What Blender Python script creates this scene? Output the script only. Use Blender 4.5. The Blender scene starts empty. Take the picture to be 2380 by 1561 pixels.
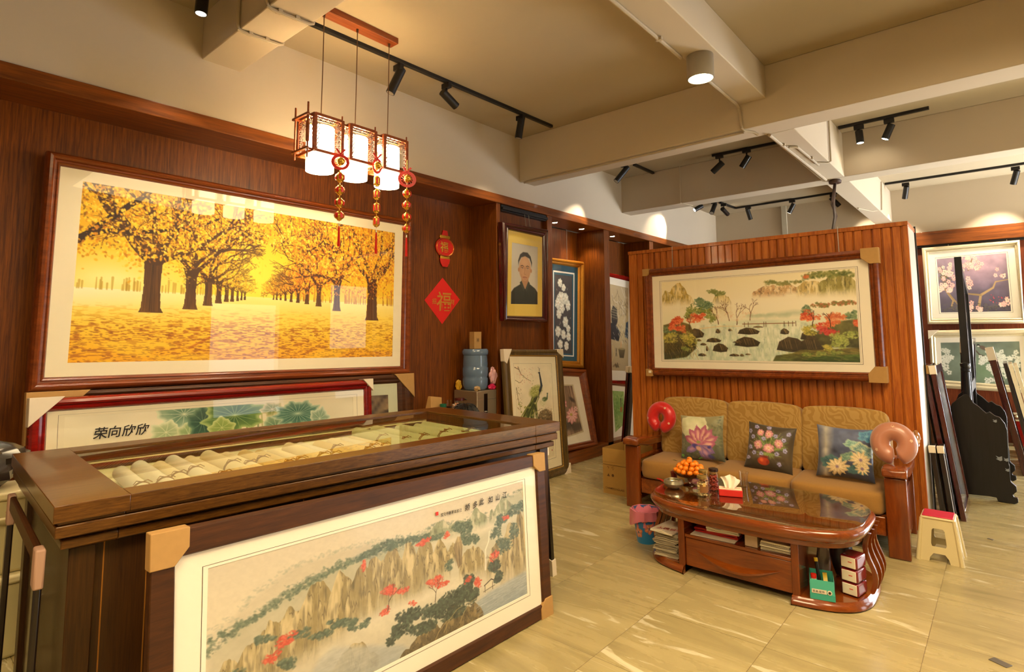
import bpy, bmesh, math, random
import numpy as np
from mathutils import Vector, Matrix

# ---------------------------------------------------------------- camera
SC = bpy.context.scene
YAW, PIT, ROL, FOC, CY, CX, EYE = 0.711062, 0.0942568, -0.00727981, 1323.93, 650.61, 1190., 1.55
_f = Vector((math.cos(YAW) * math.cos(PIT), math.sin(YAW) * math.cos(PIT), math.sin(PIT)))
_r = _f.cross(Vector((0, 0, 1))).normalized(); _u = _r.cross(_f)
_r2 = _r * math.cos(ROL) + _u * math.sin(ROL); _u2 = -_r * math.sin(ROL) + _u * math.cos(ROL)
cam = bpy.data.cameras.new('camera'); camo = bpy.data.objects.new('camera', cam)
SC.collection.objects.link(camo); SC.camera = camo
camo.matrix_world = Matrix(((_r2.x, _u2.x, -_f.x, 0), (_r2.y, _u2.y, -_f.y, 0), (_r2.z, _u2.z, -_f.z, EYE), (0, 0, 0, 1)))
cam.sensor_width = 36.; cam.lens = 36. * FOC / 2380.; cam.shift_y = -(780.5 - CY) / 2380.; cam.clip_end = 60; cam.clip_start = .05

# ---------------------------------------------------------------- view, world, large lights
SC.view_settings.view_transform = 'Standard'; SC.view_settings.look = 'None'
SC.view_settings.gamma = 1.; SC.view_settings.use_curve_mapping = False
SC.view_settings.exposure = 0.34
W_ = bpy.data.worlds.new('daylight'); SC.world = W_; W_.use_nodes = True
_b = W_.node_tree.nodes['Background']; _b.inputs[0].default_value = (.88, .94, 1., 1); _b.inputs[1].default_value = 3.5

def area_light(name, loc, aim, sx, sy, watt, col, spread=180):
    l = bpy.data.lights.new(name, 'AREA'); l.shape = 'RECTANGLE'; l.size = sx; l.size_y = sy; l.energy = watt; l.color = col; l.spread = math.radians(spread)
    o = bpy.data.objects.new(name, l); SC.collection.objects.link(o); o.location = loc
    o.rotation_euler = (Vector(aim) - Vector(loc)).to_track_quat('-Z', 'Y').to_euler(); return o
# sun through the right side; added area lights fill in daylight and warm light
area_light('added_daylight_fill', (10.1, -2.6, 1.1), (7.3, .4, 3.5), 1.6, 1.7, 330, (.90, .95, 1.))  # unseen area light added to brighten the right bay's ceiling
_s = bpy.data.lights.new('sun', 'SUN'); _s.energy = 80.; _s.angle = .01; _s.color = (.96, .97, 1.); _so = bpy.data.objects.new('sun', _s); SC.collection.objects.link(_so)
_so.location = (8, -9, 8); _so.rotation_euler = Vector((.08, .80, -.60)).to_track_quat('-Z', 'Y').to_euler()
area_light('added_warm_fill_behind', (-.6, .6, 3.66), (-.2, .8, 0.), 1.8, 1.8, 130, (1., .76, .42), 150)  # added overhead fill out of view, no fixture built
area_light('added_warm_fill_right', (2.7, -.3, 3.66), (2.9, .3, 0.), 2.0, 1.4, 125, (1., .78, .46), 150)  # second added warm fill under the ceiling, also without a fixture

# a pixel of the 2380 x 1561 photograph to a point on a true plane of the room
def ray(px, py):
    v = _r2 * ((px - CX) / FOC) - _u2 * ((py - CY) / FOC) + _f
    return v
def _hit(px, py, ax, val):
    d = ray(px, py); o = Vector((0, 0, EYE)); return o + d * ((val - o[ax]) / d[ax])
def at_x(px, py, x): return _hit(px, py, 0, x)
def at_y(px, py, y): return _hit(px, py, 1, y)
def at_z(px, py, z=0.): return _hit(px, py, 2, z)
def at_plane(px, py, p0, n):
    d = ray(px, py); o = Vector((0, 0, EYE)); return o + d * ((Vector(p0) - o).dot(n) / d.dot(n))

# ---------------------------------------------------------------- scene tree helpers
def link(o): SC.collection.objects.link(o); return o
def props(o, label=None, cat=None, group=None, kind=None):
    if label: o['label'] = label
    if cat: o['category'] = cat
    if group: o['group'] = group
    if kind: o['kind'] = kind
    return o
def thing(name, label, cat, loc=(0, 0, 0), rotz=0., group=None, kind=None, mat=None):
    o = link(bpy.data.objects.new(name, None)); o.empty_display_size = .05
    if mat is not None: o.matrix_world = mat; MW[o.name] = mat.copy()
    else:
        o.location = loc; o.rotation_euler = (0, 0, rotz); MW[o.name] = Matrix.Translation(loc) @ Matrix.Rotation(rotz, 4, 'Z')
    return props(o, label, cat, group, kind)
MW = {}

class MB:
    """collects faces for one mesh"""
    def __init__(s): s.v = []; s.f = []; s.M = None; s.sm = []
    def add(s, vs, fs, smooth=False):
        n = len(s.v); s.v += [(s.M @ Vector(v)) if s.M else Vector(v) for v in vs]
        s.f += [tuple(n + i for i in f) for f in fs]; s.sm += [smooth] * len(fs); return s
    def box(s, x0, x1, y0, y1, z0, z1):
        return s.add([(x0, y0, z0), (x1, y0, z0), (x1, y1, z0), (x0, y1, z0), (x0, y0, z1), (x1, y0, z1), (x1, y1, z1), (x0, y1, z1)],
                     [(0, 3, 2, 1), (4, 5, 6, 7), (0, 1, 5, 4), (1, 2, 6, 5), (2, 3, 7, 6), (3, 0, 4, 7)])
    def hexa(s, b, t):
        return s.add(list(b) + list(t), [(0, 3, 2, 1), (4, 5, 6, 7), (0, 1, 5, 4), (1, 2, 6, 5), (2, 3, 7, 6), (3, 0, 4, 7)])
    def prism(s, poly, d, o=(0, 0, 0), a=(1, 0, 0), b=(0, 0, 1), smooth=False):
        """polygon in plane (a, b) at o, extruded by vector d"""
        a = Vector(a); b = Vector(b); o = Vector(o); d = Vector(d); n = len(poly)
        lo = [o + a * x + b * y for x, y in poly]; hi = [p + d for p in lo]
        k = len(s.v); s.add(lo + hi, [tuple(range(n - 1, -1, -1)), tuple(range(n, 2 * n))])
        s.f += [(k + i, k + (i + 1) % n, k + n + (i + 1) % n, k + n + i) for i in range(n)]; s.sm += [smooth] * n
        return s
    def lathe(s, prof, seg=24, c=(0, 0, 0), sx=1., sy=1., smooth=True):
        c = Vector(c); n = len(prof); vs = []; fs = []
        for i in range(seg):
            a = 2 * math.pi * i / seg
            vs += [c + Vector((r * math.cos(a) * sx, r * math.sin(a) * sy, z)) for r, z in prof]
        for i in range(seg):
            j = (i + 1) % seg
            for k in range(n - 1): fs.append((i * n + k, j * n + k, j * n + k + 1, i * n + k + 1))
        if prof[0][0] > 1e-6: fs.append(tuple(i * n for i in range(seg - 1, -1, -1)))
        if prof[-1][0] > 1e-6: fs.append(tuple(i * n + n - 1 for i in range(seg)))
        return s.add(vs, fs, smooth)
    def ball(s, c, r, seg=16, sx=1., sy=1., sz=1.):
        n = max(6, seg // 2); return s.lathe([(max(1e-7, r * math.sin(math.pi * k / n)) if 0 < k < n else 1e-7, -r * sz * math.cos(math.pi * k / n)) for k in range(n + 1)], seg, c, sx, sy)
    def tube(s, pts, r, seg=8, rad=None, flat=1., cap=True, smooth=True, closed=False):
        pts = [Vector(p) for p in pts]; n = len(pts); vs = []; fs = []; up = None
        for i, p in enumerate(pts):
            if closed: t = (pts[(i + 1) % n] - pts[i - 1]).normalized()
            else: t = (pts[min(n - 1, i + 1)] - pts[max(0, i - 1)]).normalized()
            if up is None:
                up = Vector((0, 0, 1)) if abs(t.z) < .9 else Vector((1, 0, 0))
            a = t.cross(up).normalized(); b = a.cross(t).normalized(); up = b
            R = rad[i] if rad else r
            for k in range(seg):
                q = 2 * math.pi * k / seg; vs.append(p + a * math.cos(q) * R + b * math.sin(q) * R * flat)
        m = n if closed else n - 1
        for i in range(m):
            j = (i + 1) % n
            for k in range(seg): fs.append((i * seg + k, i * seg + (k + 1) % seg, j * seg + (k + 1) % seg, j * seg + k))
        s.add(vs, fs, smooth)
        if cap and not closed:
            k = len(s.v) - len(vs); s.f += [tuple(k + i for i in range(seg - 1, -1, -1)), tuple(k + (n - 1) * seg + i for i in range(seg))]; s.sm += [False, False]
        return s
    def build(s, name, m, parent=None, root=None, bevel=0., seg=2, sharp=35, local=False, sub=0, cols=None):
        """parent: object the mesh hangs under; root: thing whose frame the points are moved into"""
        me = bpy.data.meshes.new(name); r = root or parent
        vs = s.v
        if r is not None and not local:
            inv = MW[r.name].inverted(); vs = [inv @ v for v in vs]
        off = None
        if r is None and not local:
            lo = [min(v[i] for v in vs) for i in range(3)]; hi = [max(v[i] for v in vs) for i in range(3)]
            off = Vector(((lo[0] + hi[0]) / 2, (lo[1] + hi[1]) / 2, lo[2])); vs = [v - off for v in vs]
        me.from_pydata([tuple(v) for v in vs], [], s.f)
        me.polygons.foreach_set('use_smooth', [True] * len(s.f) if (any(s.sm) or bevel) else [False] * len(s.f))
        if any(s.sm) or bevel: me.set_sharp_from_angle(angle=math.radians(sharp))
        if cols is not None:
            at = me.color_attributes.new('paint', 'FLOAT_COLOR', 'POINT'); at.data.foreach_set('color', np.asarray(cols, np.float32).ravel())
        if m is not None: me.materials.append(m)
        me.validate()
        o = link(bpy.data.objects.new(name, me))
        if off is not None: o.location = off; MW[o.name] = Matrix.Translation(off)
        if r is not None: MW[o.name] = MW[r.name]
        if parent is not None:
            o.parent = parent
        if bevel:
            b = o.modifiers.new('bevel', 'BEVEL'); b.width = bevel; b.segments = seg; b.limit_method = 'ANGLE'; b.angle_limit = math.radians(40); b.harden_normals = False
        if sub: q = o.modifiers.new('sub', 'SUBSURF'); q.levels = sub; q.render_levels = sub
        return o

def kids(o): return [c for c in bpy.data.objects if c.parent == o]
def copy_tree(o, parent=None):
    c = o.copy(); link(c); c.parent = parent
    for ch in o.children: copy_tree(ch, c)
    return c
def struct(name, mb, m, **k):
    o = mb.build(name, m, **k); o['kind'] = 'structure'; return o
# ---------------------------------------------------------------- painter: artworks as coloured grids
def fbm(h, w, fx, fy, rng, oct=4, gain=.5):
    out = np.zeros((h, w)); amp = 1.; tot = 0
    for _ in range(oct):
        gx, gy = max(2, int(fx) + 1), max(2, int(fy) + 1)
        g = rng.random((gy + 1, gx + 1))
        y = np.linspace(0, gy - 1e-6, h); x = np.linspace(0, gx - 1e-6, w)
        yi = y.astype(int); xi = x.astype(int); ty = (y - yi); tx = (x - xi)
        ty = (ty * ty * (3 - 2 * ty))[:, None]; tx = (tx * tx * (3 - 2 * tx))[None]
        a = g[yi][:, xi]; b = g[yi][:, xi + 1]; c = g[yi + 1][:, xi]; d = g[yi + 1][:, xi + 1]
        out += amp * ((a * (1 - tx) + b * tx) * (1 - ty) + (c * (1 - tx) + d * tx) * ty)
        tot += amp; amp *= gain; fx *= 2; fy *= 2
    return out / tot

def hexc(s):
    return np.array([int(s[i:i + 2], 16) / 255. for i in (0, 2, 4)])

class Paint:
    def __init__(self, w, h, col, seed=1):
        self.w, self.h = w, h
        self.a = np.ones((h, w, 3)) * (hexc(col) if isinstance(col, str) else col)
        self.r = np.random.default_rng(seed)
    def C(self, c): return hexc(c) if isinstance(c, str) else np.asarray(c, float)
    def vgrad(self, stops, y0=0., y1=1.):
        n0, n1 = int(y0 * self.h), int(y1 * self.h)
        t = np.linspace(0, 1, max(1, n1 - n0)); ks = [s[0] for s in stops]
        cs = np.array([self.C(s[1]) for s in stops])
        g = np.stack([np.interp(t, ks, cs[:, k]) for k in range(3)], 1)
        self.a[n0:n1] = g[:, None]
    def mix(self, mask, col):
        self.a += mask[..., None] * (self.C(col) - self.a)
    def box(self, x0, y0, x1, y1):
        X0, Y0 = max(0, int(x0)), max(0, int(y0)); X1, Y1 = min(self.w, int(x1) + 2), min(self.h, int(y1) + 2)
        return X0, Y0, X1, Y1
    def blob(self, cx, cy, rx, ry, col, al=1., soft=.25, rot=0.):
        W, H = self.w, self.h; cx *= W; cy *= H; rx *= W; ry *= W
        R = max(rx, ry) * 1.15 + 1
        X0, Y0, X1, Y1 = self.box(cx - R, cy - R, cx + R, cy + R)
        if X1 <= X0 or Y1 <= Y0: return
        yy, xx = np.mgrid[Y0:Y1, X0:X1]; dx = xx - cx; dy = yy - cy
        c, s = math.cos(rot), math.sin(rot)
        u = (dx * c + dy * s) / max(rx, .3); v = (-dx * s + dy * c) / max(ry, .3)
        d = np.sqrt(u * u + v * v)
        m = np.clip((1 - d) / max(soft, 1e-3), 0, 1) * al
        sub = self.a[Y0:Y1, X0:X1]; sub += m[..., None] * (self.C(col) - sub)
    def poly(self, pts, col, al=1., soft=1., grad=None, tex=0., texf=(8, 8)):
        W, H = self.w, self.h
        P = np.array([(x * W, y * H) for x, y in pts])
        X0, Y0, X1, Y1 = self.box(P[:, 0].min() - 2, P[:, 1].min() - 2, P[:, 0].max() + 2, P[:, 1].max() + 2)
        if X1 <= X0 or Y1 <= Y0: return
        yy, xx = np.mgrid[Y0:Y1, X0:X1].astype(float)
        ins = np.zeros(xx.shape, bool); dist = np.full(xx.shape, 1e9)
        n = len(P)
        for i in range(n):
            x1, y1 = P[i]; x2, y2 = P[(i + 1) % n]
            cond = ((y1 > yy) != (y2 > yy)) & (xx < (x2 - x1) * (yy - y1) / ((y2 - y1) or 1e-9) + x1)
            ins ^= cond
            if soft > 1:
                L = (x2 - x1) ** 2 + (y2 - y1) ** 2 or 1e-9
                t = np.clip(((xx - x1) * (x2 - x1) + (yy - y1) * (y2 - y1)) / L, 0, 1)
                dist = np.minimum(dist, np.hypot(xx - x1 - t * (x2 - x1), yy - y1 - t * (y2 - y1)))
        m = ins.astype(float) * al
        if soft > 1: m = np.where(ins, np.clip(dist / soft, 0, 1), 0) * al
        c = np.ones(xx.shape + (3,)) * self.C(col)
        if grad is not None:
            t = ((yy - Y0) / max(1, Y1 - Y0))[..., None]; c = c * (1 - t) + self.C(grad) * t
        if tex: c = c * (1 + tex * (fbm(xx.shape[0], xx.shape[1], texf[0], texf[1], self.r)[..., None] * 2 - 1))
        sub = self.a[Y0:Y1, X0:X1]; sub += m[..., None] * (c - sub)
    def line(self, pts, w0, w1, col, al=1.):
        """tapering brush stroke; widths in pixels"""
        W, H = self.w, self.h
        P = [(x * W, y * H) for x, y in pts]; n = len(P) - 1; c = self.C(col)
        for i in range(n):
            x1, y1 = P[i]; x2, y2 = P[i + 1]
            a = w0 + (w1 - w0) * i / n; b = w0 + (w1 - w0) * (i + 1) / n; r = max(a, b) / 2 + 1
            X0, Y0, X1, Y1 = self.box(min(x1, x2) - r, min(y1, y2) - r, max(x1, x2) + r, max(y1, y2) + r)
            if X1 <= X0 or Y1 <= Y0: continue
            yy, xx = np.mgrid[Y0:Y1, X0:X1].astype(float)
            L = (x2 - x1) ** 2 + (y2 - y1) ** 2 or 1e-9
            t = np.clip(((xx - x1) * (x2 - x1) + (yy - y1) * (y2 - y1)) / L, 0, 1)
            d = np.hypot(xx - x1 - t * (x2 - x1), yy - y1 - t * (y2 - y1))
            m = np.clip((a + (b - a) * t) / 2 - d + .5, 0, 1) * al
            sub = self.a[Y0:Y1, X0:X1]; sub += m[..., None] * (c - sub)
    def scatter(self, n, x0, x1, y0, y1, r0, r1, cols, al=.8, asp=1., rot=3.14, inside=None):
        R = self.r
        for _ in range(n):
            x = R.uniform(x0, x1); y = R.uniform(y0, y1)
            if inside is not None and not inside(x, y): continue
            r = R.uniform(r0, r1); self.blob(x, y, r, r * asp, cols[R.integers(len(cols))], al, .5, R.uniform(-rot, rot))
    def clump(self, cx, cy, rx, ry, n, s, cols, al=.85, asp=.7):
        """foliage: ragged lobes, darker tones low in the list first, lighter dabs last"""
        R = self.r; nl = max(2, int(3 + 60 * rx)); lob = [(cx + R.uniform(-.75, .75) * rx, cy + R.uniform(-.7, .55) * ry, R.uniform(.28, .6)) for _ in range(nl)] + [(cx, cy, .6)]
        for i in range(n):
            lx, ly, lr = lob[R.integers(len(lob))]; t = R.uniform(0, 6.283); q = R.uniform(0, 1) ** .6
            dx, dy = math.cos(t) * q * rx * lr, math.sin(t) * q * ry * lr
            k = int(np.clip((R.random() * .6 + .4 * i / n) * len(cols), 0, len(cols) - 1))
            self.blob(lx + dx, ly + dy, s * R.uniform(.45, 1.25), s * asp * R.uniform(.5, 1.2), cols[k], al * R.uniform(.6, 1), .6, R.uniform(-1, 1))
    def tree(self, x, y, ang, L, wd, col, depth, spread=.55, pts=None):
        """branching limb in canvas units of width"""
        R = self.r
        if depth == 0 or L < .004: return
        P = [(x, y)]; a = ang; n = 4; asp = self.w / self.h
        for i in range(n):
            a += R.uniform(-.22, .22); x += math.cos(a) * L / n; y += math.sin(a) * L / n * asp; P.append((x, y))
        self.line(P, wd, wd * .65, col, .95)
        if pts is not None: pts.append((x, y))
        for k in range(2 if R.random() < .75 else 3):
            self.tree(x, y, a + R.uniform(-spread, spread) , L * R.uniform(.62, .85), wd * .62, col, depth - 1, spread, pts)
    def petals(self, cx, cy, r, n, c1, c2, rot=0., asp=.42, inner=.15, squash=1.):
        H = self.w / self.h
        for k in range(n):
            a = rot + 6.283 * k / n; L = r * self.r.uniform(.85, 1.1); wd = r * asp
            dx, dy = math.cos(a), math.sin(a) * squash
            px, py = -math.sin(a) * wd, math.cos(a) * wd * squash
            f = lambda t, s: (cx + dx * L * t + px * s, cy + (dy * L * t + py * s) * H)
            self.poly([f(inner, 0), f(.45, .75), f(.75, .7), f(1, 0), f(.75, -.7), f(.45, -.75)], c1, .96)
            self.poly([f(inner, 0), f(.4, .35), f(.7, .2), f(.85, 0), f(.7, -.2), f(.4, -.35)], c2, .75)

def art_ginkgo():
    W, H = 760, 330; p = Paint(W, H, 'f6c83c', 7); R = p.r
    hz = .585
    p.vgrad([(0, 'e9b52c'), (.5, 'f5cf4a'), (.62, 'fbe58a')], 0, 1)
    # distance and ground
    yy, xx = np.mgrid[0:H, 0:W]; u = xx / W; v = yy / H
    g = v > hz
    n1 = fbm(H, W, 40, 60, R, 3); n2 = fbm(H, W, 6, 10, R, 3)
    t = np.clip((v - hz) / (1 - hz), 0, 1)
    gc = hexc('fff0b4')[None, None] * (1 - t[..., None]) + hexc('f2b81a')[None, None] * t[..., None]
    left = np.clip(1 - u / .42, 0, 1) * np.clip(1 - t * 2.2, 0, 1)
    gc = gc + left[..., None] * (hexc('fff8e0') - gc)
    p.a[g] = gc[g]
    st = fbm(H, W, 70, 160, R, 2)
    m = g * np.clip((st - .52) * 7, 0, 1) * np.clip((t - .18) * 2.2, 0, .8)
    p.mix(m, 'b9780f'); st = fbm(H, W, 90, 200, R, 2)
    p.mix(g * np.clip((st - .6) * 8, 0, 1) * np.clip((t - .3) * 2, 0, .6), '8a5208')
    p.mix(g * np.clip((n2 - .5) * 4, 0, .35) * (t > .25), 'ffe27a')
    # glowing end of the avenue
    p.mix(np.clip(1 - np.hypot((u - .465) / .28, (v - .52) / .42), 0, 1) ** .8 * (~g), 'ffe96a')
    p.mix(np.clip(1 - np.hypot((u - .08) / .26, (v - .53) / .2), 0, 1) ** .7 * (~g), 'fff2c0')
    # far trunks at the horizon
    for k in range(60):
        x = R.uniform(0, .38); p.line([(x, hz - R.uniform(.02, .07)), (x, hz + .005)], R.uniform(1.5, 5), 3, 'a98a3c', .45)
    for k in range(70):
        x = R.uniform(.6, 1.); p.line([(x, hz - .12 * R.random()), (x, hz + .01)], R.uniform(1, 3), 2, '9c4f12', .5)
    leafL = ['f7d04a', 'f2be2e', 'ffe27c', 'e3a41e', 'fbd95a', 'c98a14', 'ffe890']
    leafR = ['f5b92e', 'f0a422', 'ffd25a', 'd98a1a', 'e89a24', 'b9660f', 'ffc84a']
    dark = '3a2312'
    trees = [  # base x, base y, trunk width px, fork y, canopy radius, side
        (.174, .715, 36, .40, .26, 0), (.274, .685, 24, .46, .18, 0), (.322, .66, 17, .49, .13, 0), (.352, .64, 12, .51, .10, 0), (.375, .63, 9, .525, .08, 0), (.392, .625, 7, .54, .06, 0), (.408, .62, 5, .55, .05, 0), (.42, .615, 4, .555, .04, 0), (.43, .612, 4, .56, .04, 0),
        (.90, .718, 36, .40, .24, 1), (.752, .655, 20, .45, .17, 1), (.682, .63, 14, .48, .13, 1), (.638, .618, 10, .51, .1, 1), (.606, .61, 8, .53, .08, 1), (.582, .607, 6, .54, .07, 1), (.562, .603, 5, .55, .06, 1), (.546, .6, 4, .555, .05, 1), (.533, .6, 4, .56, .04, 1), (.522, .6, 3, .56, .04, 1)]
    for (x, by, tw, fy, cr, sd) in sorted(trees, key=lambda q: q[2]):
        lf = leafR if sd else leafL
        p.clump(x, fy - cr * .9, cr, cr * 1.5, int(90 + cr * 2200), .004 + .01 * cr, lf, .75, .6)
        col = '52301a' if sd else '4a3220'
        W2 = tw / W
        p.poly([(x - W2 * .62, by), (x - W2 * .5, by - .03), (x - W2 * .42, (by + fy) / 2), (x - W2 * .46, fy + .03), (x - W2 * .75, fy - .03), (x, fy - .01), (x + W2 * .75, fy - .03), (x + W2 * .48, fy + .03), (x + W2 * .44, (by + fy) / 2), (x + W2 * .52, by - .03), (x + W2 * .68, by)], col, 1, 1, '6a4c30', .25, (12, 3))
        for k in range(int(tw / 2.5)):
            q = R.uniform(-.38, .38) * W2
            p.line([(x + q * 1.3, by - .01), (x + q, (by + fy) / 2), (x + q * .8, fy)], 1, 1, '7d5a34' if k % 2 else '22140a', .5)
        for a in (-2.5, -2.1, -1.6, -1.05, -.65):
            p.tree(x + R.uniform(-.3, .3) * W2, fy + .01, a + R.uniform(-.12, .12), cr * .42, tw * .42, col, 6 if tw > 15 else 4, .5)
        p.clump(x, fy - cr * 1.1, cr * 1.0, cr * 1.5, int(60 + cr * 2600), .0035 + .005 * cr, lf, .72, .6)
        p.clump(x, fy - cr * .6, cr * .9, cr * 1.1, int(cr * 500), .003 + .004 * cr, ['4a300f', '6a4512', '8a5c14'], .5, .6)
    # the near limb that crosses the left top corner
    p.line([(-.02, .36), (.02, .29), (.05, .22), (.09, .13), (.13, .05), (.16, -.02)], 15, 9, '2c1a0c')
    p.line([(-.01, .32), (.06, .26), (.15, .24), (.24, .2), (.3, .15), (.34, .1)], 10, 4, '33200e')
    for k in range(26):
        a = R.uniform(-2.9, -.2); x = R.uniform(0, .95); y = R.uniform(.02, .34)
        p.tree(x, y, a, R.uniform(.03, .07), R.uniform(1.5, 3.5), dark, 4, .7)
    def near(x, y): return y < .42 - .2 * math.exp(-((x - .465) / .16) ** 2)
    p.scatter(3300, 0, 1, 0, .45, .003, .0075, leafL, .85, .6, 3, near)
    p.scatter(900, 0, .62, 0, .36, .002, .006, ['7a5010', '5c3c10', '96680f'], .5, .6, 3, near)
    p.scatter(1700, .58, 1, 0, .55, .002, .006, leafR, .8, .6, 3)
    p.mix(np.clip(1 - np.hypot((u - .467) / .13, (v - .45) / .25), 0, 1) * .55 * (~g), 'fff08a')
    p.line([(.28, .92), (.33, .86), (.38, .82)], 5, 2, 'c07018', .6)
    return np.clip(p.a, 0, 1) ** np.array([1.05, 1.16, 1.6])

def ridge(p, y0, amp, f, col, grad, al=1., x0=0., x1=1., seed=0, base=1.1, soft=1., tex=.12, shape=None):
    r = np.random.default_rng(seed); n = 60; xs = np.linspace(x0, x1, n)
    k = fbm(1, n, f, 1, r, 4)[0]
    pts = [(x, y0 - amp * kk * (shape((x - x0) / (x1 - x0)) if shape else 1)) for x, kk in zip(xs, k)]
    p.poly(pts + [(x1, base), (x0, base)], col, al, soft, grad, tex, (10, 6)); return pts

def crag(p, cx, top, wd, bot, c1, c2, dk, n=12):
    """rock face: a broken outline filled with upright ribs that fade into mist below"""
    R = p.r; W, H = p.w, p.h
    X0, X1 = max(0, int((cx - wd) * W)), min(W, int((cx + wd) * W) + 1); Y0, Y1 = max(0, int((top - .02) * H)), min(H, int(bot * H))
    if X1 - X0 < 3 or Y1 - Y0 < 3: return
    h, w = Y1 - Y0, X1 - X0; yy, xx = np.mgrid[0:h, 0:w]; u = (xx + X0) / W; v = (yy + Y0) / H
    prof = fbm(1, w, max(3, wd * 60), 1, R, 3)[0]; q = (u - cx) / wd
    edge = top + (bot - top) * (.55 * np.abs(q) ** 1.6 + .35 * (prof[None] - .45))
    m = np.clip((v - edge) * H / 1.5, 0, 1) * np.clip((1 - np.abs(q)) * 6, 0, 1)
    warp = fbm(h, w, 3, 4, R, 2) * .5
    rib = fbm(h, w, max(4, wd * 150), 2.2, R, 3); rib2 = fbm(h, w, max(6, wd * 260), 5, R, 2)
    line = np.clip(1 - np.abs(rib - .5) / .035, 0, 1); sh = np.clip((rib - .35) * 2.6, 0, 1)
    t = np.clip((v - edge) / max(1e-3, bot - top), 0, 1)
    A = hexc(c1)[None, None] * (1 - sh[..., None]) * .92 + hexc(c2)[None, None] * sh[..., None]
    A = A * (1 - .5 * (np.clip(rib2 - .55, 0, 1) * 2)[..., None]); A = A + (line * .6)[..., None] * (hexc(dk) - A)
    fade = np.clip((1 - (v - top) / (bot - top)) * 2.4, 0, 1) ** 1.3; mm = (m * fade)[..., None]
    sub_ = p.a[Y0:Y1, X0:X1]; sub_ += mm * (A - sub_)

def fogband(p, y, hgt, col, al, x0=0, x1=1):
    yy = (np.arange(p.h) / p.h)[:, None]; xx = (np.arange(p.w) / p.w)[None]
    n = fbm(p.h, p.w, 5, 4, p.r, 3)
    m = np.clip(1 - np.abs(yy - y + (n - .5) * hgt) / hgt, 0, 1) * al * np.clip(np.minimum(xx - x0, x1 - xx) * 12, 0, 1)
    p.mix(m, col)

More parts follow.
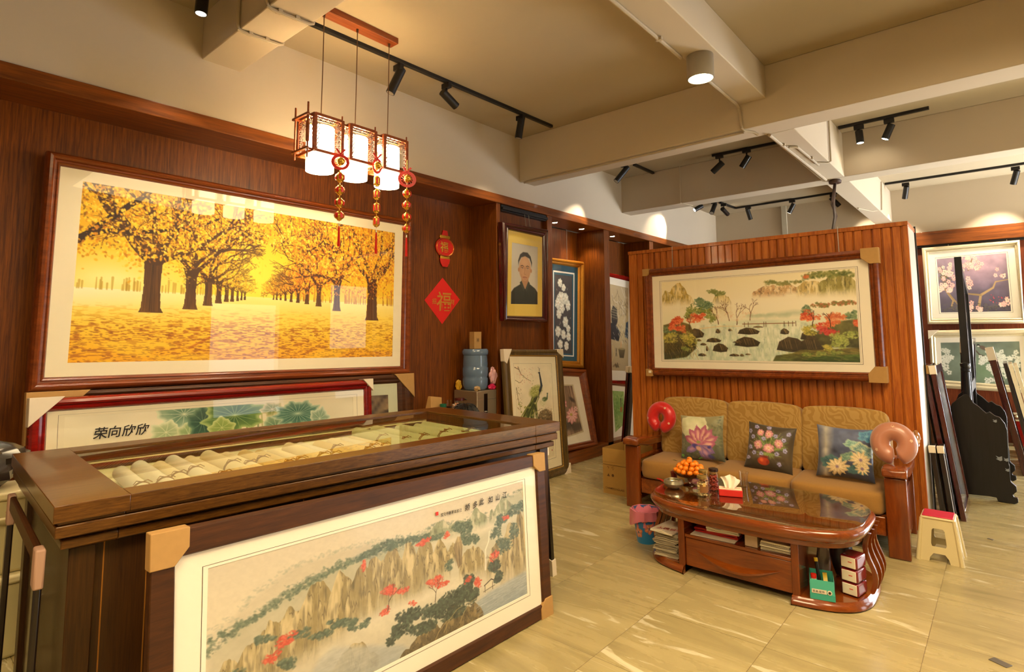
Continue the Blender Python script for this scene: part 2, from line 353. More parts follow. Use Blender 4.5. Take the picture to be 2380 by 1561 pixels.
def art_waterfall():
    W, H = 600, 270; p = Paint(W, H, 'f3e8c0', 11); R = p.r
    p.vgrad([(0, 'f4e9c4'), (.35, 'f6ecd0'), (.6, 'e4e6cc'), (1, 'b9c8ac')])
    # far peaks left and right, half lost in mist
    for (x, t, w, b, a, b2) in [(.095, .03, .07, .32, 'd2b14e', 'f0dea8'), (.03, .12, .06, .32, 'c0a650', 'efe0b0'), (.155, .14, .05, .40, 'd0b054', 'ecdcae')]:
        crag(p, x, t, w, b, a, b2, '8a7434')
    crag(p, .345, .16, .065, .50, 'c0aa58', 'ead9a4', '7d6c34', 16); p.clump(.33, .18, .05, .05, 160, .008, ['5d6d34', '7b8444', '8f9652'], .7)
    crag(p, .6, .12, .09, .28, 'e3b684', 'f0dcae', '9a7440'); crag(p, .69, .12, .08, .25, 'ddb47c', 'f2deb4', '9a7440')
    p.clump(.6, .1, .05, .03, 60, .01, ['8f8a4a', '6f7a40', 'a79a54'], .6); p.clump(.7, .11, .07, .025, 80, .01, ['6f7a40', '97904e'], .6)
    crag(p, .8, .08, .07, .3, 'd8bb70', 'ecdca6', '80703a', 18); crag(p, .93, .02, .1, .32, 'a59a4e', 'cfc48a', '5d5c2c', 26)
    p.clump(.86, .04, .14, .05, 160, .012, ['5d6a2c', '76803a', '8d8e48', '4c5a28'], .7); p.clump(.79, .06, .02, .03, 20, .01, ['cf6a3a', 'd88448'], .8)
    fogband(p, .34, .1, 'f6eed4', .9); fogband(p, .44, .1, 'f4edd2', .7, .25, .8)
    p.poly([(.5, .5), (.6, .43), (.72, .4), (.8, .42), (.86, .5)], 'a9bda0', .55, 14)
    p.clump(.62, .48, .15, .02, 60, .02, ['c4cfae', 'b6c6a6'], .4)
    # water
    p.poly([(.28, .54), (.5, .49), (.78, .52), (.9, .6), (.72, 1.02), (.05, 1.02), (.2, .72)], 'dfe6cc', .95, 10, 'c9d8c0', .06)
    fl = fbm(H, W, 60, 14, R, 3); yy, xx = np.mgrid[0:H, 0:W]; u = xx / W; v = yy / H
    inw = (v > .56) & (u > .18 + (.8 - v) * .1) & (u < .86 - (v - .56) * .3)
    p.mix(inw * np.clip((fl - .5) * 5, 0, 1) * .5, 'f7f6e6'); p.mix(inw * np.clip((.42 - fl) * 5, 0, 1) * .5, '9db4a0')
    for (y, x0, x1) in [(.63, .3, .75), (.74, .24, .8), (.86, .2, .7)]:
        for k in range(120):
            x = R.uniform(x0, x1); q = y + R.uniform(-.02, .02); p.line([(x, q), (x + R.uniform(-.004, .004), q + R.uniform(.03, .1))], 1.6, 1, 'fbfaf0' if k % 3 else 'a9bca8', .5)
    def rock(x, y, w, h):
        p.poly([(x - w, y + h * .5), (x - w * .8, y - h * .2), (x - w * .2, y - h * .6), (x + w * .4, y - h * .45), (x + w, y + h * .1), (x + w * .8, y + h * .6), (x, y + h * .7)], '4e3f26', .97, 2, '2c2418', .3, (8, 6))
        for k in range(9):
            a = x + R.uniform(-.7, .7) * w; p.line([(a, y - h * .3), (a + .01, y + h * .4)], 1.4, 1, '9a8250', .5)
    for r_ in [(.2, .66, .05, .1), (.325, .64, .015, .05), (.39, .63, .01, .03), (.49, .645, .06, .07), (.54, .6, .03, .02), (.67, .655, .024, .06), (.215, .75, .015, .03), (.3, .75, .045, .05), (.48, .77, .07, .1), (.43, .775, .03, .02),
               (.335, .84, .045, .09), (.26, .85, .008, .06), (.24, .8, .02, .03), (.23, .93, .025, .035), (.41, .93, .03, .03), (.45, .93, .012, .03), (.48, .92, .015, .02), (.13, .93, .03, .02), (.7, .8, .075, .14), (.79, .7, .05, .1), (.8, .8, .07, .14)]: rock(*r_)
    # banks
    p.poly([(0, .55), (.1, .5), (.17, .55), (.2, .72), (.2, .86), (.14, .97), (0, 1.01)], '6b5c2e', .97, 4, '3b3a20', .35, (10, 8))
    p.poly([(.60, 1.01), (.62, .93), (.7, .9), (.74, .86), (.84, .86), (1.01, .83), (1.01, 1.01)], '7a6530', .97, 3, '4e5a2c', .35, (12, 6))
    p.poly([(.72, 1.01), (.8, .93), (1.01, .9), (1.01, 1.01)], '55702e', .9, 4, '2f4420', .3, (14, 10))
    p.poly([(.86, .56), (1.01, .52), (1.01, .86), (.84, .84), (.8, .7)], '6d6a34', .95, 6, '3c3c20', .35, (10, 8))
    for k in range(90):
        x, y = R.uniform(.0, .2), R.uniform(.72, .96); p.line([(x, y), (x + R.uniform(-.01, .02), y + .05)], 1.5, 1, ['a58748', '2b2616', 'c79c50'][k % 3], .5)
    for k in range(60):
        x, y = R.uniform(.62, 1), R.uniform(.86, .99); p.line([(x, y), (x + .03, y + .01)], 1.5, 1, ['8fa04a', '24351a', 'c0a85c'][k % 3], .5)
    G = ['6d7f3a', '8a9444', '9fa552', '55682e', '7d8c42']; Y = ['a8a23e', 'c0b24e', '8c8c36', 'd0bf60']; O = ['e0683a', 'd44e2c', 'f08a54', 'e87a48', 'c8402a']
    B = ['5c7a5c', '6f8a64', '49684c', '84996c']
    for (x, y, rx, ry, n, c) in [(.25, .33, .05, .11, 340, B), (.2, .4, .06, .09, 260, G), (.27, .42, .04, .08, 160, G), (.3, .5, .02, .05, 60, G), (.08, .52, .03, .04, 50, ['6a6f8a', '55608a', '7c8098']), (.03, .62, .05, .08, 160, B), (.10, .50, .05, .06, 260, O), (.06, .56, .03, .07, 160, O), (.10, .61, .04, .06, 160, O), (.21, .47, .05, .06, 240, O),
                                 (.04, .73, .05, .08, 170, Y), (.15, .75, .05, .09, 220, Y), (.13, .86, .03, .04, 60, G), (.78, .44, .04, .06, 120, B), (.85, .38, .05, .03, 100, ['a07a40', 'c0704a', '6f7a3c']), (.94, .37, .06, .03, 120, ['8a7a3c', 'b8704a', '6f7a3c']), (.97, .5, .04, .05, 90, B),
                                 (.79, .5, .05, .07, 200, O), (.9, .53, .06, .07, 230, ['e08a5c', 'd8703c', 'e8a070', 'c8603a']), (.85, .6, .05, .05, 130, O), (.88, .67, .05, .06, 170, ['c83c34', 'd8504a', 'b83028']), (.99, .58, .02, .05, 50, O), (.78, .66, .04, .07, 130, Y), (.93, .76, .07, .09, 260, ['9aa84e', 'b4bc66', '7c8e40']), (.86, .84, .03, .05, 80, Y), (.78, .91, .03, .03, 60, G), (.84, .91, .03, .03, 60, G), (.9, .9, .03, .03, 60, G)]:
        p.clump(x, y, rx, ry, n, .0085, c, .8, .7); p.clump(x - rx * .2, y - ry * .35, rx * .6, ry * .45, n // 4, .006, [c[-1], c[1]], .7)
    for (x, y) in [(.16, .57), (.8, .56), (.88, .58)]: p.tree(x, y + .04, -1.6, .03, 3, '4a2c1a', 4)
    for (x, y) in [(.33, .56), (.43, .57), (.39, .52), (.5, .52)]:
        p.tree(x, y, -1.6, .035, 3, '6a4024', 5, .7); p.clump(x, y - .07, .04, .05, 40, .006, ['e0b48a', 'e8c8a0', 'dca884'], .35)
    p.line([(.46, .565), (.72, .565)], 2.4, 2.4, '8a5a30')
    for k in (.47, .49, .57, .58, .67, .69, .71, .725): p.line([(k, .545), (k, .6)], 1.6, 1.6, '5a3c20')
    p.line([(.22, .61), (.34, .585), (.46, .59)], 4, 2, 'e8d2a0', .8)
    fogband(p, .5, .035, 'f2ecd4', .5, .3, .75)
    return p.a

def art_mountains():
    W, H = 760, 350; p = Paint(W, H, 'cfc2a8', 23); R = p.r
    p.vgrad([(0, 'cdc3b0'), (.3, 'd8cdb4'), (.7, 'cfc6ac'), (1, 'b8b6a4')])
    L = lambda t: max(0., t)
    # farthest ridges
    for (pts, c1, al, sd) in [([(0, .36), (.1, .22), (.2, .13), (.32, .1), (.45, .14), (.6, .2), (.8, .3)], 'a8a08a', .5, 3), ([(.36, .2), (.48, .15), (.56, .17), (.63, .12), (.7, .17), (.74, .2), (.78, .12), (.83, .2), (.9, .1), (1.01, .08)], '939a7e', .6, 5), ([(0, .46), (.08, .36), (.16, .28), (.26, .22), (.38, .2), (.5, .22)], '8b8e74', .55, 8)]:
        xs = np.linspace(pts[0][0], pts[-1][0], 70); ys = np.interp(xs, [q[0] for q in pts], [q[1] for q in pts]) - .05 * (fbm(1, 70, 9, 1, np.random.default_rng(sd), 3)[0] - .5)
        p.poly(list(zip(xs, ys)) + [(pts[-1][0], .8), (pts[0][0], .8)], c1, al, 12, 'd0c8b0', .12, (12, 6))
        for x, y in list(zip(xs, ys))[::2]: p.clump(x, y + .01, .02, .025, 14, .006, ['8a9480', '66756a', '566659'] if sd != 3 else ['a8a894', '98a08e'], .4)
    for (x, t, w, b) in [(.63, .12, .05, .3), (.78, .1, .05, .34), (.9, .09, .06, .36), (.847, .15, .012, .3), (.7, .16, .05, .3)]: crag(p, x, t, w, b, '8f9a7c', 'c4c0a4', '6a6e5a')
    fogband(p, .3, .06, 'ddd4be', .75, .55, 1.0)
    # tree line along the left ridge, behind the cliffs
    D = ['26362e', '2f4238', '3f5348', '4e6354', '6a7c68']
    for k in range(30):
        q = k / 29; x = .0 + .37 * q; y = .44 - .24 * q ** .75 + R.uniform(-.02, .02); p.clump(x, y, .016, .03, 34, .0055, D[1:] + ['7f8f7c'], .55, .8)
    # cliffs
    cl = [(.04, .55, .08, .95), (.11, .44, .08, .85), (.18, .36, .08, .78), (.25, .3, .08, .72), (.31, .27, .06, .72), (.37, .24, .05, .7), (.42, .2, .05, .70), (.47, .21, .05, .66), (.52, .22, .05, .70), (.575, .24, .05, .66), (.63, .28, .045, .62), (.76, .38, .06, .72), (.68, .34, .03, .5), (.87, .42, .06, .78), (.93, .3, .06, .9), (.985, .26, .05, .92), (.34, .74, .09, 1.1), (.08, .82, .1, 1.2)]
    for (x, t, w, b) in cl: crag(p, x, t, w, b, '9a8858', 'cbb98a', '3c3222')
    fogband(p, .66, .07, 'dcd3bb', .85, .3, .8)
    for (x, y, rx, ry, n) in [(.40, .2, .04, .03, 160), (.45, .18, .04, .035, 160), (.5, .21, .05, .03, 180), (.56, .22, .04, .03, 140), (.62, .25, .03, .03, 110), (.725, .23, .035, .07, 320), (.735, .33, .02, .08, 200), (.77, .36, .03, .05, 120), (.66, .5, .02, .05, 90), (.9, .27, .04, .06, 240), (.96, .23, .05, .07, 260), (.86, .36, .03, .06, 160), (.9, .5, .035, .1, 240), (.94, .44, .03, .1, 160), (.3, .58, .03, .04, 130), (.26, .62, .03, .03, 90), (.34, .62, .025, .05, 130), (.37, .66, .03, .03, 90), (.2, .56, .03, .03, 80), (.12, .5, .03, .03, 80), (.05, .66, .05, .05, 160), (.02, .74, .04, .05, 140), (.18, .7, .03, .05, 120)]:
        p.clump(x, y, rx, ry, n, .0065, D, .75, .8)
    p.poly([(.685, .36), (.70, .29), (.715, .3), (.722, .38), (.715, .52), (.70, .55), (.69, .46)], 'a08c64', .95, 2, '6e5c42', .4, (8, 3))
    for k in range(5): p.line([(.69 + .006 * k, .34), (.692 + .006 * k, .52)], 1.2, 1, '4c3e2a', .6)
    # river and water
    p.poly([(.72, .88), (.82, .82), (1.01, .78), (1.01, 1.02), (.7, 1.02)], 'a2acb0', .85, 10, '8496a4', .12, (12, 24))
    p.poly([(.16, 1.02), (.25, .74), (.29, .7), (.4, .8), (.5, .9), (.55, 1.02)], 'b8b9b0', .8, 12, '9aa4a8', .12, (12, 20))
    p.line([(.835, .34), (.83, .42), (.815, .48), (.812, .64)], 2.5, 5, 'ece6d4', .85)
    # foreground wooded rock
    for (x, t, w, b) in [(.58, .86, .09, 1.25), (.68, .82, .07, 1.2), (.75, .84, .05, 1.15), (.5, .94, .05, 1.2)]: crag(p, x, t, w, b, '5e5036', '8a7850', '2a241a')
    for (x, y, rx, ry, n) in [(.735, .68, .025, .09, 420), (.70, .76, .06, .09, 620), (.62, .78, .06, .08, 620), (.53, .76, .05, .07, 480), (.56, .86, .07, .06, 420), (.66, .86, .06, .07, 420), (.75, .82, .04, .08, 360), (.48, .82, .03, .06, 200), (.85, .64, .03, .08, 260), (.87, .74, .03, .06, 180)]:
        p.clump(x, y, rx, ry, n, .0068, ['141c18', '1f2a24', '2a372e', '36463a', '4a5c4c'], .85, .8)
    for (x, y) in [(.6, 1.02), (.64, .97), (.7, .96)]: p.line([(x, y), (x + .02, y - .07), (x + .05, y - .12), (x + .075, y - .13)], 3, 1.5, '9a8658', .75)
    Rr = ['a03020', 'b83a28', 'c8402e', 'd8523a', 'e0705a']
    for (x, y, rx, ry, n) in [(.46, .50, .035, .05, 220), (.5, .54, .02, .04, 80), (.435, .64, .02, .03, 70), (.61, .58, .03, .05, 220), (.64, .62, .02, .03, 80), (.575, .25, .035, .03, 130), (.66, .25, .015, .03, 50), (.856, .55, .02, .06, 160), (.91, .28, .02, .03, 60), (.165, .56, .03, .04, 150), (.14, .63, .02, .04, 90), (.38, .26, .008, .06, 50), (.53, .66, .012, .02, 30), (.775, .7, .02, .06, 120), (.74, .66, .02, .03, 50)]:
        p.clump(x, y, rx, ry, n, .0055, Rr, .85)
    for (x, y) in ((.45, .58), (.61, .66), (.85, .62)): p.tree(x, y + .06, -1.5, .03, 2.2, '3c2e20', 4)
    p.line([(.805, .765), (.835, .735), (.845, .75)], 3, 3, '3c3024'); p.poly([(.81, .765), (.84, .75), (.84, .785), (.812, .8)], 'd8cfae', .9)
    for q in (.807, .84): p.line([(q, .76), (q, .82)], 1.5, 1.5, '3c3024')
    p.line([(.8, .81), (.85, .795)], 1.5, 1.5, '3c3024')
    for k in range(110):
        x, y = R.uniform(.76, 1), R.uniform(.83, 1.); p.line([(x, y), (x + R.uniform(.01, .04), y - .006)], 1.2, 1, 'c8ced0' if k % 2 else '7c8a92', .5)
    n = fbm(H, W, 120, 60, R, 2)[..., None]; p.a *= (.975 + .05 * n); p.a = p.a + .16 * (hexc('c0b6a0') - p.a)
    return p.a

def leaf_disc(p, cx, cy, rx, ry, c_edge, c_mid, c_in, waves=9, seed=0, veins=14, rot=0., lobe=.12):
    r = np.random.default_rng(seed); pts = []; ph = r.uniform(0, 6); A = p.w / p.h
    for k in range(60):
        a = 6.283 * k / 60; w = 1 + lobe * math.sin(waves * a + ph) + lobe * .6 * math.sin((waves * 2 + 1) * a + ph * 2)
        x, y = math.cos(a) * rx * w, math.sin(a) * ry * w
        pts.append((cx + x * math.cos(rot) - y * math.sin(rot), cy + (x * math.sin(rot) + y * math.cos(rot)) * A))
    sc = lambda s: [(cx + (x - cx) * s, cy + (y - cy) * s) for x, y in pts]
    p.poly(pts, c_edge, 1, 2); p.poly(sc(.93), c_mid, .9, 7); p.poly(sc(.7), c_in, .6, 14)
    for k in range(veins):
        a = 6.283 * k / veins + .2; q = pts[int(a / 6.283 * 60) % 60]
        p.line([(cx, cy), ((cx + q[0]) / 2 + .002, (cy + q[1]) / 2), (cx + (q[0] - cx) * .92, cy + (q[1] - cy) * .92)], 1.8, .8, c_edge, .65)

def art_lotus():
    W, H = 640, 250; p = Paint(W, H, 'f3e6bf', 31); R = p.r
    p.vgrad([(0, 'efe6c8'), (1, 'f4e4b8')]); n = fbm(H, W, 8, 5, R, 3)[..., None]; p.a *= (.96 + .08 * n)
    p.mix(np.clip((np.arange(W) / W - .74) * 5, 0, .35)[None, :] * np.ones((H, 1)), 'cdc4a4')
    for k in range(26):
        x = R.uniform(.28, .78); p.line([(x, .1), (x + R.uniform(-.02, .02), .5), (x + R.uniform(-.03, .03), 1)], 4, 3, ['9aa05c', 'b8b878', '7c8c50'][k % 3], .8)
    leaf_disc(p, .33, .05, .085, .06, 'dfe6c4', '8fae8c', '4d7a62', 5, 1, 12)
    leaf_disc(p, .275, .20, .05, .04, 'e6e8c4', 'b5c694', '8fae7c', 5, 2, 8)
    leaf_disc(p, .345, .24, .035, .05, 'd9dfb4', '9db87c', '7ea06c', 4, 3, 8)
    leaf_disc(p, .655, .26, .06, .05, 'cdd8b0', '7d9c76', '5a8264', 5, 4, 10)
    leaf_disc(p, .54, .36, .07, .04, 'b9c79c', '5f8660', '3f6a4c', 6, 5, 10)
    leaf_disc(p, .39, .14, .05, .06, '6f9170', '2f5744', '1f4436', 5, 6, 10)
    leaf_disc(p, .50, .10, .11, .065, 'a9bd72', '5a7f3c', '2f5a34', 6, 7, 16)
    leaf_disc(p, .455, .21, .045, .04, 'cfd890', '93ab54', '7a9848', 4, 8, 8)
    leaf_disc(p, .64, .07, .045, .03, 'd8cc9c', '8d9a58', '5f7440', 5, 9, 8)
    leaf_disc(p, .745, .14, .10, .055, 'b9cbac', '4d7c68', '1f5548', 9, 10, 20)
    leaf_disc(p, .84, .22, .045, .05, 'd5dcc0', '8aa68a', '6c9478', 5, 12, 10)
    leaf_disc(p, .42, .32, .03, .028, 'e6e4b0', 'a9bb6c', '8fae5c', 4, 13, 8)
    p.petals(.72, .52, .05, 9, 'f0c8b4', 'fbe8dc', -.3); p.petals(.42, .62, .05, 9, 'f0c8b4', 'fbe8dc', -.3)
    return p.a

def art_portrait():
    """a plain portrait of an unnamed sitter in a dark buttoned jacket"""
    W, H = 120, 180; p = Paint(W, H, 'cfc6b4', 3)
    p.vgrad([(0, 'c2bcae'), (1, 'd8cdb6')])
    p.poly([(0, 1.02), (0, .8), (.1, .73), (.3, .67), (.42, .62), (.6, .62), (.72, .66), (.9, .72), (1, .79), (1, 1.02)], '3c4038', 1, 3, '2c302a', .1)
    p.poly([(.36, .55), (.64, .55), (.66, .68), (.52, .76), (.36, .68)], 'b98a64', 1, 3)
    p.poly([(.3, .64), (.38, .6), (.5, .73), (.47, .8)], '484c42', 1, 2); p.poly([(.7, .64), (.63, .6), (.52, .73), (.55, .8)], '484c42', 1, 2)
    p.line([(.51, .74), (.51, 1)], 1.5, 1.5, '22241f'); 
    for y in (.8, .9, .99): p.blob(.54, y, .016, .016, '1c1e1a')
    p.blob(.5, .40, .235, .33, 'c99a72', 1, .12); p.blob(.27, .43, .035, .06, 'b9865f', 1, .3); p.blob(.735, .43, .035, .06, 'b9865f', 1, .3)
    p.blob(.5, .30, .2, .16, 'd8ac84', .6, .8); p.blob(.44, .46, .12, .16, 'd9a980', .5, .8)
    p.poly([(.25, .4), (.23, .28), (.3, .17), (.42, .12), (.6, .12), (.72, .18), (.78, .29), (.75, .4), (.72, .3), (.66, .23), (.5, .2), (.36, .23), (.29, .3)], '26221e', 1, 3)
    for s in (-1, 1):
        x = .5 + s * .1; p.line([(x - .055, .365), (x, .352), (x + .055, .368)], 2.2, 1.8, '3a2c22'); p.blob(x, .40, .04, .018, 'e9dccb', .9, .4); p.blob(x, .40, .017, .018, '2a1c14', 1, .4); p.line([(x - .05, .393), (x, .384), (x + .05, .396)], 1.2, 1, '4a3020')
    p.line([(.5, .38), (.49, .46), (.47, .49), (.5, .505), (.54, .49)], 1.6, 1.4, 'a06f4c', .7)
    p.line([(.43, .55), (.5, .545), (.58, .552)], 3, 2, '9c5644', .9); p.blob(.5, .575, .06, .012, 'b9705a', .6)
    p.line([(.38, .5), (.37, .55)], 1.2, 1, 'a3744f', .6); p.line([(.63, .5), (.64, .55)], 1.2, 1, 'a3744f', .6)
    return p.a

def art_peacock():
    W, H = 150, 270; p = Paint(W, H, 'eee2c2', 5); R = p.r
    n = fbm(H, W, 5, 8, R, 3)[..., None]; p.a *= (.95 + .08 * n)
    p.line([(-.02, .02), (.12, .06), (.16, .12), (.28, .18), (.4, .22)], 3, 1.5, '7a6a48'); p.line([(.12, .06), (.1, .02)], 3, 2, '7a6a48'); p.line([(0, .2), (.12, .24), (.2, .2)], 2, 1, '7a6a48')
    p.scatter(90, .05, .5, .03, .28, .006, .016, ['d8a080', 'c88a6a', 'e8c0a0', '8a8a50'], .7); p.scatter(60, 0, .14, .3, .6, .006, .014, ['8a9050', 'a06a4a', '6a7040'], .7)
    p.line([(.02, .3), (.05, .5), (.1, .62)], 2, 1, '7a6a48')
    # rock
    p.poly([(.5, .78), (.62, .66), (.8, .63), (1, .7), (1, .9), (.3, .92)], '7a6844', .95, 4, '5a4c34', .35, (8, 8)); p.scatter(120, .5, 1, .62, .8, .008, .02, ['c8a070', '8f9060', 'e0c8a0', '5a5034'], .7)
    p.poly([(0, 1.01), (.0, .9), (.3, .86), (.7, .88), (1, .86), (1, 1.01)], 'c8b890', .5, 8)
    # tail
    for k in range(60):
        t = R.random(); x0, y0 = .56 + R.uniform(-.08, .06), .42 + R.uniform(-.03, .05); x1, y1 = .02 + t * .55, .78 + R.uniform(-.05, .17) - .1 * t
        p.line([(x0, y0), ((x0 + x1) / 2 - .04, (y0 + y1) / 2), (x1, y1)], 5.5, 2.5, ['5f6c2a', '3c4420', '8a8c3e', '2a3018'][k % 4], .85)
    for k in range(34):
        t = R.random(); x = .04 + R.uniform(0, .5); y = .5 + R.uniform(0, .42)
        if x < .45 - (y - .45) * .3 + .25: p.blob(x, y, .03, .024, 'c8c46a', .9, .3); p.blob(x, y, .016, .013, '3f5a30', .9, .3); p.blob(x, y, .007, .006, '203c4a', 1, .3)
    # body, neck, head
    p.blob(.54, .37, .24, .16, 'a2a455', .95, .4, -.5); 
    for k in range(90):
        a = R.uniform(0, 6.28); q = R.random() ** .5; x = .54 + math.cos(a) * .2 * q; y = .37 + math.sin(a) * .085 * q; p.blob(x, y, .02, .013, ['c8cc7c', 'e0dc9c', '8c9444'][k % 3], .7, .5)
    p.line([(.66, .37), (.71, .3), (.69, .2), (.67, .12)], 11, 5, '20262c'); p.line([(.68, .33), (.72, .28), (.7, .2)], 4, 3, '2c4a5a', .7); p.blob(.66, .11, .035, .024, '20262c'); p.line([(.65, .1), (.6, .115)], 2, 1, 'c8b89c'); p.line([(.67, .09), (.66, .05), (.64, .03)], 1, 1, '3a3a3a'); p.line([(.67, .09), (.69, .04)], 1, 1, '3a3a3a')
    p.line([(.66, .4), (.58, .48), (.5, .55)], 4, 2, 'e8dcb4', .9); p.line([(.66, .38), (.6, .46)], 5, 2, '1e2226'); 
    # hen
    p.blob(.72, .55, .13, .1, 'e0dab0', .95, .4, .5); p.blob(.78, .5, .09, .07, '4c6630', .95, .4); p.line([(.85, .5), (.87, .43)], 6, 4, '3c5a3c'); p.blob(.87, .42, .025, .018, '3c5a3c'); p.scatter(30, .64, .8, .5, .64, .008, .014, ['f0ecd0', 'b8b480'], .7)
    rows = np.clip((np.arange(H) / .74).astype(int), 0, H - 1); out = p.a[rows]; q = Paint(W, H, 'eee2c2', 6); q.a[:] = out; q.blob(.93, .93, .014, .014, 'b03020', 1, .1)
    return q.a

def art_magnolia():
    W, H = 120, 270; p = Paint(W, H, '3c3834', 9); R = p.r; n = fbm(H, W, 4, 8, R, 3)[..., None]; p.a *= (.85 + .3 * n)
    p.line([(.1, .98), (.22, .7), (.34, .5), (.3, .3), (.4, .12)], 4, 2, '5a4a3a'); p.line([(.34, .5), (.6, .4), (.8, .3)], 3, 1.5, '5a4a3a'); p.line([(.22, .7), (.5, .78), (.7, .7)], 3, 1.5, '5a4a3a')
    for (x, y, r, rot) in [(.3, .1, .14, -1.6), (.5, .16, .13, -1.2), (.36, .3, .24, -.4), (.62, .3, .2, .2), (.2, .36, .2, .6), (.75, .38, .17, -1.2), (.4, .42, .18, .9), (.24, .5, .16, 0), (.62, .6, .18, -1.5), (.78, .68, .13, -1.3), (.2, .72, .17, -1.4), (.5, .76, .16, -1.6), (.8, .78, .15, -1.4), (.32, .88, .16, -1.5), (.68, .9, .15, -1.5)]:
        p.petals(x, y, r, 7, 'c8c6b0', 'fbf8ea', rot + .2, .5, .02); p.petals(x + .02, y - .01, r * .7, 4, 'dcd8c0', 'fffdf0', rot - .5, .55, .0)
        p.blob(x, y, .03, .03, 'd8b890', .8, .4)
    for k in range(30):
        x, y = R.uniform(.05, .95), R.uniform(.1, .95); p.blob(x, y, .05, .018, 'a8ac98', .6, .5, R.uniform(-1.5, 1.5))
    return p.a

def art_pinklotus():
    W, H = 110, 190; p = Paint(W, H, '9a8068', 13); R = p.r; n = fbm(H, W, 20, 3, R, 3)[..., None]; p.a *= (.7 + .55 * n)
    for k in range(70):
        x = R.uniform(-.1, 1.1); p.line([(x, -.02), (x + R.uniform(-.3, .1), .5), (x + R.uniform(-.4, .2), 1.02)], R.uniform(1, 3), 1, ['c8a484', '6c5440', 'e0c0a4', '4a3a30'][k % 4], .5)
    p.blob(.8, .3, .22, .1, '3c3430', .8, .6, .6); p.blob(.3, .8, .5, .2, '4a4038', .85, .5); p.blob(.8, .88, .4, .2, '5c5046', .85, .5)
    p.petals(.3, .36, .2, 7, 'd88a8c', 'f4c4c0', -1.2, .38); p.petals(.66, .62, .3, 10, 'e09a98', 'fad8d0', -.7, .3, .05); p.blob(.62, .6, .08, .06, 'c8b058', .9, .4)
    p.petals(.9, .5, .12, 6, 'e8b0a8', 'fbe0d8', -1, .35)
    return p.a

def art_birds():
    W, H = 110, 250; p = Paint(W, H, 'c2b088', 17); R = p.r
    p.vgrad([(0, 'bdaa84'), (.5, 'd4be8c'), (1, 'b8a47c')])
    for k in range(16): p.tree(R.uniform(0, 1), R.uniform(0, .25), R.uniform(.6, 2.4), .16, 2, 'e0d6bc' if k % 2 else '8c7a58', 4, .6)
    p.blob(.28, .4, .17, .2, '33302c', 1, .2); p.poly([(.1, .32), (.2, .24), (.42, .28), (.4, .42), (.14, .42)], '26241f', .95, 2)
    for i in range(4):
        p.line([(.16 + .07 * i, .27), (.14 + .08 * i, .41)], 1.2, 1.2, 'd8cca0', .8); p.line([(.12, .29 + .03 * i), (.42, .3 + .03 * i)], 1.2, 1.2, 'd8cca0', .8)
    p.poly([(0, .45), (.3, .44), (.6, .55), (.5, .66), (0, .64)], '26282c', .97, 3, '1c1e22', .3); p.poly([(.86, .42), (1, .4), (1, .62), (.8, .6)], '2c4660', .95, 3)
    for k in range(50):
        x, y = R.uniform(.2, .95), R.uniform(.45, .66); p.line([(x, y), (x + .06, y + .03)], 2, 1, ['f0ead0', 'c8c0a0', '5a5048'][k % 3], .8)
    p.line([(.62, .66), (.6, .75)], 4, 3, 'e8a868', .9); p.poly([(.46, .74), (.84, .74), (.76, .85), (.54, .85)], '7a6a44', 1, 2, '50462e'); p.blob(.65, .74, .19, .03, 'a89460', 1, .2); p.line([(.34, .74), (.4, .83)], 2, 2, '3a3226'); p.line([(.4, .74), (.34, .83)], 2, 2, '3a3226')
    p.line([(.2, .72), (.26, .82), (.14, .9)], 5, 2, 'e0c080', .8); p.clump(.4, .94, .2, .03, 60, .03, ['5a4c30', '7a6a44', '3c3422'], .8); p.clump(.1, .7, .14, .03, 30, .02, ['d8cca4', 'a8946c'], .7)
    return p.a

def art_green():
    W, H = 60, 120; p = Paint(W, H, '88a858', 19); R = p.r
    p.vgrad([(0, '9ab868'), (.5, '6e9848'), (1, 'a8c078')]); p.scatter(160, 0, 1, 0, 1, .03, .1, ['7aa050', '94b868', '5c8840', 'c0d088'], .4)
    p.line([(.7, .25), (.72, .5)], 4, 3, '4a3828'); p.blob(.7, .22, .05, .05, '3a2c20'); p.poly([(.6, .45), (.85, .45), (.8, .6), (.62, .6)], 'b06a30', .9, 2)
    return p.a

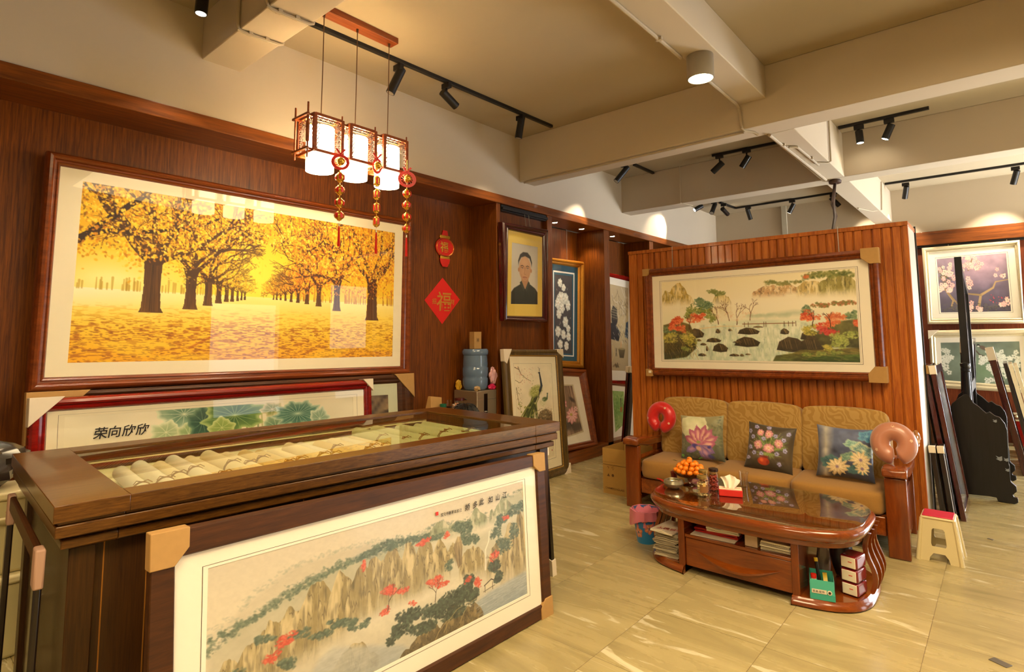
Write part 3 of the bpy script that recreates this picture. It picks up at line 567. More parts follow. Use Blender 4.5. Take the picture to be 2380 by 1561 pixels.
def art_blossom():
    W, H = 190, 150; p = Paint(W, H, '6c5c6c', 21); R = p.r
    p.vgrad([(0, 'a08898'), (.45, '7c6c80'), (1, '4c4658')]); yy, xx = np.mgrid[0:H, 0:W]; p.mix(np.clip(1 - np.hypot((xx / W - .62) / .5, (yy / H - .12) / .5), 0, 1) * .8, 'ddb4c4'); n = fbm(H, W, 8, 8, R, 3)[..., None]; p.a *= (.86 + .28 * n)
    p.line([(.12, .62), (.2, .78), (.16, .9)], 7, 4, 'b09064'); p.line([(.05, .5), (.12, .62), (.28, .88)], 5, 4, 'a08458'); p.line([(.56, .9), (.6, .7), (.78, .58), (.82, .48), (1, .45)], 8, 2, 'b8986c'); p.line([(.38, .66), (.6, .7)], 4, 5, 'a08458'); p.line([(.45, .25), (.52, .05)], 3, 2, '8a7040')
    p.clump(.5, .9, .45, .1, 500, .014, ['3c3c34', '585444', '6c6450', '2c2c2c'], .7); p.clump(.1, .4, .12, .3, 120, .02, ['5c6038', '7c7c48', '3c4030'], .6)
    for (x0, x1, y0, y1, n) in [(.0, .24, .1, .62, 34), (.36, .62, .0, .25, 16), (.34, .5, .35, .6, 10), (.4, .6, .82, .98, 8), (.8, .98, .76, .9, 7), (.5, .66, .12, .24, 5), (.82, .95, .2, .4, 4)]:
        for k in range(n): p.petals(R.uniform(x0, x1), R.uniform(y0, y1), R.uniform(.028, .045), 5, ['e0a09a', 'e8b8b0', 'f0d0b8'][k % 3], 'f8e4d8', R.uniform(0, 6), .5)
    p.scatter(14, .72, .9, .7, .85, .006, .01, ['c83c4c', 'e05060'], 1)
    return p.a

def art_whiteblossom():
    W, H = 190, 110; p = Paint(W, H, '7c8c7c', 25); R = p.r; n = fbm(H, W, 5, 4, R, 3)[..., None]; p.a *= (.8 + .35 * n)
    p.mix(np.clip(1 - np.hypot((np.mgrid[0:H, 0:W][1] / W - .55) / .35, (np.mgrid[0:H, 0:W][0] / H - .7) / .5), 0, 1) * .6, '7ca070')
    p.line([(.36, .0), (.5, .3), (.7, .42)], 4, 2, '5c5044'); p.blob(.55, .14, .06, .03, '6c5c50', 1, .3, .5); p.blob(.49, .08, .022, .02, '20201e', 1, .2); p.blob(.49, .1, .016, .01, 'f0f0e8', 1, .2)
    for (x0, x1, y0, y1, n) in [(.6, .98, .2, .8, 60), (.0, .14, .1, .8, 18), (.5, .62, .35, .5, 8), (.55, .75, .85, 1, 10)]:
        for k in range(n): p.petals(R.uniform(x0, x1), R.uniform(y0, y1), R.uniform(.03, .05), 5, 'd8dccc', 'f8faf0', R.uniform(0, 6), .5)
    p.blob(.93, .93, .02, .02, '5c3c38', .9, .1)
    return p.a

def art_darkrock():
    W, H = 60, 70; p = Paint(W, H, '6c5c48', 27); R = p.r
    for k in range(60):
        x = R.uniform(0, 1); p.line([(x, R.uniform(0, .4)), (x - .2, R.uniform(.5, 1))], R.uniform(1, 3), 1, ['b89c74', '2c2420', '8c7454'][k % 3], .7)
    p.clump(.2, .2, .2, .2, 60, .03, ['2c3028', '3c4034'], .7); return p.a

# cushions
def art_cush_lotus():
    W, H = 130, 130; p = Paint(W, H, '8a8460', 41); R = p.r
    p.vgrad([(0, '9a946c'), (1, '4c5040')]); leaf_disc(p, .34, .26, .34, .3, 'dcd8b4', 'cfcfa0', 'e8e4c0', 7, 3, 24, 0, .05); p.clump(.85, .4, .14, .4, 200, .03, ['3c4434', '5c6448', '7c7c54', 'a8a078'], .6); p.clump(.08, .6, .08, .3, 90, .03, ['4c5040', '6c6c50', 'a8a078'], .6)
    p.clump(.5, .94, .5, .1, 160, .03, ['3c3c34', '5c5c48', '7c7458'], .7)
    for a, L in [(-2.7, .36), (-2.2, .36), (-1.75, .38), (-1.3, .4), (-.9, .38), (-.45, .38), (-.1, .3), (.5, .3), (2.7, .32), (1.3, .32), (1.0, .36)]:
        L *= 1.18
        dx, dy = math.cos(a), math.sin(a); q = lambda t, s: (.5 + dx * L * t - dy * .09 * s, .66 + dy * L * t + dx * .09 * s)
        cc = 'b05878' if a < 0 else '80649c'
        p.poly([q(0, 0), q(.4, .9), (q(.75, .8)), q(1, 0), q(.75, -.8), q(.4, -.9)], cc, .97, 1); p.poly([q(0, 0), q(.4, .7), (q(.7, .5)), q(.88, 0), q(.7, -.5), q(.4, -.7)], 'e8b8a0' if a < 0 else 'c08ca0', .9, 6)
    p.blob(.4, .7, .11, .06, '40388c', .9, .4, .5); p.blob(.46, .74, .09, .06, 'e0a890', .9, .5, .6); p.blob(.7, .7, .06, .04, '483c90', .9, .5, -.4); p.blob(.72, .92, .1, .06, '3c3c7c', .9, .5, .4); p.blob(.46, .6, .05, .04, '8c9050', 1, .3)
    return p.a
def art_cush_vase():
    W, H = 130, 130; p = Paint(W, H, '4a3c28', 43); R = p.r; p.vgrad([(0, '40341f'), (.7, '5a4a30'), (1, '2c2418')])
    for k in range(200):
        a = R.uniform(-3.1, 0); L = R.uniform(.1, .45); x, y = .5, .55; p.line([(x + math.cos(a) * L * .4, y + math.sin(a) * L * .3), (x + math.cos(a) * L, y + math.sin(a) * L)], 2.2, 1, ['7c8c44', '5c7434', 'a8ac64', '3c5028'][k % 4], .8)
    for k in range(60):
        a = R.uniform(.1, 3.0); L = R.uniform(.1, .3); p.line([(.5, .62), (.5 + math.cos(a) * L, .62 + math.sin(a) * L * .5)], 2, 1, ['7c8c44', '98a058'][k % 2], .8)
    for (x, y, r) in [(.3, .2, .085), (.48, .22, .1), (.28, .48, .1), (.5, .52, .12), (.7, .4, .1)]:
        p.petals(x, y, r, 8, 'c88088', 'e8b4ac', .3, .5); p.petals(x, y, r * .6, 7, 'e0a09c', 'f8dcc8', .8, .5); p.blob(x, y, .02, .02, 'd8a858')
    for (x, y) in [(.14, .32), (.38, .33), (.62, .24), (.8, .3), (.1, .55), (.84, .52), (.2, .66), (.68, .62), (.36, .66), (.08, .78), (.74, .82), (.2, .08), (.88, .16), (.46, .06), (.06, .2)]:
        p.petals(x, y, .055, 5, '8c88b8', 'c4bcd8', R.uniform(0, 6), .55); p.blob(x, y, .012, .012, '3c3468')
    p.blob(.42, .82, .13, .1, 'b83c14', 1, .15); p.blob(.38, .8, .05, .05, 'e86c2c', .8, .6); p.blob(.5, .83, .04, .06, '7c200c', .6, .6); p.poly([(.33, .7), (.51, .7), (.5, .74), (.34, .74)], '7c2410', 1)
    return p.a
def art_cush_blue():
    W, H = 130, 130; p = Paint(W, H, '3c4868', 45); R = p.r
    p.vgrad([(0, '525a78'), (.5, '48506c'), (1, '242838')]); n = fbm(H, W, 5, 5, R, 3)[..., None]; p.a *= (.75 + .5 * n)
    yy, xx = np.mgrid[0:H, 0:W]; p.mix(np.clip(1 - abs(xx / W - .17) / .16, 0, 1) * .75 * (n[..., 0] + .4), 'd8ccb0')
    leaf_disc(p, .88, .14, .16, .12, '5c98b0', '1c5484', '123c64', 5, 2, 16); leaf_disc(p, .66, .34, .17, .1, 'a8c4a8', '3c7478', '1c4c5c', 5, 3, 16, .2); leaf_disc(p, .82, .42, .2, .14, 'c8c8a0', '3c7480', '143c54', 5, 4, 18, .3); leaf_disc(p, .56, .56, .14, .08, '98b090', '2c5c58', '1c4448', 4, 5, 12, -.4)
    leaf_disc(p, .28, .7, .22, .13, '48706c', '2c4c54', '1c3440', 5, 6, 14); leaf_disc(p, .7, .8, .2, .09, '48706c', '284850', '182c38', 5, 7, 14)
    for (x, y, r, n0, sq) in [(.38, .78, .23, 12, 1), (.78, .6, .2, 12, 1), (.8, .76, .14, 10, 1)]:
        p.petals(x, y, r, n0, 'c8b080', 'e8d0a4', .3, .2, .0, .85); p.blob(x, y, .04, .04, '6c5480', .8, .6)
    return p.a
def art_bin():
    W, H = 200, 80; p = Paint(W, H, '1c6ca8', 47); R = p.r; p.vgrad([(0, '2c4c84'), (.4, '1c6cac'), (1, '1c80b8')])
    for (x, y, r) in [(.05, .2, .05), (.15, .5, .07), (.24, .75, .05), (.35, .3, .06), (.45, .65, .07), (.55, .2, .05), (.62, .5, .07), (.75, .75, .05), (.82, .3, .06), (.93, .6, .06)]:
        p.petals(x, y, r, 5, 'c86c3c', 'e8a078', R.uniform(0, 6), .55); p.blob(x, y, .012, .012, '5c2c14')
    return p.a
# ---------------------------------------------------------------- materials
def lin(c):
    c = np.asarray(c, float); return np.where(c <= .04045, c / 12.92, ((c + .055) / 1.055) ** 2.4)
def L(h):
    return tuple(float(v) for v in lin([int(h[i:i + 2], 16) / 255. for i in (0, 2, 4)])) + (1.,)
_mats = {}
def nodes(name):
    m = bpy.data.materials.new(name); m.use_nodes = True; nt = m.node_tree; return m, nt, nt.nodes['Principled BSDF']
def N(nt, typ, **k):
    n = nt.nodes.new(typ)
    for a, b in k.items():
        if a.startswith('i_'): n.inputs[a[2:].replace('_', ' ')].default_value = b
        else: setattr(n, a, b)
    return n
def plain(name, col, rough=.5, metal=0., var=.06, scale=12., bump=0., coat=0., spec=.5, sheen=0., emis=None, trans=0., alpha=1.):
    if name in _mats: return _mats[name]
    m, nt, p = nodes(name); lk = nt.links.new
    tc = N(nt, 'ShaderNodeTexCoord'); nz = N(nt, 'ShaderNodeTexNoise', i_Scale=scale, i_Detail=3.)
    lk(tc.outputs['Object'], nz.inputs['Vector'])
    c = L(col) if isinstance(col, str) else col
    mx = N(nt, 'ShaderNodeMix', data_type='RGBA'); mx.inputs[6].default_value = tuple(v * (1 - var) for v in c[:3]) + (1,); mx.inputs[7].default_value = tuple(min(1, v * (1 + var)) for v in c[:3]) + (1,)
    lk(nz.outputs['Fac'], mx.inputs[0]); lk(mx.outputs[2], p.inputs['Base Color'])
    p.inputs['Roughness'].default_value = rough; p.inputs['Metallic'].default_value = metal; p.inputs['Coat Weight'].default_value = coat; p.inputs['Coat Roughness'].default_value = .08
    p.inputs['Specular IOR Level'].default_value = spec; p.inputs['Sheen Weight'].default_value = sheen; p.inputs['Transmission Weight'].default_value = trans; p.inputs['Alpha'].default_value = alpha
    if bump:
        b = N(nt, 'ShaderNodeBump', i_Strength=bump, i_Distance=.004); lk(nz.outputs['Fac'], b.inputs['Height']); lk(b.outputs['Normal'], p.inputs['Normal'])
    if emis: p.inputs['Emission Color'].default_value = emis[0]; p.inputs['Emission Strength'].default_value = emis[1]
    _mats[name] = m; return m
def wood(name, c1, c2, axis='Z', scale=7., rough=.35, coat=.0, stretch=14., c3=None):
    if name in _mats: return _mats[name]
    m, nt, p = nodes(name); lk = nt.links.new
    tc = N(nt, 'ShaderNodeTexCoord'); mp = N(nt, 'ShaderNodeMapping')
    s = {'X': (1, stretch, stretch), 'Y': (stretch, 1, stretch), 'Z': (stretch, stretch, 1)}[axis]; mp.inputs['Scale'].default_value = s
    lk(tc.outputs['Object'], mp.inputs['Vector'])
    n1 = N(nt, 'ShaderNodeTexNoise', i_Scale=scale * .35, i_Detail=6., i_Roughness=.62, i_Distortion=.6); n2 = N(nt, 'ShaderNodeTexNoise', i_Scale=scale * 3., i_Detail=2.)
    n3 = N(nt, 'ShaderNodeTexNoise', i_Scale=1.3, i_Detail=2.)
    lk(mp.outputs[0], n1.inputs['Vector']); lk(mp.outputs[0], n2.inputs['Vector']); lk(tc.outputs['Object'], n3.inputs['Vector'])
    cr = N(nt, 'ShaderNodeValToRGB'); cr.color_ramp.elements[0].position = .3; cr.color_ramp.elements[0].color = L(c1); cr.color_ramp.elements[1].position = .72; cr.color_ramp.elements[1].color = L(c2)
    lk(n1.outputs['Fac'], cr.inputs[0])
    mx = N(nt, 'ShaderNodeMix', data_type='RGBA', blend_type='MULTIPLY'); mx.inputs[0].default_value = .35; lk(cr.outputs[0], mx.inputs[6]); lk(n2.outputs['Fac'], mx.inputs[7])
    m2 = N(nt, 'ShaderNodeMix', data_type='RGBA', blend_type='OVERLAY'); m2.inputs[0].default_value = .3; lk(mx.outputs[2], m2.inputs[6]); lk(n3.outputs['Fac'], m2.inputs[7])
    lk(m2.outputs[2], p.inputs['Base Color']); p.inputs['Roughness'].default_value = rough; p.inputs['Coat Weight'].default_value = coat; p.inputs['Coat Roughness'].default_value = .06; p.inputs['Specular IOR Level'].default_value = .35
    b = N(nt, 'ShaderNodeBump', i_Strength=.08, i_Distance=.002); lk(n2.outputs['Fac'], b.inputs['Height']); lk(b.outputs['Normal'], p.inputs['Normal'])
    _mats[name] = m; return m
def painted(name='painted_picture', rough=.6, sheen=0.):
    if name in _mats: return _mats[name]
    m, nt, p = nodes(name); a = N(nt, 'ShaderNodeAttribute', attribute_name='paint'); nt.links.new(a.outputs['Color'], p.inputs['Base Color'])
    p.inputs['Roughness'].default_value = rough; p.inputs['Sheen Weight'].default_value = sheen; _mats[name] = m; return m
def glass(name, tint=(1, 1, 1, 1), refl=1.0, rough=0.0, minf=.0):
    """thin pane: mirror by Fresnel, the rest passes straight through"""
    if name in _mats: return _mats[name]
    m, nt, p = nodes(name); nt.nodes.remove(p); lk = nt.links.new; out = nt.nodes['Material Output']
    t = N(nt, 'ShaderNodeBsdfTransparent'); t.inputs[0].default_value = tint; g = N(nt, 'ShaderNodeBsdfGlossy', i_Roughness=rough); fr = N(nt, 'ShaderNodeFresnel', i_IOR=1.52)
    ml = N(nt, 'ShaderNodeMath', operation='MULTIPLY_ADD'); ml.inputs[1].default_value = refl; ml.inputs[2].default_value = minf; lk(fr.outputs[0], ml.inputs[0]); gm = N(nt, 'ShaderNodeNewGeometry'); m2 = N(nt, 'ShaderNodeMath', operation='MULTIPLY'); iv = N(nt, 'ShaderNodeMath', operation='SUBTRACT'); iv.inputs[0].default_value = 1.; lk(gm.outputs['Backfacing'], iv.inputs[1]); lk(ml.outputs[0], m2.inputs[0]); lk(iv.outputs[0], m2.inputs[1]); m2.use_clamp = True; ml = m2
    mx = N(nt, 'ShaderNodeMixShader'); lk(ml.outputs[0], mx.inputs[0]); lk(t.outputs[0], mx.inputs[1]); lk(g.outputs[0], mx.inputs[2]); lk(mx.outputs[0], out.inputs[0]); _mats[name] = m; return m
def glow(name, col, strength):
    if name in _mats: return _mats[name]
    m, nt, p = nodes(name); p.inputs['Base Color'].default_value = (.9, .85, .75, 1); p.inputs['Emission Color'].default_value = col; p.inputs['Emission Strength'].default_value = strength; p.inputs['Roughness'].default_value = .6
    _mats[name] = m; return m
def tiles():
    m, nt, p = nodes('floor_tiles'); lk = nt.links.new; g = N(nt, 'ShaderNodeNewGeometry'); sp = N(nt, 'ShaderNodeSeparateXYZ'); lk(g.outputs['Position'], sp.inputs[0])
    def M(op, a, b=None, c=None):
        n = N(nt, 'ShaderNodeMath', operation=op)
        for i, v in enumerate((a, b, c)):
            if v is None: continue
            if isinstance(v, (int, float)): n.inputs[i].default_value = v
            else: lk(v, n.inputs[i])
        return n.outputs[0]
    def axis(o, off, pitch):
        q = M('DIVIDE', M('ADD', o, -off), pitch); fl = M('FLOOR', q); fr = M('SUBTRACT', q, fl); d = M('MULTIPLY', M('MINIMUM', fr, M('SUBTRACT', 1., fr)), pitch); return fl, d
    fx, dx = axis(sp.outputs[0], 2.45, .61); fy, dy = axis(sp.outputs[1], .40, .604)
    line = M('LESS_THAN', M('MINIMUM', dx, dy), .0014)
    cb = N(nt, 'ShaderNodeCombineXYZ'); lk(fx, cb.inputs[0]); lk(fy, cb.inputs[1]); wn = N(nt, 'ShaderNodeTexWhiteNoise', noise_dimensions='2D'); lk(cb.outputs[0], wn.inputs['Vector'])
    off = N(nt, 'ShaderNodeVectorMath', operation='SCALE'); lk(wn.outputs['Color'], off.inputs[0]); off.inputs['Scale'].default_value = 9.
    ad = N(nt, 'ShaderNodeVectorMath', operation='ADD'); lk(g.outputs['Position'], ad.inputs[0]); lk(off.outputs[0], ad.inputs[1])
    mp = N(nt, 'ShaderNodeMapping'); mp.inputs['Rotation'].default_value = (0, 0, math.radians(14)); mp.inputs['Scale'].default_value = (5.2, .75, 1); lk(ad.outputs[0], mp.inputs['Vector'])
    n1 = N(nt, 'ShaderNodeTexNoise', i_Scale=1.5, i_Detail=7., i_Roughness=.62, i_Distortion=.8); lk(mp.outputs[0], n1.inputs['Vector'])
    cr = N(nt, 'ShaderNodeValToRGB'); e = cr.color_ramp.elements; e[0].position = .28; e[0].color = L('8e8058'); e[1].position = .80; e[1].color = L('ccbc8c'); e.new(.45).color = L('a8986a'); e.new(.58).color = L('b0a070'); e.new(.69).color = L('bcac7c')
    lk(n1.outputs['Fac'], cr.inputs[0])
    n2 = N(nt, 'ShaderNodeTexNoise', i_Scale=1.7, i_Detail=5., i_Distortion=1.8); lk(mp.outputs[0], n2.inputs['Vector']); vr = N(nt, 'ShaderNodeValToRGB'); v = vr.color_ramp.elements; v[0].position = .64; v[0].color = (0, 0, 0, 1); v[1].position = .67; v[1].color = (1, 1, 1, 1); lk(n2.outputs['Fac'], vr.inputs[0])
    vm = N(nt, 'ShaderNodeMix', data_type='RGBA'); lk(M('MULTIPLY', vr.outputs[0], .55), vm.inputs[0]); lk(cr.outputs[0], vm.inputs[6]); vm.inputs[7].default_value = L('e8dfc2')
    lm = N(nt, 'ShaderNodeMix', data_type='RGBA'); lk(line, lm.inputs[0]); lk(vm.outputs[2], lm.inputs[6]); lm.inputs[7].default_value = L('6e5c3c')
    lk(lm.outputs[2], p.inputs['Base Color']); rr = N(nt, 'ShaderNodeMapRange'); lk(n1.outputs['Fac'], rr.inputs[0]); rr.inputs[3].default_value = .2; rr.inputs[4].default_value = .34; lk(rr.outputs[0], p.inputs['Roughness']); return m
def damask(name, c1, c2, scale=9.):
    m, nt, p = nodes(name); lk = nt.links.new; tc = N(nt, 'ShaderNodeTexCoord'); n0 = N(nt, 'ShaderNodeTexNoise', i_Scale=scale * .8, i_Detail=2.)
    lk(tc.outputs['Object'], n0.inputs['Vector']); ad = N(nt, 'ShaderNodeVectorMath', operation='MULTIPLY_ADD'); lk(n0.outputs['Color'], ad.inputs[0]); ad.inputs[1].default_value = (.16, .16, .16); lk(tc.outputs['Object'], ad.inputs[2])
    wv = N(nt, 'ShaderNodeTexWave', wave_type='RINGS', rings_direction='SPHERICAL', i_Scale=scale * .9, i_Distortion=14., i_Detail=1.6); wv.inputs['Detail Scale'].default_value = 1.2; lk(ad.outputs[0], wv.inputs['Vector'])
    cr = N(nt, 'ShaderNodeValToRGB'); cr.color_ramp.elements[0].position = .42; cr.color_ramp.elements[0].color = L(c1); cr.color_ramp.elements[1].position = .60; cr.color_ramp.elements[1].color = L(c2); lk(wv.outputs['Fac'], cr.inputs[0])
    lk(cr.outputs[0], p.inputs['Base Color']); p.inputs['Roughness'].default_value = .75; p.inputs['Sheen Weight'].default_value = .25; return m

WALL = plain('wall_paint', 'c2b49e', .85, var=.03, scale=2.5); CEIL = plain('ceiling_paint', 'a99a80', .9, var=.03, scale=2.)
PANEL = wood('dark_walnut_panelling', '4a2003', '96500a', 'Z', 10., .42, .0, 26.); PANELX = wood('dark_walnut_rail', '5c2c0a', '9c5418', 'X', 6., .36, .2)
PANELY = wood('dark_walnut_rail_across', '5c2c0a', '9c5418', 'Y', 6., .36, .2)
FLUTE = wood('orange_teak_battens', 'a04c12', 'd8802e', 'Z', 8., .38, .15); COUNT = wood('counter_walnut', '47290e', '7c4f1c', 'X', 14., .3, .25, 34.); COUNTV = wood('counter_walnut_upright', '301a0a', '50300f', 'Z', 14., .4, .1, 30.)
RED = wood('lacquered_rosewood', '6a2a08', '9e4e14', 'Y', 5., .22, .8, 8.); REDV = wood('lacquered_rosewood_upright', '6a2a08', '944710', 'Z', 5., .25, .7, 8.)
FR_BR = wood('brown_frame', '6a2c0c', '9a4c1a', 'X', 5., .3, .4); FR_RED = wood('red_frame', '7c0c08', 'a81c12', 'X', 5., .25, .6); FR_DK = wood('dark_frame', '3c200c', '5e3412', 'X', 9., .5, .0); FR_MAH = wood('mahogany_frame', '3a0d0c', '5c1a16', 'Z', 5., .2, .8)
FR_BRZ = wood('bronze_frame', '4a371c', '7a6030', 'Z', 8., .35, .3); FR_GOLD = plain('gilt_frame', 'c98a2c', .35, .55, .2, 60.); FR_SILV = plain('champagne_frame', 'd8cba8', .4, .25, .08, 30.); FR_BLK = wood('black_frame', '140e0c', '2a1d18', 'Z', 6., .3, .4)
MATBD = plain('cream_mat_board', 'efe4c4', .8, var=.02); MATW = plain('white_mat_board', 'f2ead8', .8, var=.02); MATY = plain('gold_mat_board', 'e8c85c', .6, .1, .03); MATB = plain('teal_mat_board', '2c5866', .8, var=.05)
INK = plain('dark_line', '3a2c20', .8); INKB = plain('ink', '1c1410', .8, var=.02); KRAFT = plain('kraft_card', 'b38a50', .75, var=.08, scale=40.); WCARD = plain('white_card', 'e6d8c0', .7, var=.05)
BLACK = plain('black_metal', '1d1a18', .45, .3); GLASSP = glass('picture_glass', (1, 1, 1, 1), .8); GLASSC = glass('clear_glass', (.97, .98, .96, 1), 1.2)
GOLD = plain('gold_plastic', 'd8a540', .25, .85, .1, 60.); REDP = plain('red_plastic', 'c81c10', .35, var=.08); CONDUIT = plain('painted_conduit', 'b4a68e', .6)
# ---------------------------------------------------------------- the room
CE = 3.74
WY = 3.99      # front plane of the left wall's woodwork
BX = 10.5      # front plane of the back wall's woodwork
struct('floor', MB().box(-3.2, 11.3, -5.2, 4.9, -.12, 0), tiles())
struct('ceiling', MB().box(-3.2, 11.3, -5.2, 4.9, CE, CE + .12), CEIL)
struct('wall_left', MB().box(-3.2, 11.3, WY + .01, 4.9, 3.0, CE).box(-3.2, 11.3, 4.6, 4.9, 0, 3.0), WALL)
struct('wall_back', MB().box(BX + .05, 11.3, -5.2, WY + .01, 3.0, CE).box(10.95, 11.3, -5.2, 4.9, 0, 3.0), WALL)
# woodwork of the left wall: recessed bay, closed bay, open niches
bay = MB().box(-3.2, 4.39, 4.36, 4.6, 0, 2.97)
struct('wall_left_panel', bay, PANEL)
struct('trim_1', MB().box(-3.2, BX, WY - .012, 4.37, 2.937, 3.03), PANELX, bevel=.004)
x_div = [(4.39, 4.45), (5.27, 5.365), (6.522, 6.655), (7.82, 7.95), (9.1, 9.23)]
nb = MB().box(4.45, 5.27, 4.05, 4.36, 0, 2.937).box(5.365, 10.95, 4.42, 4.6, 0, 2.937)
struct('wall_left_niche_back', nb, PANEL)
dv = MB()
for a, b in x_div: dv.box(a, b, WY, 4.6, 0, 2.937)
struct('trim_2', dv, PANEL, bevel=.004)
struct('trim_3', MB().box(5.365, BX, WY, 4.42, .1, .14).box(5.365, BX, WY + .015, 4.42, 0, .1), PANELX)
# rail in the closed bay
t = thing('hanging_rail', 'black picture rail under the wooden fascia above the portrait', 'rail', (4.86, 4.0, 2.86))
MB().box(4.47, 5.26, 3.965, 3.995, 2.875, 2.905).build('rail', BLACK, t, bevel=.004); MB().box(4.47, 5.26, 3.995, 4.05, 2.865, 2.93).build('rail_housing', BLACK, t)
# beams
def beam(n, *b): struct(n, MB().box(*b), WALL, bevel=.006)
beam('trim_4', 1.44, 1.70, -5.2, WY + .02, 3.42, CE)
beam('trim_5', 4.79, 5.06, -5.2, WY + .02, 3.245, CE)
beam('trim_6', 7.04, 7.30, -5.2, WY + .02, 3.245, CE)
beam('trim_7', 5.06, 7.04, 1.225, 1.455, 3.245, CE); beam('trim_8', 7.30, BX + .06, 1.225, 1.455, 3.245, CE)
beam('trim_9', 1.70, 4.79, 1.36, 1.58, 3.46, CE); beam('trim_10', -3.2, 1.44, 1.36, 1.58, 3.46, CE)
# back wall woodwork
struct('trim_11', MB().box(BX, 10.95, -5.2, 4.2, 2.835, 3.035), PANELY, bevel=.004)
struct('wall_back_panel', MB().box(BX + .10, 10.95, -5.2, 3.99, 0, 2.835), wood('reddish_walnut_panelling', '5a2410', '8e4520', 'Z', 6., .4))
t = thing('hanging_rail', 'black picture rail under the fascia of the far back wall', 'rail', (BX + .05, 0, 2.8))
MB().box(BX + .03, BX + .09, -2.5, .93, 2.80, 2.835).build('rail', BLACK, t)
struct('trim_12', MB().box(10.70, 10.80, 3.05, 3.25, 0, CE).box(BX + .02, BX + .14, 2.75, 2.83, 3.035, CE), plain('pale_pipe_paint', 'c8c4b4', .6))
# unseen walls; the right has a window, plus a doorway added for bounce light
struct('wall_right', MB().box(-3.2, 5.3, -5.2, -5.0, 0, CE).box(5.3, 6.9, -5.2, -5.0, 2.3, CE).box(6.9, 8.3, -5.2, -5.0, 0, CE).box(10.3, 11.3, -5.2, -5.0, 0, CE).box(8.3, 10.3, -5.2, -5.0, 2.9, CE).box(8.3, 10.3, -5.2, -5.0, 0, 1.2), WALL)
struct('wall_behind', MB().box(-3.4, -3.2, -5.2, 4.9, 0, CE), WALL)

# ---------------------------------------------------------------- conduits
def conduit(label, pts, r=.011, clips=(), mat=CONDUIT):
    t = thing('conduit', label, 'conduit', pts[0]); MB().tube(pts, r, 8).build('pipe', mat, t)
    for c in clips: MB().box(c[0] - .012, c[0] + .012, c[1] - .02, c[1] + .02, c[2] - .014, c[2] + .006).build('clip', mat, t)
    return t
zb = 3.42
for (yy, lab) in ((3.42, 'painted conduit wrapped under the near beam, nearer the wall'), (3.05, 'painted conduit wrapped under the near beam, farther from the wall')):
    conduit(lab, [(1.425, yy, CE), (1.425, yy, zb + .02), (1.432, yy, zb - .006), (1.46, yy, zb - .014), (1.68, yy - .02, zb - .014), (1.70, yy - .02, zb - .004), (1.712, yy - .02, zb + .05), (1.712, yy - .02, CE)], .011, [(1.5, yy, zb - .004), (1.6, yy - .01, zb - .004)])
conduit('pale conduit along the edge of the lengthwise beam to the round lamp', [(1.72, 1.575, 3.445), (2.4, 1.575, 3.445), (3.64, 1.575, 3.445)], .012, [(2.6, 1.57, 3.447), (3.3, 1.57, 3.447)])
conduit('pale conduit from the round lamp down the cross beam', [(3.80, 1.575, 3.447), (4.7, 1.575, 3.447), (4.775, 1.575, 3.43), (4.778, 1.56, 3.25), (4.80, 1.55, 3.235), (4.9, 1.5, 3.235), (4.93, 1.48, 3.22)], .012)
conduit('long conduit fixed along the underside of the cross beam', [(4.83, 1.56, 3.233), (4.83, 2.6, 3.233), (4.83, 3.97, 3.233)], .011, [(4.83, 2.2, 3.235), (4.83, 3.1, 3.235)])
conduit('white conduit under the beam before the brown cable', [(5.05, 1.42, 3.232), (5.9, 1.41, 3.232), (7.0, 1.40, 3.232)], .014, [(5.4, 1.41, 3.235)])
conduit('short white conduit beside the longer one under the beam', [(5.5, 1.385, 3.232), (5.55, 1.33, 3.232), (6.3, 1.32, 3.232)], .012, [(6.0, 1.32, 3.235)])
conduit('thin conduit climbing from the beam to the bright right track', [(6.2, 1.33, 3.233), (6.3, 1.24, 3.233), (6.32, 1.212, 3.25), (6.34, 1.212, 3.7)], .009)
conduit('thin conduit bent round the beam near the far wall', [(8.95, 1.42, 3.235), (9.3, 1.30, 3.232), (9.45, 1.212, 3.26), (9.6, 1.212, 3.7)], .009)
conduit('thin vertical conduit on the second cross beam', [(7.03, 3.12, CE), (7.03, 3.12, 3.25), (7.25, 3.05, 3.236)], .008)
t = thing('ceiling_cable', 'dark brown cable hanging from a round ceiling rose to the batten wall', 'cable', (7.12, 1.335, 3.245))
MB().lathe([(.0001, 3.2), (.06, 3.205), (.066, 3.23), (.05, 3.245)], 20, (7.12, 1.335, 0)).build('ceiling_rose', plain('brown_rose', '4a3428', .5), t)
MB().tube([(7.12, 1.335, 3.21), (6.9, 1.32, 2.95), (6.4, 1.22, 2.7), (6.02, 1.18, 2.46)], .014, 8).tube([(7.13, 1.345, 3.21), (6.85, 1.33, 2.92), (6.42, 1.21, 2.71), (6.03, 1.19, 2.46)], .01, 6).build('cord', plain('brown_cord', '3c261a', .6), t)

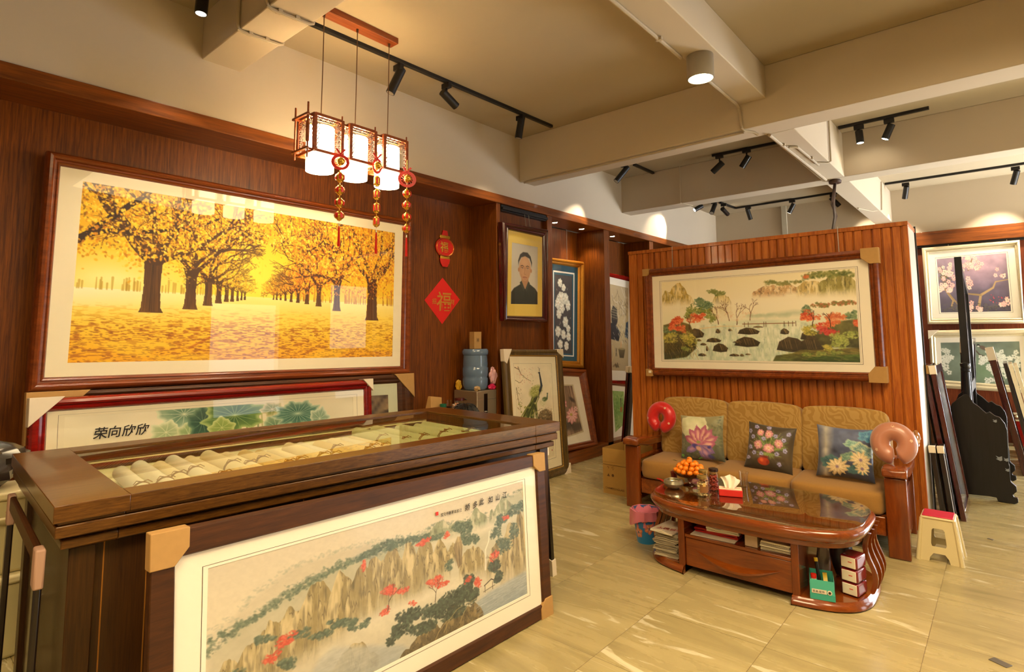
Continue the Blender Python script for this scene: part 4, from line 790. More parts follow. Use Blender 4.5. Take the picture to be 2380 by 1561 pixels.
# ---------------------------------------------------------------- track lights
LENS = glow('lit_lens', (1., .88, .66, 1), 40.); LENSOFF = plain('dim_lens', 'c8c0b0', .3); LENSW = glow('dim_lit_lens', (1., .95, .85, 1), 2.5)
def track(label, a, b):
    t = thing('light_track', label, 'light track', tuple((Vector(a) + Vector(b)) / 2)); a = Vector(a); b = Vector(b); d = (b - a).normalized(); s = d.cross(Vector((0, 0, 1))) * .017
    MB().hexa([a - s, b - s, b + s, a + s][::-1] if False else [a - s, a + s, b + s, b - s], [p + Vector((0, 0, CE - a.z)) for p in (a - s, a + s, b + s, b - s)]).build('rail', BLACK, t, bevel=.002)
    return t
def spot(label, top, bot, lens, watt=0., track_z=CE - .03, cone=38, col=(1., .86, .64), group='black track spotlights'):
    top = Vector(top); bot = Vector(bot); d = (bot - top).normalized(); ctr = top + (bot - top) * .3
    t = thing('track_spotlight', label, 'spotlight', (ctr.x, ctr.y, track_z), group=group)
    MB().box(ctr.x - .02, ctr.x + .02, ctr.y - .045, ctr.y + .045, track_z - .045, track_z + .002).build('adapter', BLACK, t, bevel=.003)
    MB().tube([(ctr.x, ctr.y, track_z - .04), tuple(ctr)], .009, 8).build('stem', BLACK, t)
    up = Vector((0, 1, 0)) if abs(d.y) < .9 else Vector((1, 0, 0)); M = d.to_track_quat('Z', 'Y').to_matrix().to_4x4(); M.translation = top; m = MB(); m.M = M; Lh = (bot - top).length
    m.lathe([(.0001, 0), (.034, 0), (.036, .003), (.036, Lh), (.031, Lh), (.029, Lh - .02), (.0001, Lh - .02)], 20); h = m.build('lamp_head', BLACK, t, sharp=30)
    m = MB(); m.M = M; m.lathe([(.0001, Lh + .0005), (.030, Lh + .0005)], 20); m.build('lens', lens, h, root=t)
    if watt:
        l = bpy.data.lights.new('spot', 'SPOT'); l.energy = watt; l.spot_size = math.radians(cone); l.spot_blend = .6; l.color = col; l.shadow_soft_size = .03
        o = link(bpy.data.objects.new('spot_beam', l)); o.location = bot + d * .01; o.rotation_euler = d.to_track_quat('-Z', 'Y').to_euler()
    return t
tz = CE - .03
track('long black track along the ceiling above the gold tree picture', (1.95, 3.54, tz), (4.70, 3.48, tz))
track('short black track near the ceiling between the two beams by the wall', (6.50, 3.50, tz), (7.04, 3.50, tz))
track('black track crossing the bay left of the lengthwise beam', (6.83, 2.60, tz), (6.86, 1.47, tz))
track('black track crossing the bright bay on the right', (6.79, 1.21, tz), (6.77, .42, tz))
track('long black track before the back wall on the right', (9.90, 1.21, tz), (9.92, -1.2, tz))
track('black track before the back wall behind the brown cable', (10.05, 3.45, tz), (9.98, 1.47, tz)); track('short bend of black track joining the far left track', (9.44, 3.49, tz), (10.05, 3.45, tz))
def spy(label, a, b, y, lens, ty=0., **k):
    spot(label, at_y(a[0], a[1], y), at_y(b[0], b[1], y) + Vector((0, ty, 0)), lens, **k)
def spx(label, a, b, x, lens, tx=0., **k):
    spot(label, at_x(a[0], a[1], x), at_x(b[0], b[1], x) + Vector((tx, 0, 0)), lens, **k)
spy('cut off black spotlight at the top edge left of the near beam', (473, -28), (467, 32), 3.6, LENSW, watt=60, cone=85)
spy('tilted spotlight nearest the lantern on the long track', (934, 160), (916, 212), 3.54, LENSOFF, ty=.05, watt=40, cone=80)
spy('spotlight tilted steeply right, middle of the long track', (1028, 213), (1060, 247), 3.52, LENSW)
spy('upright spotlight near the far end of the long track', (1212, 276), (1212, 319), 3.50, LENSOFF, ty=.04, watt=30, cone=80)
spy('black spotlight partly hidden just past the big cross beam', (1459, 388), (1448, 418), 3.52, LENSOFF, ty=.10, watt=70, cone=46)
spy('brightly lit spotlight on the short track by the left wall', (1547, 425), (1550, 447), 3.50, LENS, watt=25, cone=60)
spy('dark spotlight beside the lit one on the short wall track', (1568, 438), (1576, 456), 3.50, LENSOFF)
spx('spotlight with white rim at the end of its track, pointing left', (1680, 377), (1656, 400), 6.80, LENSW)
spx('spotlight tilted left on the track meeting the beam', (1741, 362), (1724, 389), 6.80, LENSOFF)
spx('upright glaring spotlight in the bright right bay', (1996, 304), (1999.5, 332), 6.80, LENS, watt=12, cone=80)
spx('tilted glaring spotlight in the bright right bay', (2072, 289), (2057, 323), 6.80, LENS, watt=12, cone=80)
spx('dark spotlight left on the far right track', (2107, 433), (2101, 459), 9.95, LENSOFF, tx=.08, watt=60, cone=75)
spx('dark spotlight near the right picture edge on the far track', (2364, 396), (2355, 425), 9.95, LENSOFF, tx=.08, watt=80, cone=75)
spy('tiny lit spotlight leftmost of the far group', (1632, 478), (1627, 486), 3.5, LENSW, ty=.09, watt=70, cone=50)
spy('small dark spotlight second in the far group', (1662, 474), (1654, 495), 3.5, LENSOFF)
spy('small glaring spotlight third in the far group', (1679, 485), (1691, 497.5), 3.45, LENS)
spx('small upright dark spotlight on the far left track', (1737, 486), (1741, 508), 9.98, LENSOFF, tx=.08, watt=50, cone=75)
spx('small spotlight with lit rim tilted left on the far track', (1845, 473), (1834, 495), 9.98, LENSW)
spx('small spotlight half behind the brown cable', (1931, 459), (1948, 476), 9.98, LENSOFF, tx=.08, watt=50, cone=75)
# round surface lamp under the lengthwise beam
t = thing('ceiling_lamp', 'round grey surface lamp glowing under the lengthwise beam', 'ceiling lamp', (3.735, 1.48, 3.46))
MB().lathe([(.0001, 3.462), (.088, 3.462), (.09, 3.458), (.09, 3.30), (.082, 3.296), (.078, 3.31)], 36, (3.735, 1.48, 0)).build('lamp_body', plain('grey_lamp_body', '8c8272', .5), t, sharp=30)
MB().lathe([(.0001, 3.303), (.079, 3.305)], 36, (3.735, 1.48, 0)).build('diffuser', glow('round_lamp_light', (1., .80, .50, 1), 45.), t)
# downlights in the niches
for (px, py, lab) in ((1289, 517, 'round downlight in the soffit, leftmost of the open niche'), (1351, 532, 'round downlight in the soffit, right one of the open niche'), (1423, 549, 'round downlight in the second niche, left one'), (1510, 570, 'round downlight in the second niche above the batten wall')):
    p = at_z(px, py, 2.937); t = thing('downlight', lab, 'downlight', (p.x, 4.19, 2.937), group='niche downlights')
    MB().lathe([(.030, 2.936), (.043, 2.930), (.045, 2.937)], 24, (p.x, 4.19, 0)).build('ring', plain('chrome_ring', 'd8d0c4', .2, .9), t); MB().lathe([(.0001, 2.934), (.031, 2.934)], 24, (p.x, 4.19, 0)).build('lens', glow('downlight_light', (1., .86, .6, 1), 10.), t)
    l = bpy.data.lights.new('spot', 'SPOT'); l.energy = 16; l.spot_size = 1.7; l.spot_blend = .5; l.color = (1, .78, .5); l.shadow_soft_size = .03
    o = link(bpy.data.objects.new('downlight_beam', l)); o.location = (p.x, 4.19, 2.92)
for x in (8.6, 9.7):
    l = bpy.data.lights.new('spot', 'SPOT'); l.energy = 14; l.spot_size = 1.7; l.spot_blend = .5; l.color = (1, .78, .5)
    o = link(bpy.data.objects.new('downlight_beam', l)); o.location = (x, 4.19, 2.92)

# ---------------------------------------------------------------- batten partition
PX0, PX1, PY0, PY1, PZ = 5.56, 6.03, .545, 3.085, 2.44
struct('wall_partition', MB().box(PX0 + .012, PX1, PY0 + .002, PY1 - .002, 0, PZ - .02), plain('partition_side', 'ddd6c8', .35, .2))
pr = []; pit = .0685; y = PY0 + .035; 
pts = [(PY0, PX0 + .03), (PY0, PX0 - .008), (y, PX0 - .008)]
while y + pit < PY1 - .03:
    pts += [(y, PX0 + .010), (y + .012, PX0 + .010), (y + .017, PX0 - .006), (y + pit, PX0 - .006)]; y += pit
pts += [(PY1, PX0 - .006), (PY1, PX0 + .03)]
mb = MB(); n = len(pts); mb.add([(x, yy, 0) for yy, x in pts] + [(x, yy, PZ - .035) for yy, x in pts], [(i, i + 1, n + i + 1, n + i) for i in range(n - 1)])
t = struct('wall_partition_battens', mb, FLUTE)
struct('trim_13', MB().box(PX0 - .016, PX1 + .005, PY0 - .004, PY1 + .004, PZ - .035, PZ), FLUTE, bevel=.002)
struct('trim_14', MB().box(PX1 - .004, PX1 + .008, PY0 - .01, PY0 + .004, .0, PZ + .02), BLACK)
# ---------------------------------------------------------------- framed pictures
def lerp(a, b, t): return a + (b - a) * t
P_STD = [(0, -.0), (0, .0), (.10, .010), (.30, .016), (.45, .012), (.55, .004), (.75, .006), (.9, -.002), (1, -.010)]
P_FLAT = [(0, 0), (.04, .004), (.92, .004), (.96, .0), (1, -.010)]
P_ROUND = [(0, -.01), (.06, .012), (.2, .026), (.38, .03), (.52, .022), (.6, .006), (.72, .004), (.8, .010), (.9, .004), (1, -.012)]
def picture(name, label, p0, nrm, outer, inner, art, fn, fm, mm=None, depth=.035, prof=P_STD, line=None, prot=(), group=None, cat='picture', beads=None, wires=None, glassy=True, hang=None, fillet=None, double=False):
    nrm = Vector(nrm).normalized(); p0 = Vector(p0)
    H_ = lambda q, k=0.: (Vector(q) + nrm * k if len(q) == 3 else at_plane(q[0], q[1], p0 + nrm * k, nrm))
    O = [H_(q) for q in outer]; I = [H_(q, -.010) for q in inner]; A = [H_(q, -.012) for q in art]
    base = (O[2] + O[3]) / 2; t = thing(name, label, cat, tuple(base), group=group)
    # frame with mitred corners
    mb = MB(); rings = [[o - nrm * depth for o in O]] + [[lerp(O[i], I[i] + nrm * .010, u) + nrm * h for i in range(4)] for u, h in prof] + [[i_ - nrm * .006 for i_ in I]]
    for a, b in zip(rings[:-1], rings[1:]):
        for i in range(4):
            j = (i + 1) % 4; mb.add([a[i], a[j], b[j], b[i]], [(0, 3, 2, 1)])
    mb.add(rings[0], [(0, 1, 2, 3)]); fr = mb.build('frame', fm, t)
    # mat board ring
    if mm is not None:
        mb = MB(); back = [p - nrm * .003 for p in A]
        for i in range(4):
            j = (i + 1) % 4; mb.add([I[i], I[j], A[j], A[i]], [(0, 3, 2, 1)]); mb.add([A[i], A[j], back[j], back[i]], [(0, 3, 2, 1)])
        mt = mb.build('mat_board', mm, t)
        for (u, wd) in (line or ()):
            mb = MB()
            c0 = [lerp(I[i], A[i], u) + nrm * .0008 for i in range(4)]; c1 = [lerp(I[i], A[i], u + wd) + nrm * .0008 for i in range(4)]
            for i in range(4):
                j = (i + 1) % 4; mb.add([c0[i], c0[j], c1[j], c1[i]], [(0, 3, 2, 1)])
            mb.build('border_line', INK, mt, root=t)
        if fillet:
            mb = MB(); c0 = [lerp(I[i], A[i], fillet[0]) + nrm * .001 for i in range(4)]; c1 = [lerp(I[i], A[i], fillet[1]) + nrm * .001 for i in range(4)]
            for i in range(4):
                j = (i + 1) % 4; mb.add([c0[i], c0[j], c1[j], c1[i]], [(0, 3, 2, 1)])
            mb.build('inner_fillet', fillet[2], mt, root=t)
    # the artwork
    if fn is not None:
        a = np.clip(fn(), 0, 1); h, w = a.shape[:2]; V = [np.array(p - nrm * .002) for p in A]
        u = np.linspace(0, 1, w)[None, :, None]; v = np.linspace(0, 1, h)[:, None, None]
        P = (V[0] * (1 - u) + V[1] * u) * (1 - v) + (V[3] * (1 - u) + V[2] * u) * v
        grid_mesh('artwork', P, a, painted(), t)
    if glassy: mb = MB(); mb.add([p + nrm * .006 for p in I], [(0, 3, 2, 1)]); mb.build('glass', GLASSP, t)
    for c in prot:
        k, style, size = c[:3]; m_ = c[3] if len(c) > 3 else (KRAFT if style == 'kraft' else WCARD)
        e1 = (O[(k + 1) % 4] - O[k]).normalized(); e2 = (O[k - 1] - O[k]).normalized(); o = O[k] + nrm * .0 - e1 * .005 - e2 * .005
        s = size
        pl = [(0, 0), (s, 0), (s, s * .55), (s * .62, s), (0, s)] if style == 'kraft' else ([(0, 0), (s, 0), (s * .95, s * .08), (s * .3, s * 1.15), (0, s * .95)] if style == 'sleeve' else [(0, 0), (s, 0), (0, s)])
        if e1.cross(e2).dot(nrm) < 0: pl = pl[::-1]
        mb = MB(); top = max(h for _, h in prof) + .004
        mb.prism(pl, nrm * (top + depth + .004), o - nrm * (depth + .003), e1, e2); mb.build('corner_protector', m_, t, bevel=.003)
    if beads:
        sz, u = beads; mb = MB(); hh = .006
        for i in range(4):
            j = (i + 1) % 4; a = lerp(O[i], I[i], u) + nrm * hh; b = lerp(O[j], I[j], u) + nrm * hh; n = int((b - a).length / (sz * 2.3))
            for k in range(n): mb.ball(tuple(lerp(a, b, (k + .5) / n)), sz, 6)
        mb.build('beading', plain('gilt_bead', 'c89a44', .35, .5), fr, root=t)
    if hang is not None:
        for (p, q) in hang:
            MB().tube([p, q], .0035, 6).build('hanging_wire', plain('steel_wire', 'b8b0a4', .35, .7), t)
    t['_c'] = 0; del t['_c']; t_info[t.name] = (O, I, A, nrm); return t
t_info = {}
def grid_mesh(name, P, a, mat, parent, root=None):
    """P: h x w x 3 world points; a: h x w x 3 colours (display values)"""
    h, w = a.shape[:2]; r = root or parent; inv = np.array(MW[r.name].inverted())
    Q = P.reshape(-1, 3) @ inv[:3, :3].T + inv[:3, 3]
    me = bpy.data.meshes.new(name); me.vertices.add(h * w); me.vertices.foreach_set('co', Q.astype(np.float32).ravel())
    i = np.arange(h * w).reshape(h, w); f = np.stack([i[:-1, :-1], i[1:, :-1], i[1:, 1:], i[:-1, 1:]], -1).reshape(-1)
    nf = (h - 1) * (w - 1); me.loops.add(nf * 4); me.loops.foreach_set('vertex_index', f.astype(np.int32)); me.polygons.add(nf)
    me.polygons.foreach_set('loop_start', np.arange(0, nf * 4, 4, dtype=np.int32)); me.polygons.foreach_set('use_smooth', np.ones(nf, bool))
    me.update(calc_edges=True)
    c = np.ones((h * w, 4), np.float32); c[:, :3] = lin(a.reshape(-1, 3)); at = me.color_attributes.new('paint', 'FLOAT_COLOR', 'POINT'); at.data.foreach_set('color', c.ravel())
    me.materials.append(mat); o = link(bpy.data.objects.new(name, me)); o.parent = parent; MW[o.name] = MW[r.name]; return o
def lettering(parent, text, o, right, up, size, mat, root=None, name='lettering', shear=.0, depth=0., align='LEFT'):
    c = bpy.data.curves.new('t', 'FONT'); c.body = text; c.size = size; c.shear = shear; c.extrude = depth; c.align_x = align; c.offset = size * .012
    ob = bpy.data.objects.new('t', c); link(ob); dg = bpy.context.evaluated_depsgraph_get(); me = bpy.data.meshes.new_from_object(ob.evaluated_get(dg)); bpy.data.objects.remove(ob)
    r = root or parent; right = Vector(right).normalized(); up = Vector(up).normalized(); n = right.cross(up)
    M = Matrix(((right.x, up.x, n.x, o[0]), (right.y, up.y, n.y, o[1]), (right.z, up.z, n.z, o[2]), (0, 0, 0, 1)))
    me.transform(MW[r.name].inverted() @ M); me.materials.clear(); me.materials.append(mat); q = link(bpy.data.objects.new(name, me)); q.parent = parent; MW[q.name] = MW[r.name]; return q
def edge_frame(name, label, b0, b1, lean, hgt, thick, fm, prot=(), group=None, cat='picture frame', face=None):
    """a framed picture seen on its edge: foot line b0 -> b1 on the floor, leaning by vector lean at height hgt"""
    b0 = Vector(b0); b1 = Vector(b1); d = (b1 - b0).normalized(); up = (Vector((0, 0, hgt)) + Vector(lean)); L_ = up.length; u = up.normalized(); n = d.cross(u).normalized()
    if n.dot(Vector(lean)) > 0: n = -n
    t = thing(name, label, cat, tuple((b0 + b1) / 2), group=group); W = (b1 - b0).length; fw = min(.07, W * .15)
    g = lambda x, y, z: b0 + d * x + u * y + n * (z)
    for q in ((0, fw, 0, L_), (W - fw, W, 0, L_)): MB().hexa([g(q[0], q[2], -thick), g(q[1], q[2], -thick), g(q[1], q[2], 0), g(q[0], q[2], 0)], [g(q[0], q[3], -thick), g(q[1], q[3], -thick), g(q[1], q[3], 0), g(q[0], q[3], 0)]).build('frame_side', fm, t, bevel=.003)
    for q in ((fw, W - fw, 0, fw), (fw, W - fw, L_ - fw, L_)): MB().hexa([g(q[0], q[2], -thick), g(q[1], q[2], -thick), g(q[1], q[2], 0), g(q[0], q[2], 0)], [g(q[0], q[3], -thick), g(q[1], q[3], -thick), g(q[1], q[3], 0), g(q[0], q[3], 0)]).build('frame_rail', fm, t, bevel=.003)
    if face is not None: MB().hexa([g(fw, fw, -thick * .8), g(W - fw, fw, -thick * .8), g(W - fw, fw, -thick * .35), g(fw, fw, -thick * .35)], [g(fw, L_ - fw, -thick * .8), g(W - fw, L_ - fw, -thick * .8), g(W - fw, L_ - fw, -thick * .35), g(fw, L_ - fw, -thick * .35)]).build('picture_panel', face, t)
    for (y, s, m_) in prot:
        e = .006; sgn = 1 if y > L_ / 2 else -1; y1 = L_ + e if sgn > 0 else -.0
        pl = [(0 - e, y1), (s, y1), (s * .0 - e, y1 - sgn * s * 1.1)] if False else None
        pts = [(-e, y1), (s, y1), (s * .35, y1 - sgn * s * 1.15), (-e, y1 - sgn * s)]
        lo = [g(x, yy, -thick - e) for x, yy in pts]; hi = [g(x, yy, e) for x, yy in pts]; mb = MB(); mb.add(lo + hi, [(0, 1, 2, 3), (7, 6, 5, 4)] + [(i, (i + 1) % 4, 4 + (i + 1) % 4, 4 + i) for i in range(4)]); mb.build('corner_protector', m_, t)
    return t

YM = Vector((0, -1, 0)); XM = Vector((-1, 0, 0))
picture('framed_picture', 'huge framed picture of a golden tree avenue in brown frame', (0, 4.25, 0), YM, [(110, 349), (957, 512), (952, 868), (62, 912)], [(141, 386), (937, 524), (930, 850), (103, 877)], [(193, 421), (918, 541), (912, 828), (157, 843)], art_ginkgo, FR_BR, MATBD, .06, P_ROUND, line=None)
# red framed lotus picture leaning below it
nl = Vector((0, -1, .07)).normalized(); pl0 = Vector((0, 4.13, 1.2))
h = lambda q: at_plane(q[0], q[1], pl0, nl)
bl = h((67, 1043)); br = h((868, 965)); tl = h((68, 927)); tr = h((861, 881))
down = lambda a, b, z: a + (b - a) * ((z - a.z) / (b.z - a.z))
il, ir = h((111, 957)), h((846, 905)); al, ar = h((152, 969)), h((822, 922))
def drop(p, like, z): d = (like - Vector((0, 0, 0))); return None
dn = (nl.cross(Vector((1, 0, 0)))).normalized(); dn = -dn if dn.z > 0 else dn
low = lambda p, z: p + dn * ((p.z - z) / -dn.z)
t = picture('framed_picture', 'red framed lotus leaf picture with four brush characters behind the counter', tuple(pl0), nl, [tl, tr, low(tr, .20), low(tl, .20)], [il, ir, low(ir, .30), low(il, .30)], [al, ar, low(ar, .38), low(al, .38)], art_lotus, FR_RED, MATBD, .035, P_ROUND, line=[(.62, .02)], prot=[(0, 'tri', .16), (1, 'tri', .10)])
O_, I_, A_, n_ = t_info[t.name]; rt = (A_[1] - A_[0]).normalized()
for ch, (px, py) in zip('荣向欣欣', ((216, 1019), (249, 1015), (283, 1012), (315, 1009))):
    lettering(t, ch, h((px, py)) + nl * -.008, rt, -dn, .072, INKB, shear=.15)
p1 = Vector((0, 4.205, 1.2)); h1 = lambda q: at_plane(q[0], q[1], p1, nl)
a1, b1 = h1((62, 914)), h1((958, 868))
t = picture('framed_picture', 'dark brown framed picture with kraft corners behind the red framed one', tuple(p1), nl, [a1, b1, low(b1, .18), low(a1, .18)], [h1((100, 935)), h1((924, 890)), low(h1((924, 890)), .28), low(h1((100, 935)), .28)], [h1((300, 950)), h1((904, 917)), low(h1((904, 917)), .5), low(h1((300, 950)), .5)], art_darkrock, FR_DK, plain('pale_green_mat', 'c8cdb0', .8, var=.03), .03, P_STD, prot=[(0, 'tri', .30, KRAFT), (1, 'tri', .22, KRAFT)])
picture('framed_portrait', 'mahogany framed portrait of a person in a dark buttoned jacket', (0, 3.925, 0), YM, [(1165, 515), (1272, 533), (1270, 750), (1170, 745)], [(1181, 534), (1260, 551), (1260, 735), (1177, 733)], [(1190, 563), (1250, 574), (1250, 707), (1187, 706)], art_portrait, FR_MAH, MATY, .045, P_ROUND, hang=[((4.83, 3.97, 2.88), (4.83, 3.95, 2.74)), ((4.90, 3.97, 2.88), (4.90, 3.95, 2.74))])
t = picture('framed_picture', 'bronze framed peacock picture with white corners leaning beside the counter', (5.395, 3.807, 0), Vector((0, -1.352, .093)), [(1168, 812), (1305, 812), (1324, 1097), Vector((4.385, 3.807, 0.0))], [(1184, 828), (1290, 829), (1306, 1080), Vector((4.50, 3.815, .10))], [(1195, 848), (1279, 848), (1289, 1058), Vector((4.585, 3.825, .19))], art_peacock, FR_BRZ, MATBD, .03, P_STD, prot=[(0, 'sleeve', .13), (1, 'sleeve', .10), (2, 'tri', .11)], beads=(.007, .86), line=[(.8, .02)])
# niche pictures
ny = 4.34
picture('framed_picture', 'gilt framed white magnolia picture with teal mat in the open niche', (0, ny, 0), YM, [at_y(1269, 597, ny), (1359, 608), (1356, 857), at_y(1269, 852, ny)], [at_y(1281, 612, ny), (1343, 622), (1341, 839), at_y(1281, 836, ny)], [at_y(1291, 637, ny), (1330, 642), (1329, 822), at_y(1291, 820, ny)], art_magnolia, FR_GOLD, MATB, .04, P_ROUND, beads=(.012, .18), fillet=(.62, .78, MATW), hang=[((6.16, ny - .0, 2.93), (6.16, ny, 2.5))])
q0 = Vector((6.152, 4.03, .14)); nn = Vector((0, -.92, .2)).normalized()
g = lambda q: at_plane(q[0], q[1], q0, nn)
picture('framed_picture', 'brown framed pink lotus picture leaning under the magnolia', tuple(q0), nn, [g((1262, 852)), g((1362, 858)), g((1389, 1036)), g((1262, 1060))], [g((1282, 872)), g((1347, 875)), g((1375, 1022)), g((1290, 1040))], [g((1297, 896)), g((1332, 896)), g((1356, 1000)), g((1302, 1020))], art_pinklotus, FR_BR, MATW, .03, P_ROUND, fillet=(.86, 1., FR_SILV))
picture('framed_picture', 'dark red framed bird and rice bowl picture in the second niche', (0, ny, 0), YM, [at_y(1408, 632, ny), at_y(1478, 646, ny), at_y(1478, 896, ny), at_y(1408, 893, ny)], [at_y(1410, 641, ny), at_y(1470, 655, ny), at_y(1470, 884, ny), at_y(1410, 883, ny)], [at_y(1417, 659, ny), at_y(1462, 669, ny), at_y(1462, 862, ny), at_y(1417, 860, ny)], art_birds, FR_RED, MATW, .03, P_STD)
q1 = Vector((7.3, 4.1, .14)); nm = Vector((0, -.9, .22)).normalized(); g1 = lambda q: at_plane(q[0], q[1], q1, nm)
picture('framed_picture', 'small green picture with cream mat leaning below the bird picture', tuple(q1), nm, [g1((1410, 889)), g1((1460, 893)), g1((1462, 1026)), g1((1412, 1034))], [g1((1416, 894)), g1((1455, 898)), g1((1457, 1018)), g1((1416, 1026))], [g1((1425, 907)), g1((1452, 909)), g1((1452, 985)), g1((1432, 1004))], art_green, FR_BR, MATW, .025, P_STD, prot=[(3, 'tri', .12)])
# picture over the sofa
pn = Vector((-1, 0, -.02)).normalized()
t = picture('framed_picture', 'wide framed waterfall landscape hanging on the orange batten wall', (5.47, 0, 1.7), pn, [(1497, 627), (2041, 576), (2063, 888), (1506, 872)], [(1515.6, 643), (2016.5, 601), (2034.7, 865.6), (1522, 854)], [(1537.6, 656), (1986.5, 623.5), (1999.4, 842), (1543, 835)], art_waterfall, FR_BR, MATW, .045, P_ROUND, line=[(.78, .03), (.92, .012)], prot=[(0, 'kraft', .075), (1, 'kraft', .13), (2, 'kraft', .13), (3, 'kraft', .075)], hang=[(at_x(1562, 573, 5.53), at_x(1563, 625, 5.5)), (at_x(1946, 527, 5.53), at_x(1950, 586, 5.5))])
O_, I_, A_, n_ = t_info[t.name]; c = O_[3] + n_ * .038 + (O_[2] - O_[3]).normalized() * .03 + (O_[0] - O_[3]).normalized() * .03; MB().prism([(0, 0), (.03, 0), (.03, .025), (0, .025)], n_ * .002, c, (O_[2] - O_[3]).normalized(), (O_[0] - O_[3]).normalized()).build('price_sticker', MATW, t)
# back wall pictures
picture('framed_picture', 'pale framed pink blossom picture hanging on the far right wall', (10.44, 0, 0), XM, [(2142, 576), (2370, 557), (2381, 751), (2156, 753)], [(2159, 588), (2357, 571), (2374, 738), (2168, 740)], [(2177, 602), (2338, 588), (2350, 723), (2187, 726)], art_blossom, FR_SILV, MATW, .05, P_ROUND, line=[(.8, .03)], hang=[((10.46, .55, 2.81), (10.46, .55, 2.76)), ((10.46, -.1, 2.81), (10.46, -.1, 2.76))])
picture('framed_picture', 'silver framed white blossom picture below the pink one on the back wall', (10.35, 0, 0), XM, [(2158, 768), (2400, 762), (2412, 915), (2166, 900)], [(2175, 785), (2388, 780), (2398, 898), (2180, 882)], [(2186, 796), (2369, 793), (2376, 897), (2192, 886)], art_whiteblossom, FR_SILV, MATW, .05, P_ROUND, prot=[(0, 'tri', .13)])
# landscape leaning on the front of the counter
d0 = Vector((2.661, 2.016, 0)); fn_ = Vector((-.0376, -.9975, .0593)).normalized()
up_ = Vector((.003, .059, .998)); rt_ = Vector((.9993, -.0377, 0)); f_ = lambda q: at_plane(q[0], q[1], d0, fn_)
TL = f_((352, 1244)); TR = f_((1262, 1053)); BR = f_((1283, 1424)); BL = Vector((TL.x, 0, 0)); BL = BR - rt_ * (BR.x - TL.x + .002)
il = f_((409, 1298)); ir = f_((1245, 1083)); ibr = f_((1262, 1404)); ibl = BL + (il - TL) * 1. ; ibl = BL + rt_ * .082 + up_ * .075
al = f_((487, 1322)); ar = f_((1218, 1119)); abr = f_((1230, 1380)); abl = BL + rt_ * .175 + up_ * .155
t = picture('framed_picture', 'wide mountain landscape in dark frame leaning on the counter front', tuple(d0), fn_, [TL, TR, BR, BL], [il, ir, ibr, ibl], [al, ar, abr, abl], art_mountains, FR_DK, MATW, .04, P_FLAT, line=[(.82, .02)], prot=[(0, 'kraft', .118), (1, 'kraft', .10), (2, 'kraft', .10)])
O_, I_, A_, n_ = t_info[t.name]; rt = (A_[1] - A_[0]).normalized(); upv = (A_[0] - A_[3]).normalized()
for ch, (px, py) in zip('江山如此多娇', ((1170, 1158), (1154, 1163), (1137, 1169), (1116, 1174), (1101, 1181), (1083, 1187))): lettering(t, ch, f_((px, py)) + fn_ * -.0085, rt, upv, .035, INKB, shear=.15)
for i, ch in enumerate('己亥年夏春书元宝'): lettering(t, ch, f_((1070 - i * 6.2, 1190 + i * 1.5)) + fn_ * -.0085, rt, upv, .017, INKB, shear=.1)
MB().prism([(0, 0), (.016, 0), (.016, .016), (0, .016)], fn_ * .0012, f_((1016, 1199)) + fn_ * -.0105, rt, upv).build('seal_mark', REDP, t)
# ---------------------------------------------------------------- pendant lamp with three lanterns
LW = wood('lantern_wood', '7a3410', 'a65420', 'X', 9., .4, .2)
def fret(mb, o, a, b, W, H, th, nrm):
    """openwork border of small right-angled bars along top and sides of a panel"""
    o = Vector(o); a = Vector(a); b = Vector(b); n = Vector(nrm) * .003
    def bar(x0, y0, x1, y1):
        w = .0019; dx, dy = x1 - x0, y1 - y0; L_ = math.hypot(dx, dy) or 1; px, py = -dy / L_ * w, dx / L_ * w
        q = [(x0 + px, y0 + py), (x1 + px, y1 + py), (x1 - px, y1 - py), (x0 - px, y0 - py)]
        lo = [o + a * x + b * y - n * .5 for x, y in q]; hi = [p + n for p in lo]; mb.hexa(lo, hi)
    s = W * .2; nx = 5
    for k in range(nx):
        x = W * k / nx; u = W / nx
        for (p, q) in (((.1, .0), (.1, .6)), ((.1, .6), (.6, .6)), ((.6, .6), (.6, .25)), ((.35, .0), (.35, .35)), ((.35, .35), (.85, .35)), ((.85, .35), (.85, .9)), ((0, .9), (1, .9))):
            bar(x + p[0] * u, H - p[1] * s * .9, x + q[0] * u, H - q[1] * s * .9)
    for side in (0, 1):
        X = lambda v: v if side == 0 else W - v; ny = 6; hh = H * .80 / ny
        for k in range(ny):
            y = k * hh; f = 1 - .5 * (1 - k / ny)
            for (p, q) in (((.0, .1), (.7, .1)), ((.7, .1), (.7, .6)), ((.3, .35), (.3, .9)), ((.3, .9), (1, .9)), ((1, .9), (1, .4)), ((0, .6), (.3, .6))):
                bar(X(p[0] * s * .8 * f), y + p[1] * hh, X(q[0] * s * .8 * f), y + q[1] * hh)
    bar(0, H * .82, W, H * .82); bar(W * .25, H * .68, W * .4, H * .76); bar(W * .4, H * .76, W * .6, H * .76); bar(W * .6, H * .76, W * .75, H * .68)
LX = (1.935, 2.195, 2.468); LY = 3.315
lamp = thing('pendant_lamp', 'row of three glowing wooden lanterns hanging from the ceiling before the wall', 'pendant lamp', (2.2, LY, CE))
MB().box(1.93, 2.52, LY - .05, LY + .045, CE - .045, CE).build('canopy', LW, lamp, bevel=.003)
HB = .098; ZT, ZB = 2.955, 2.715
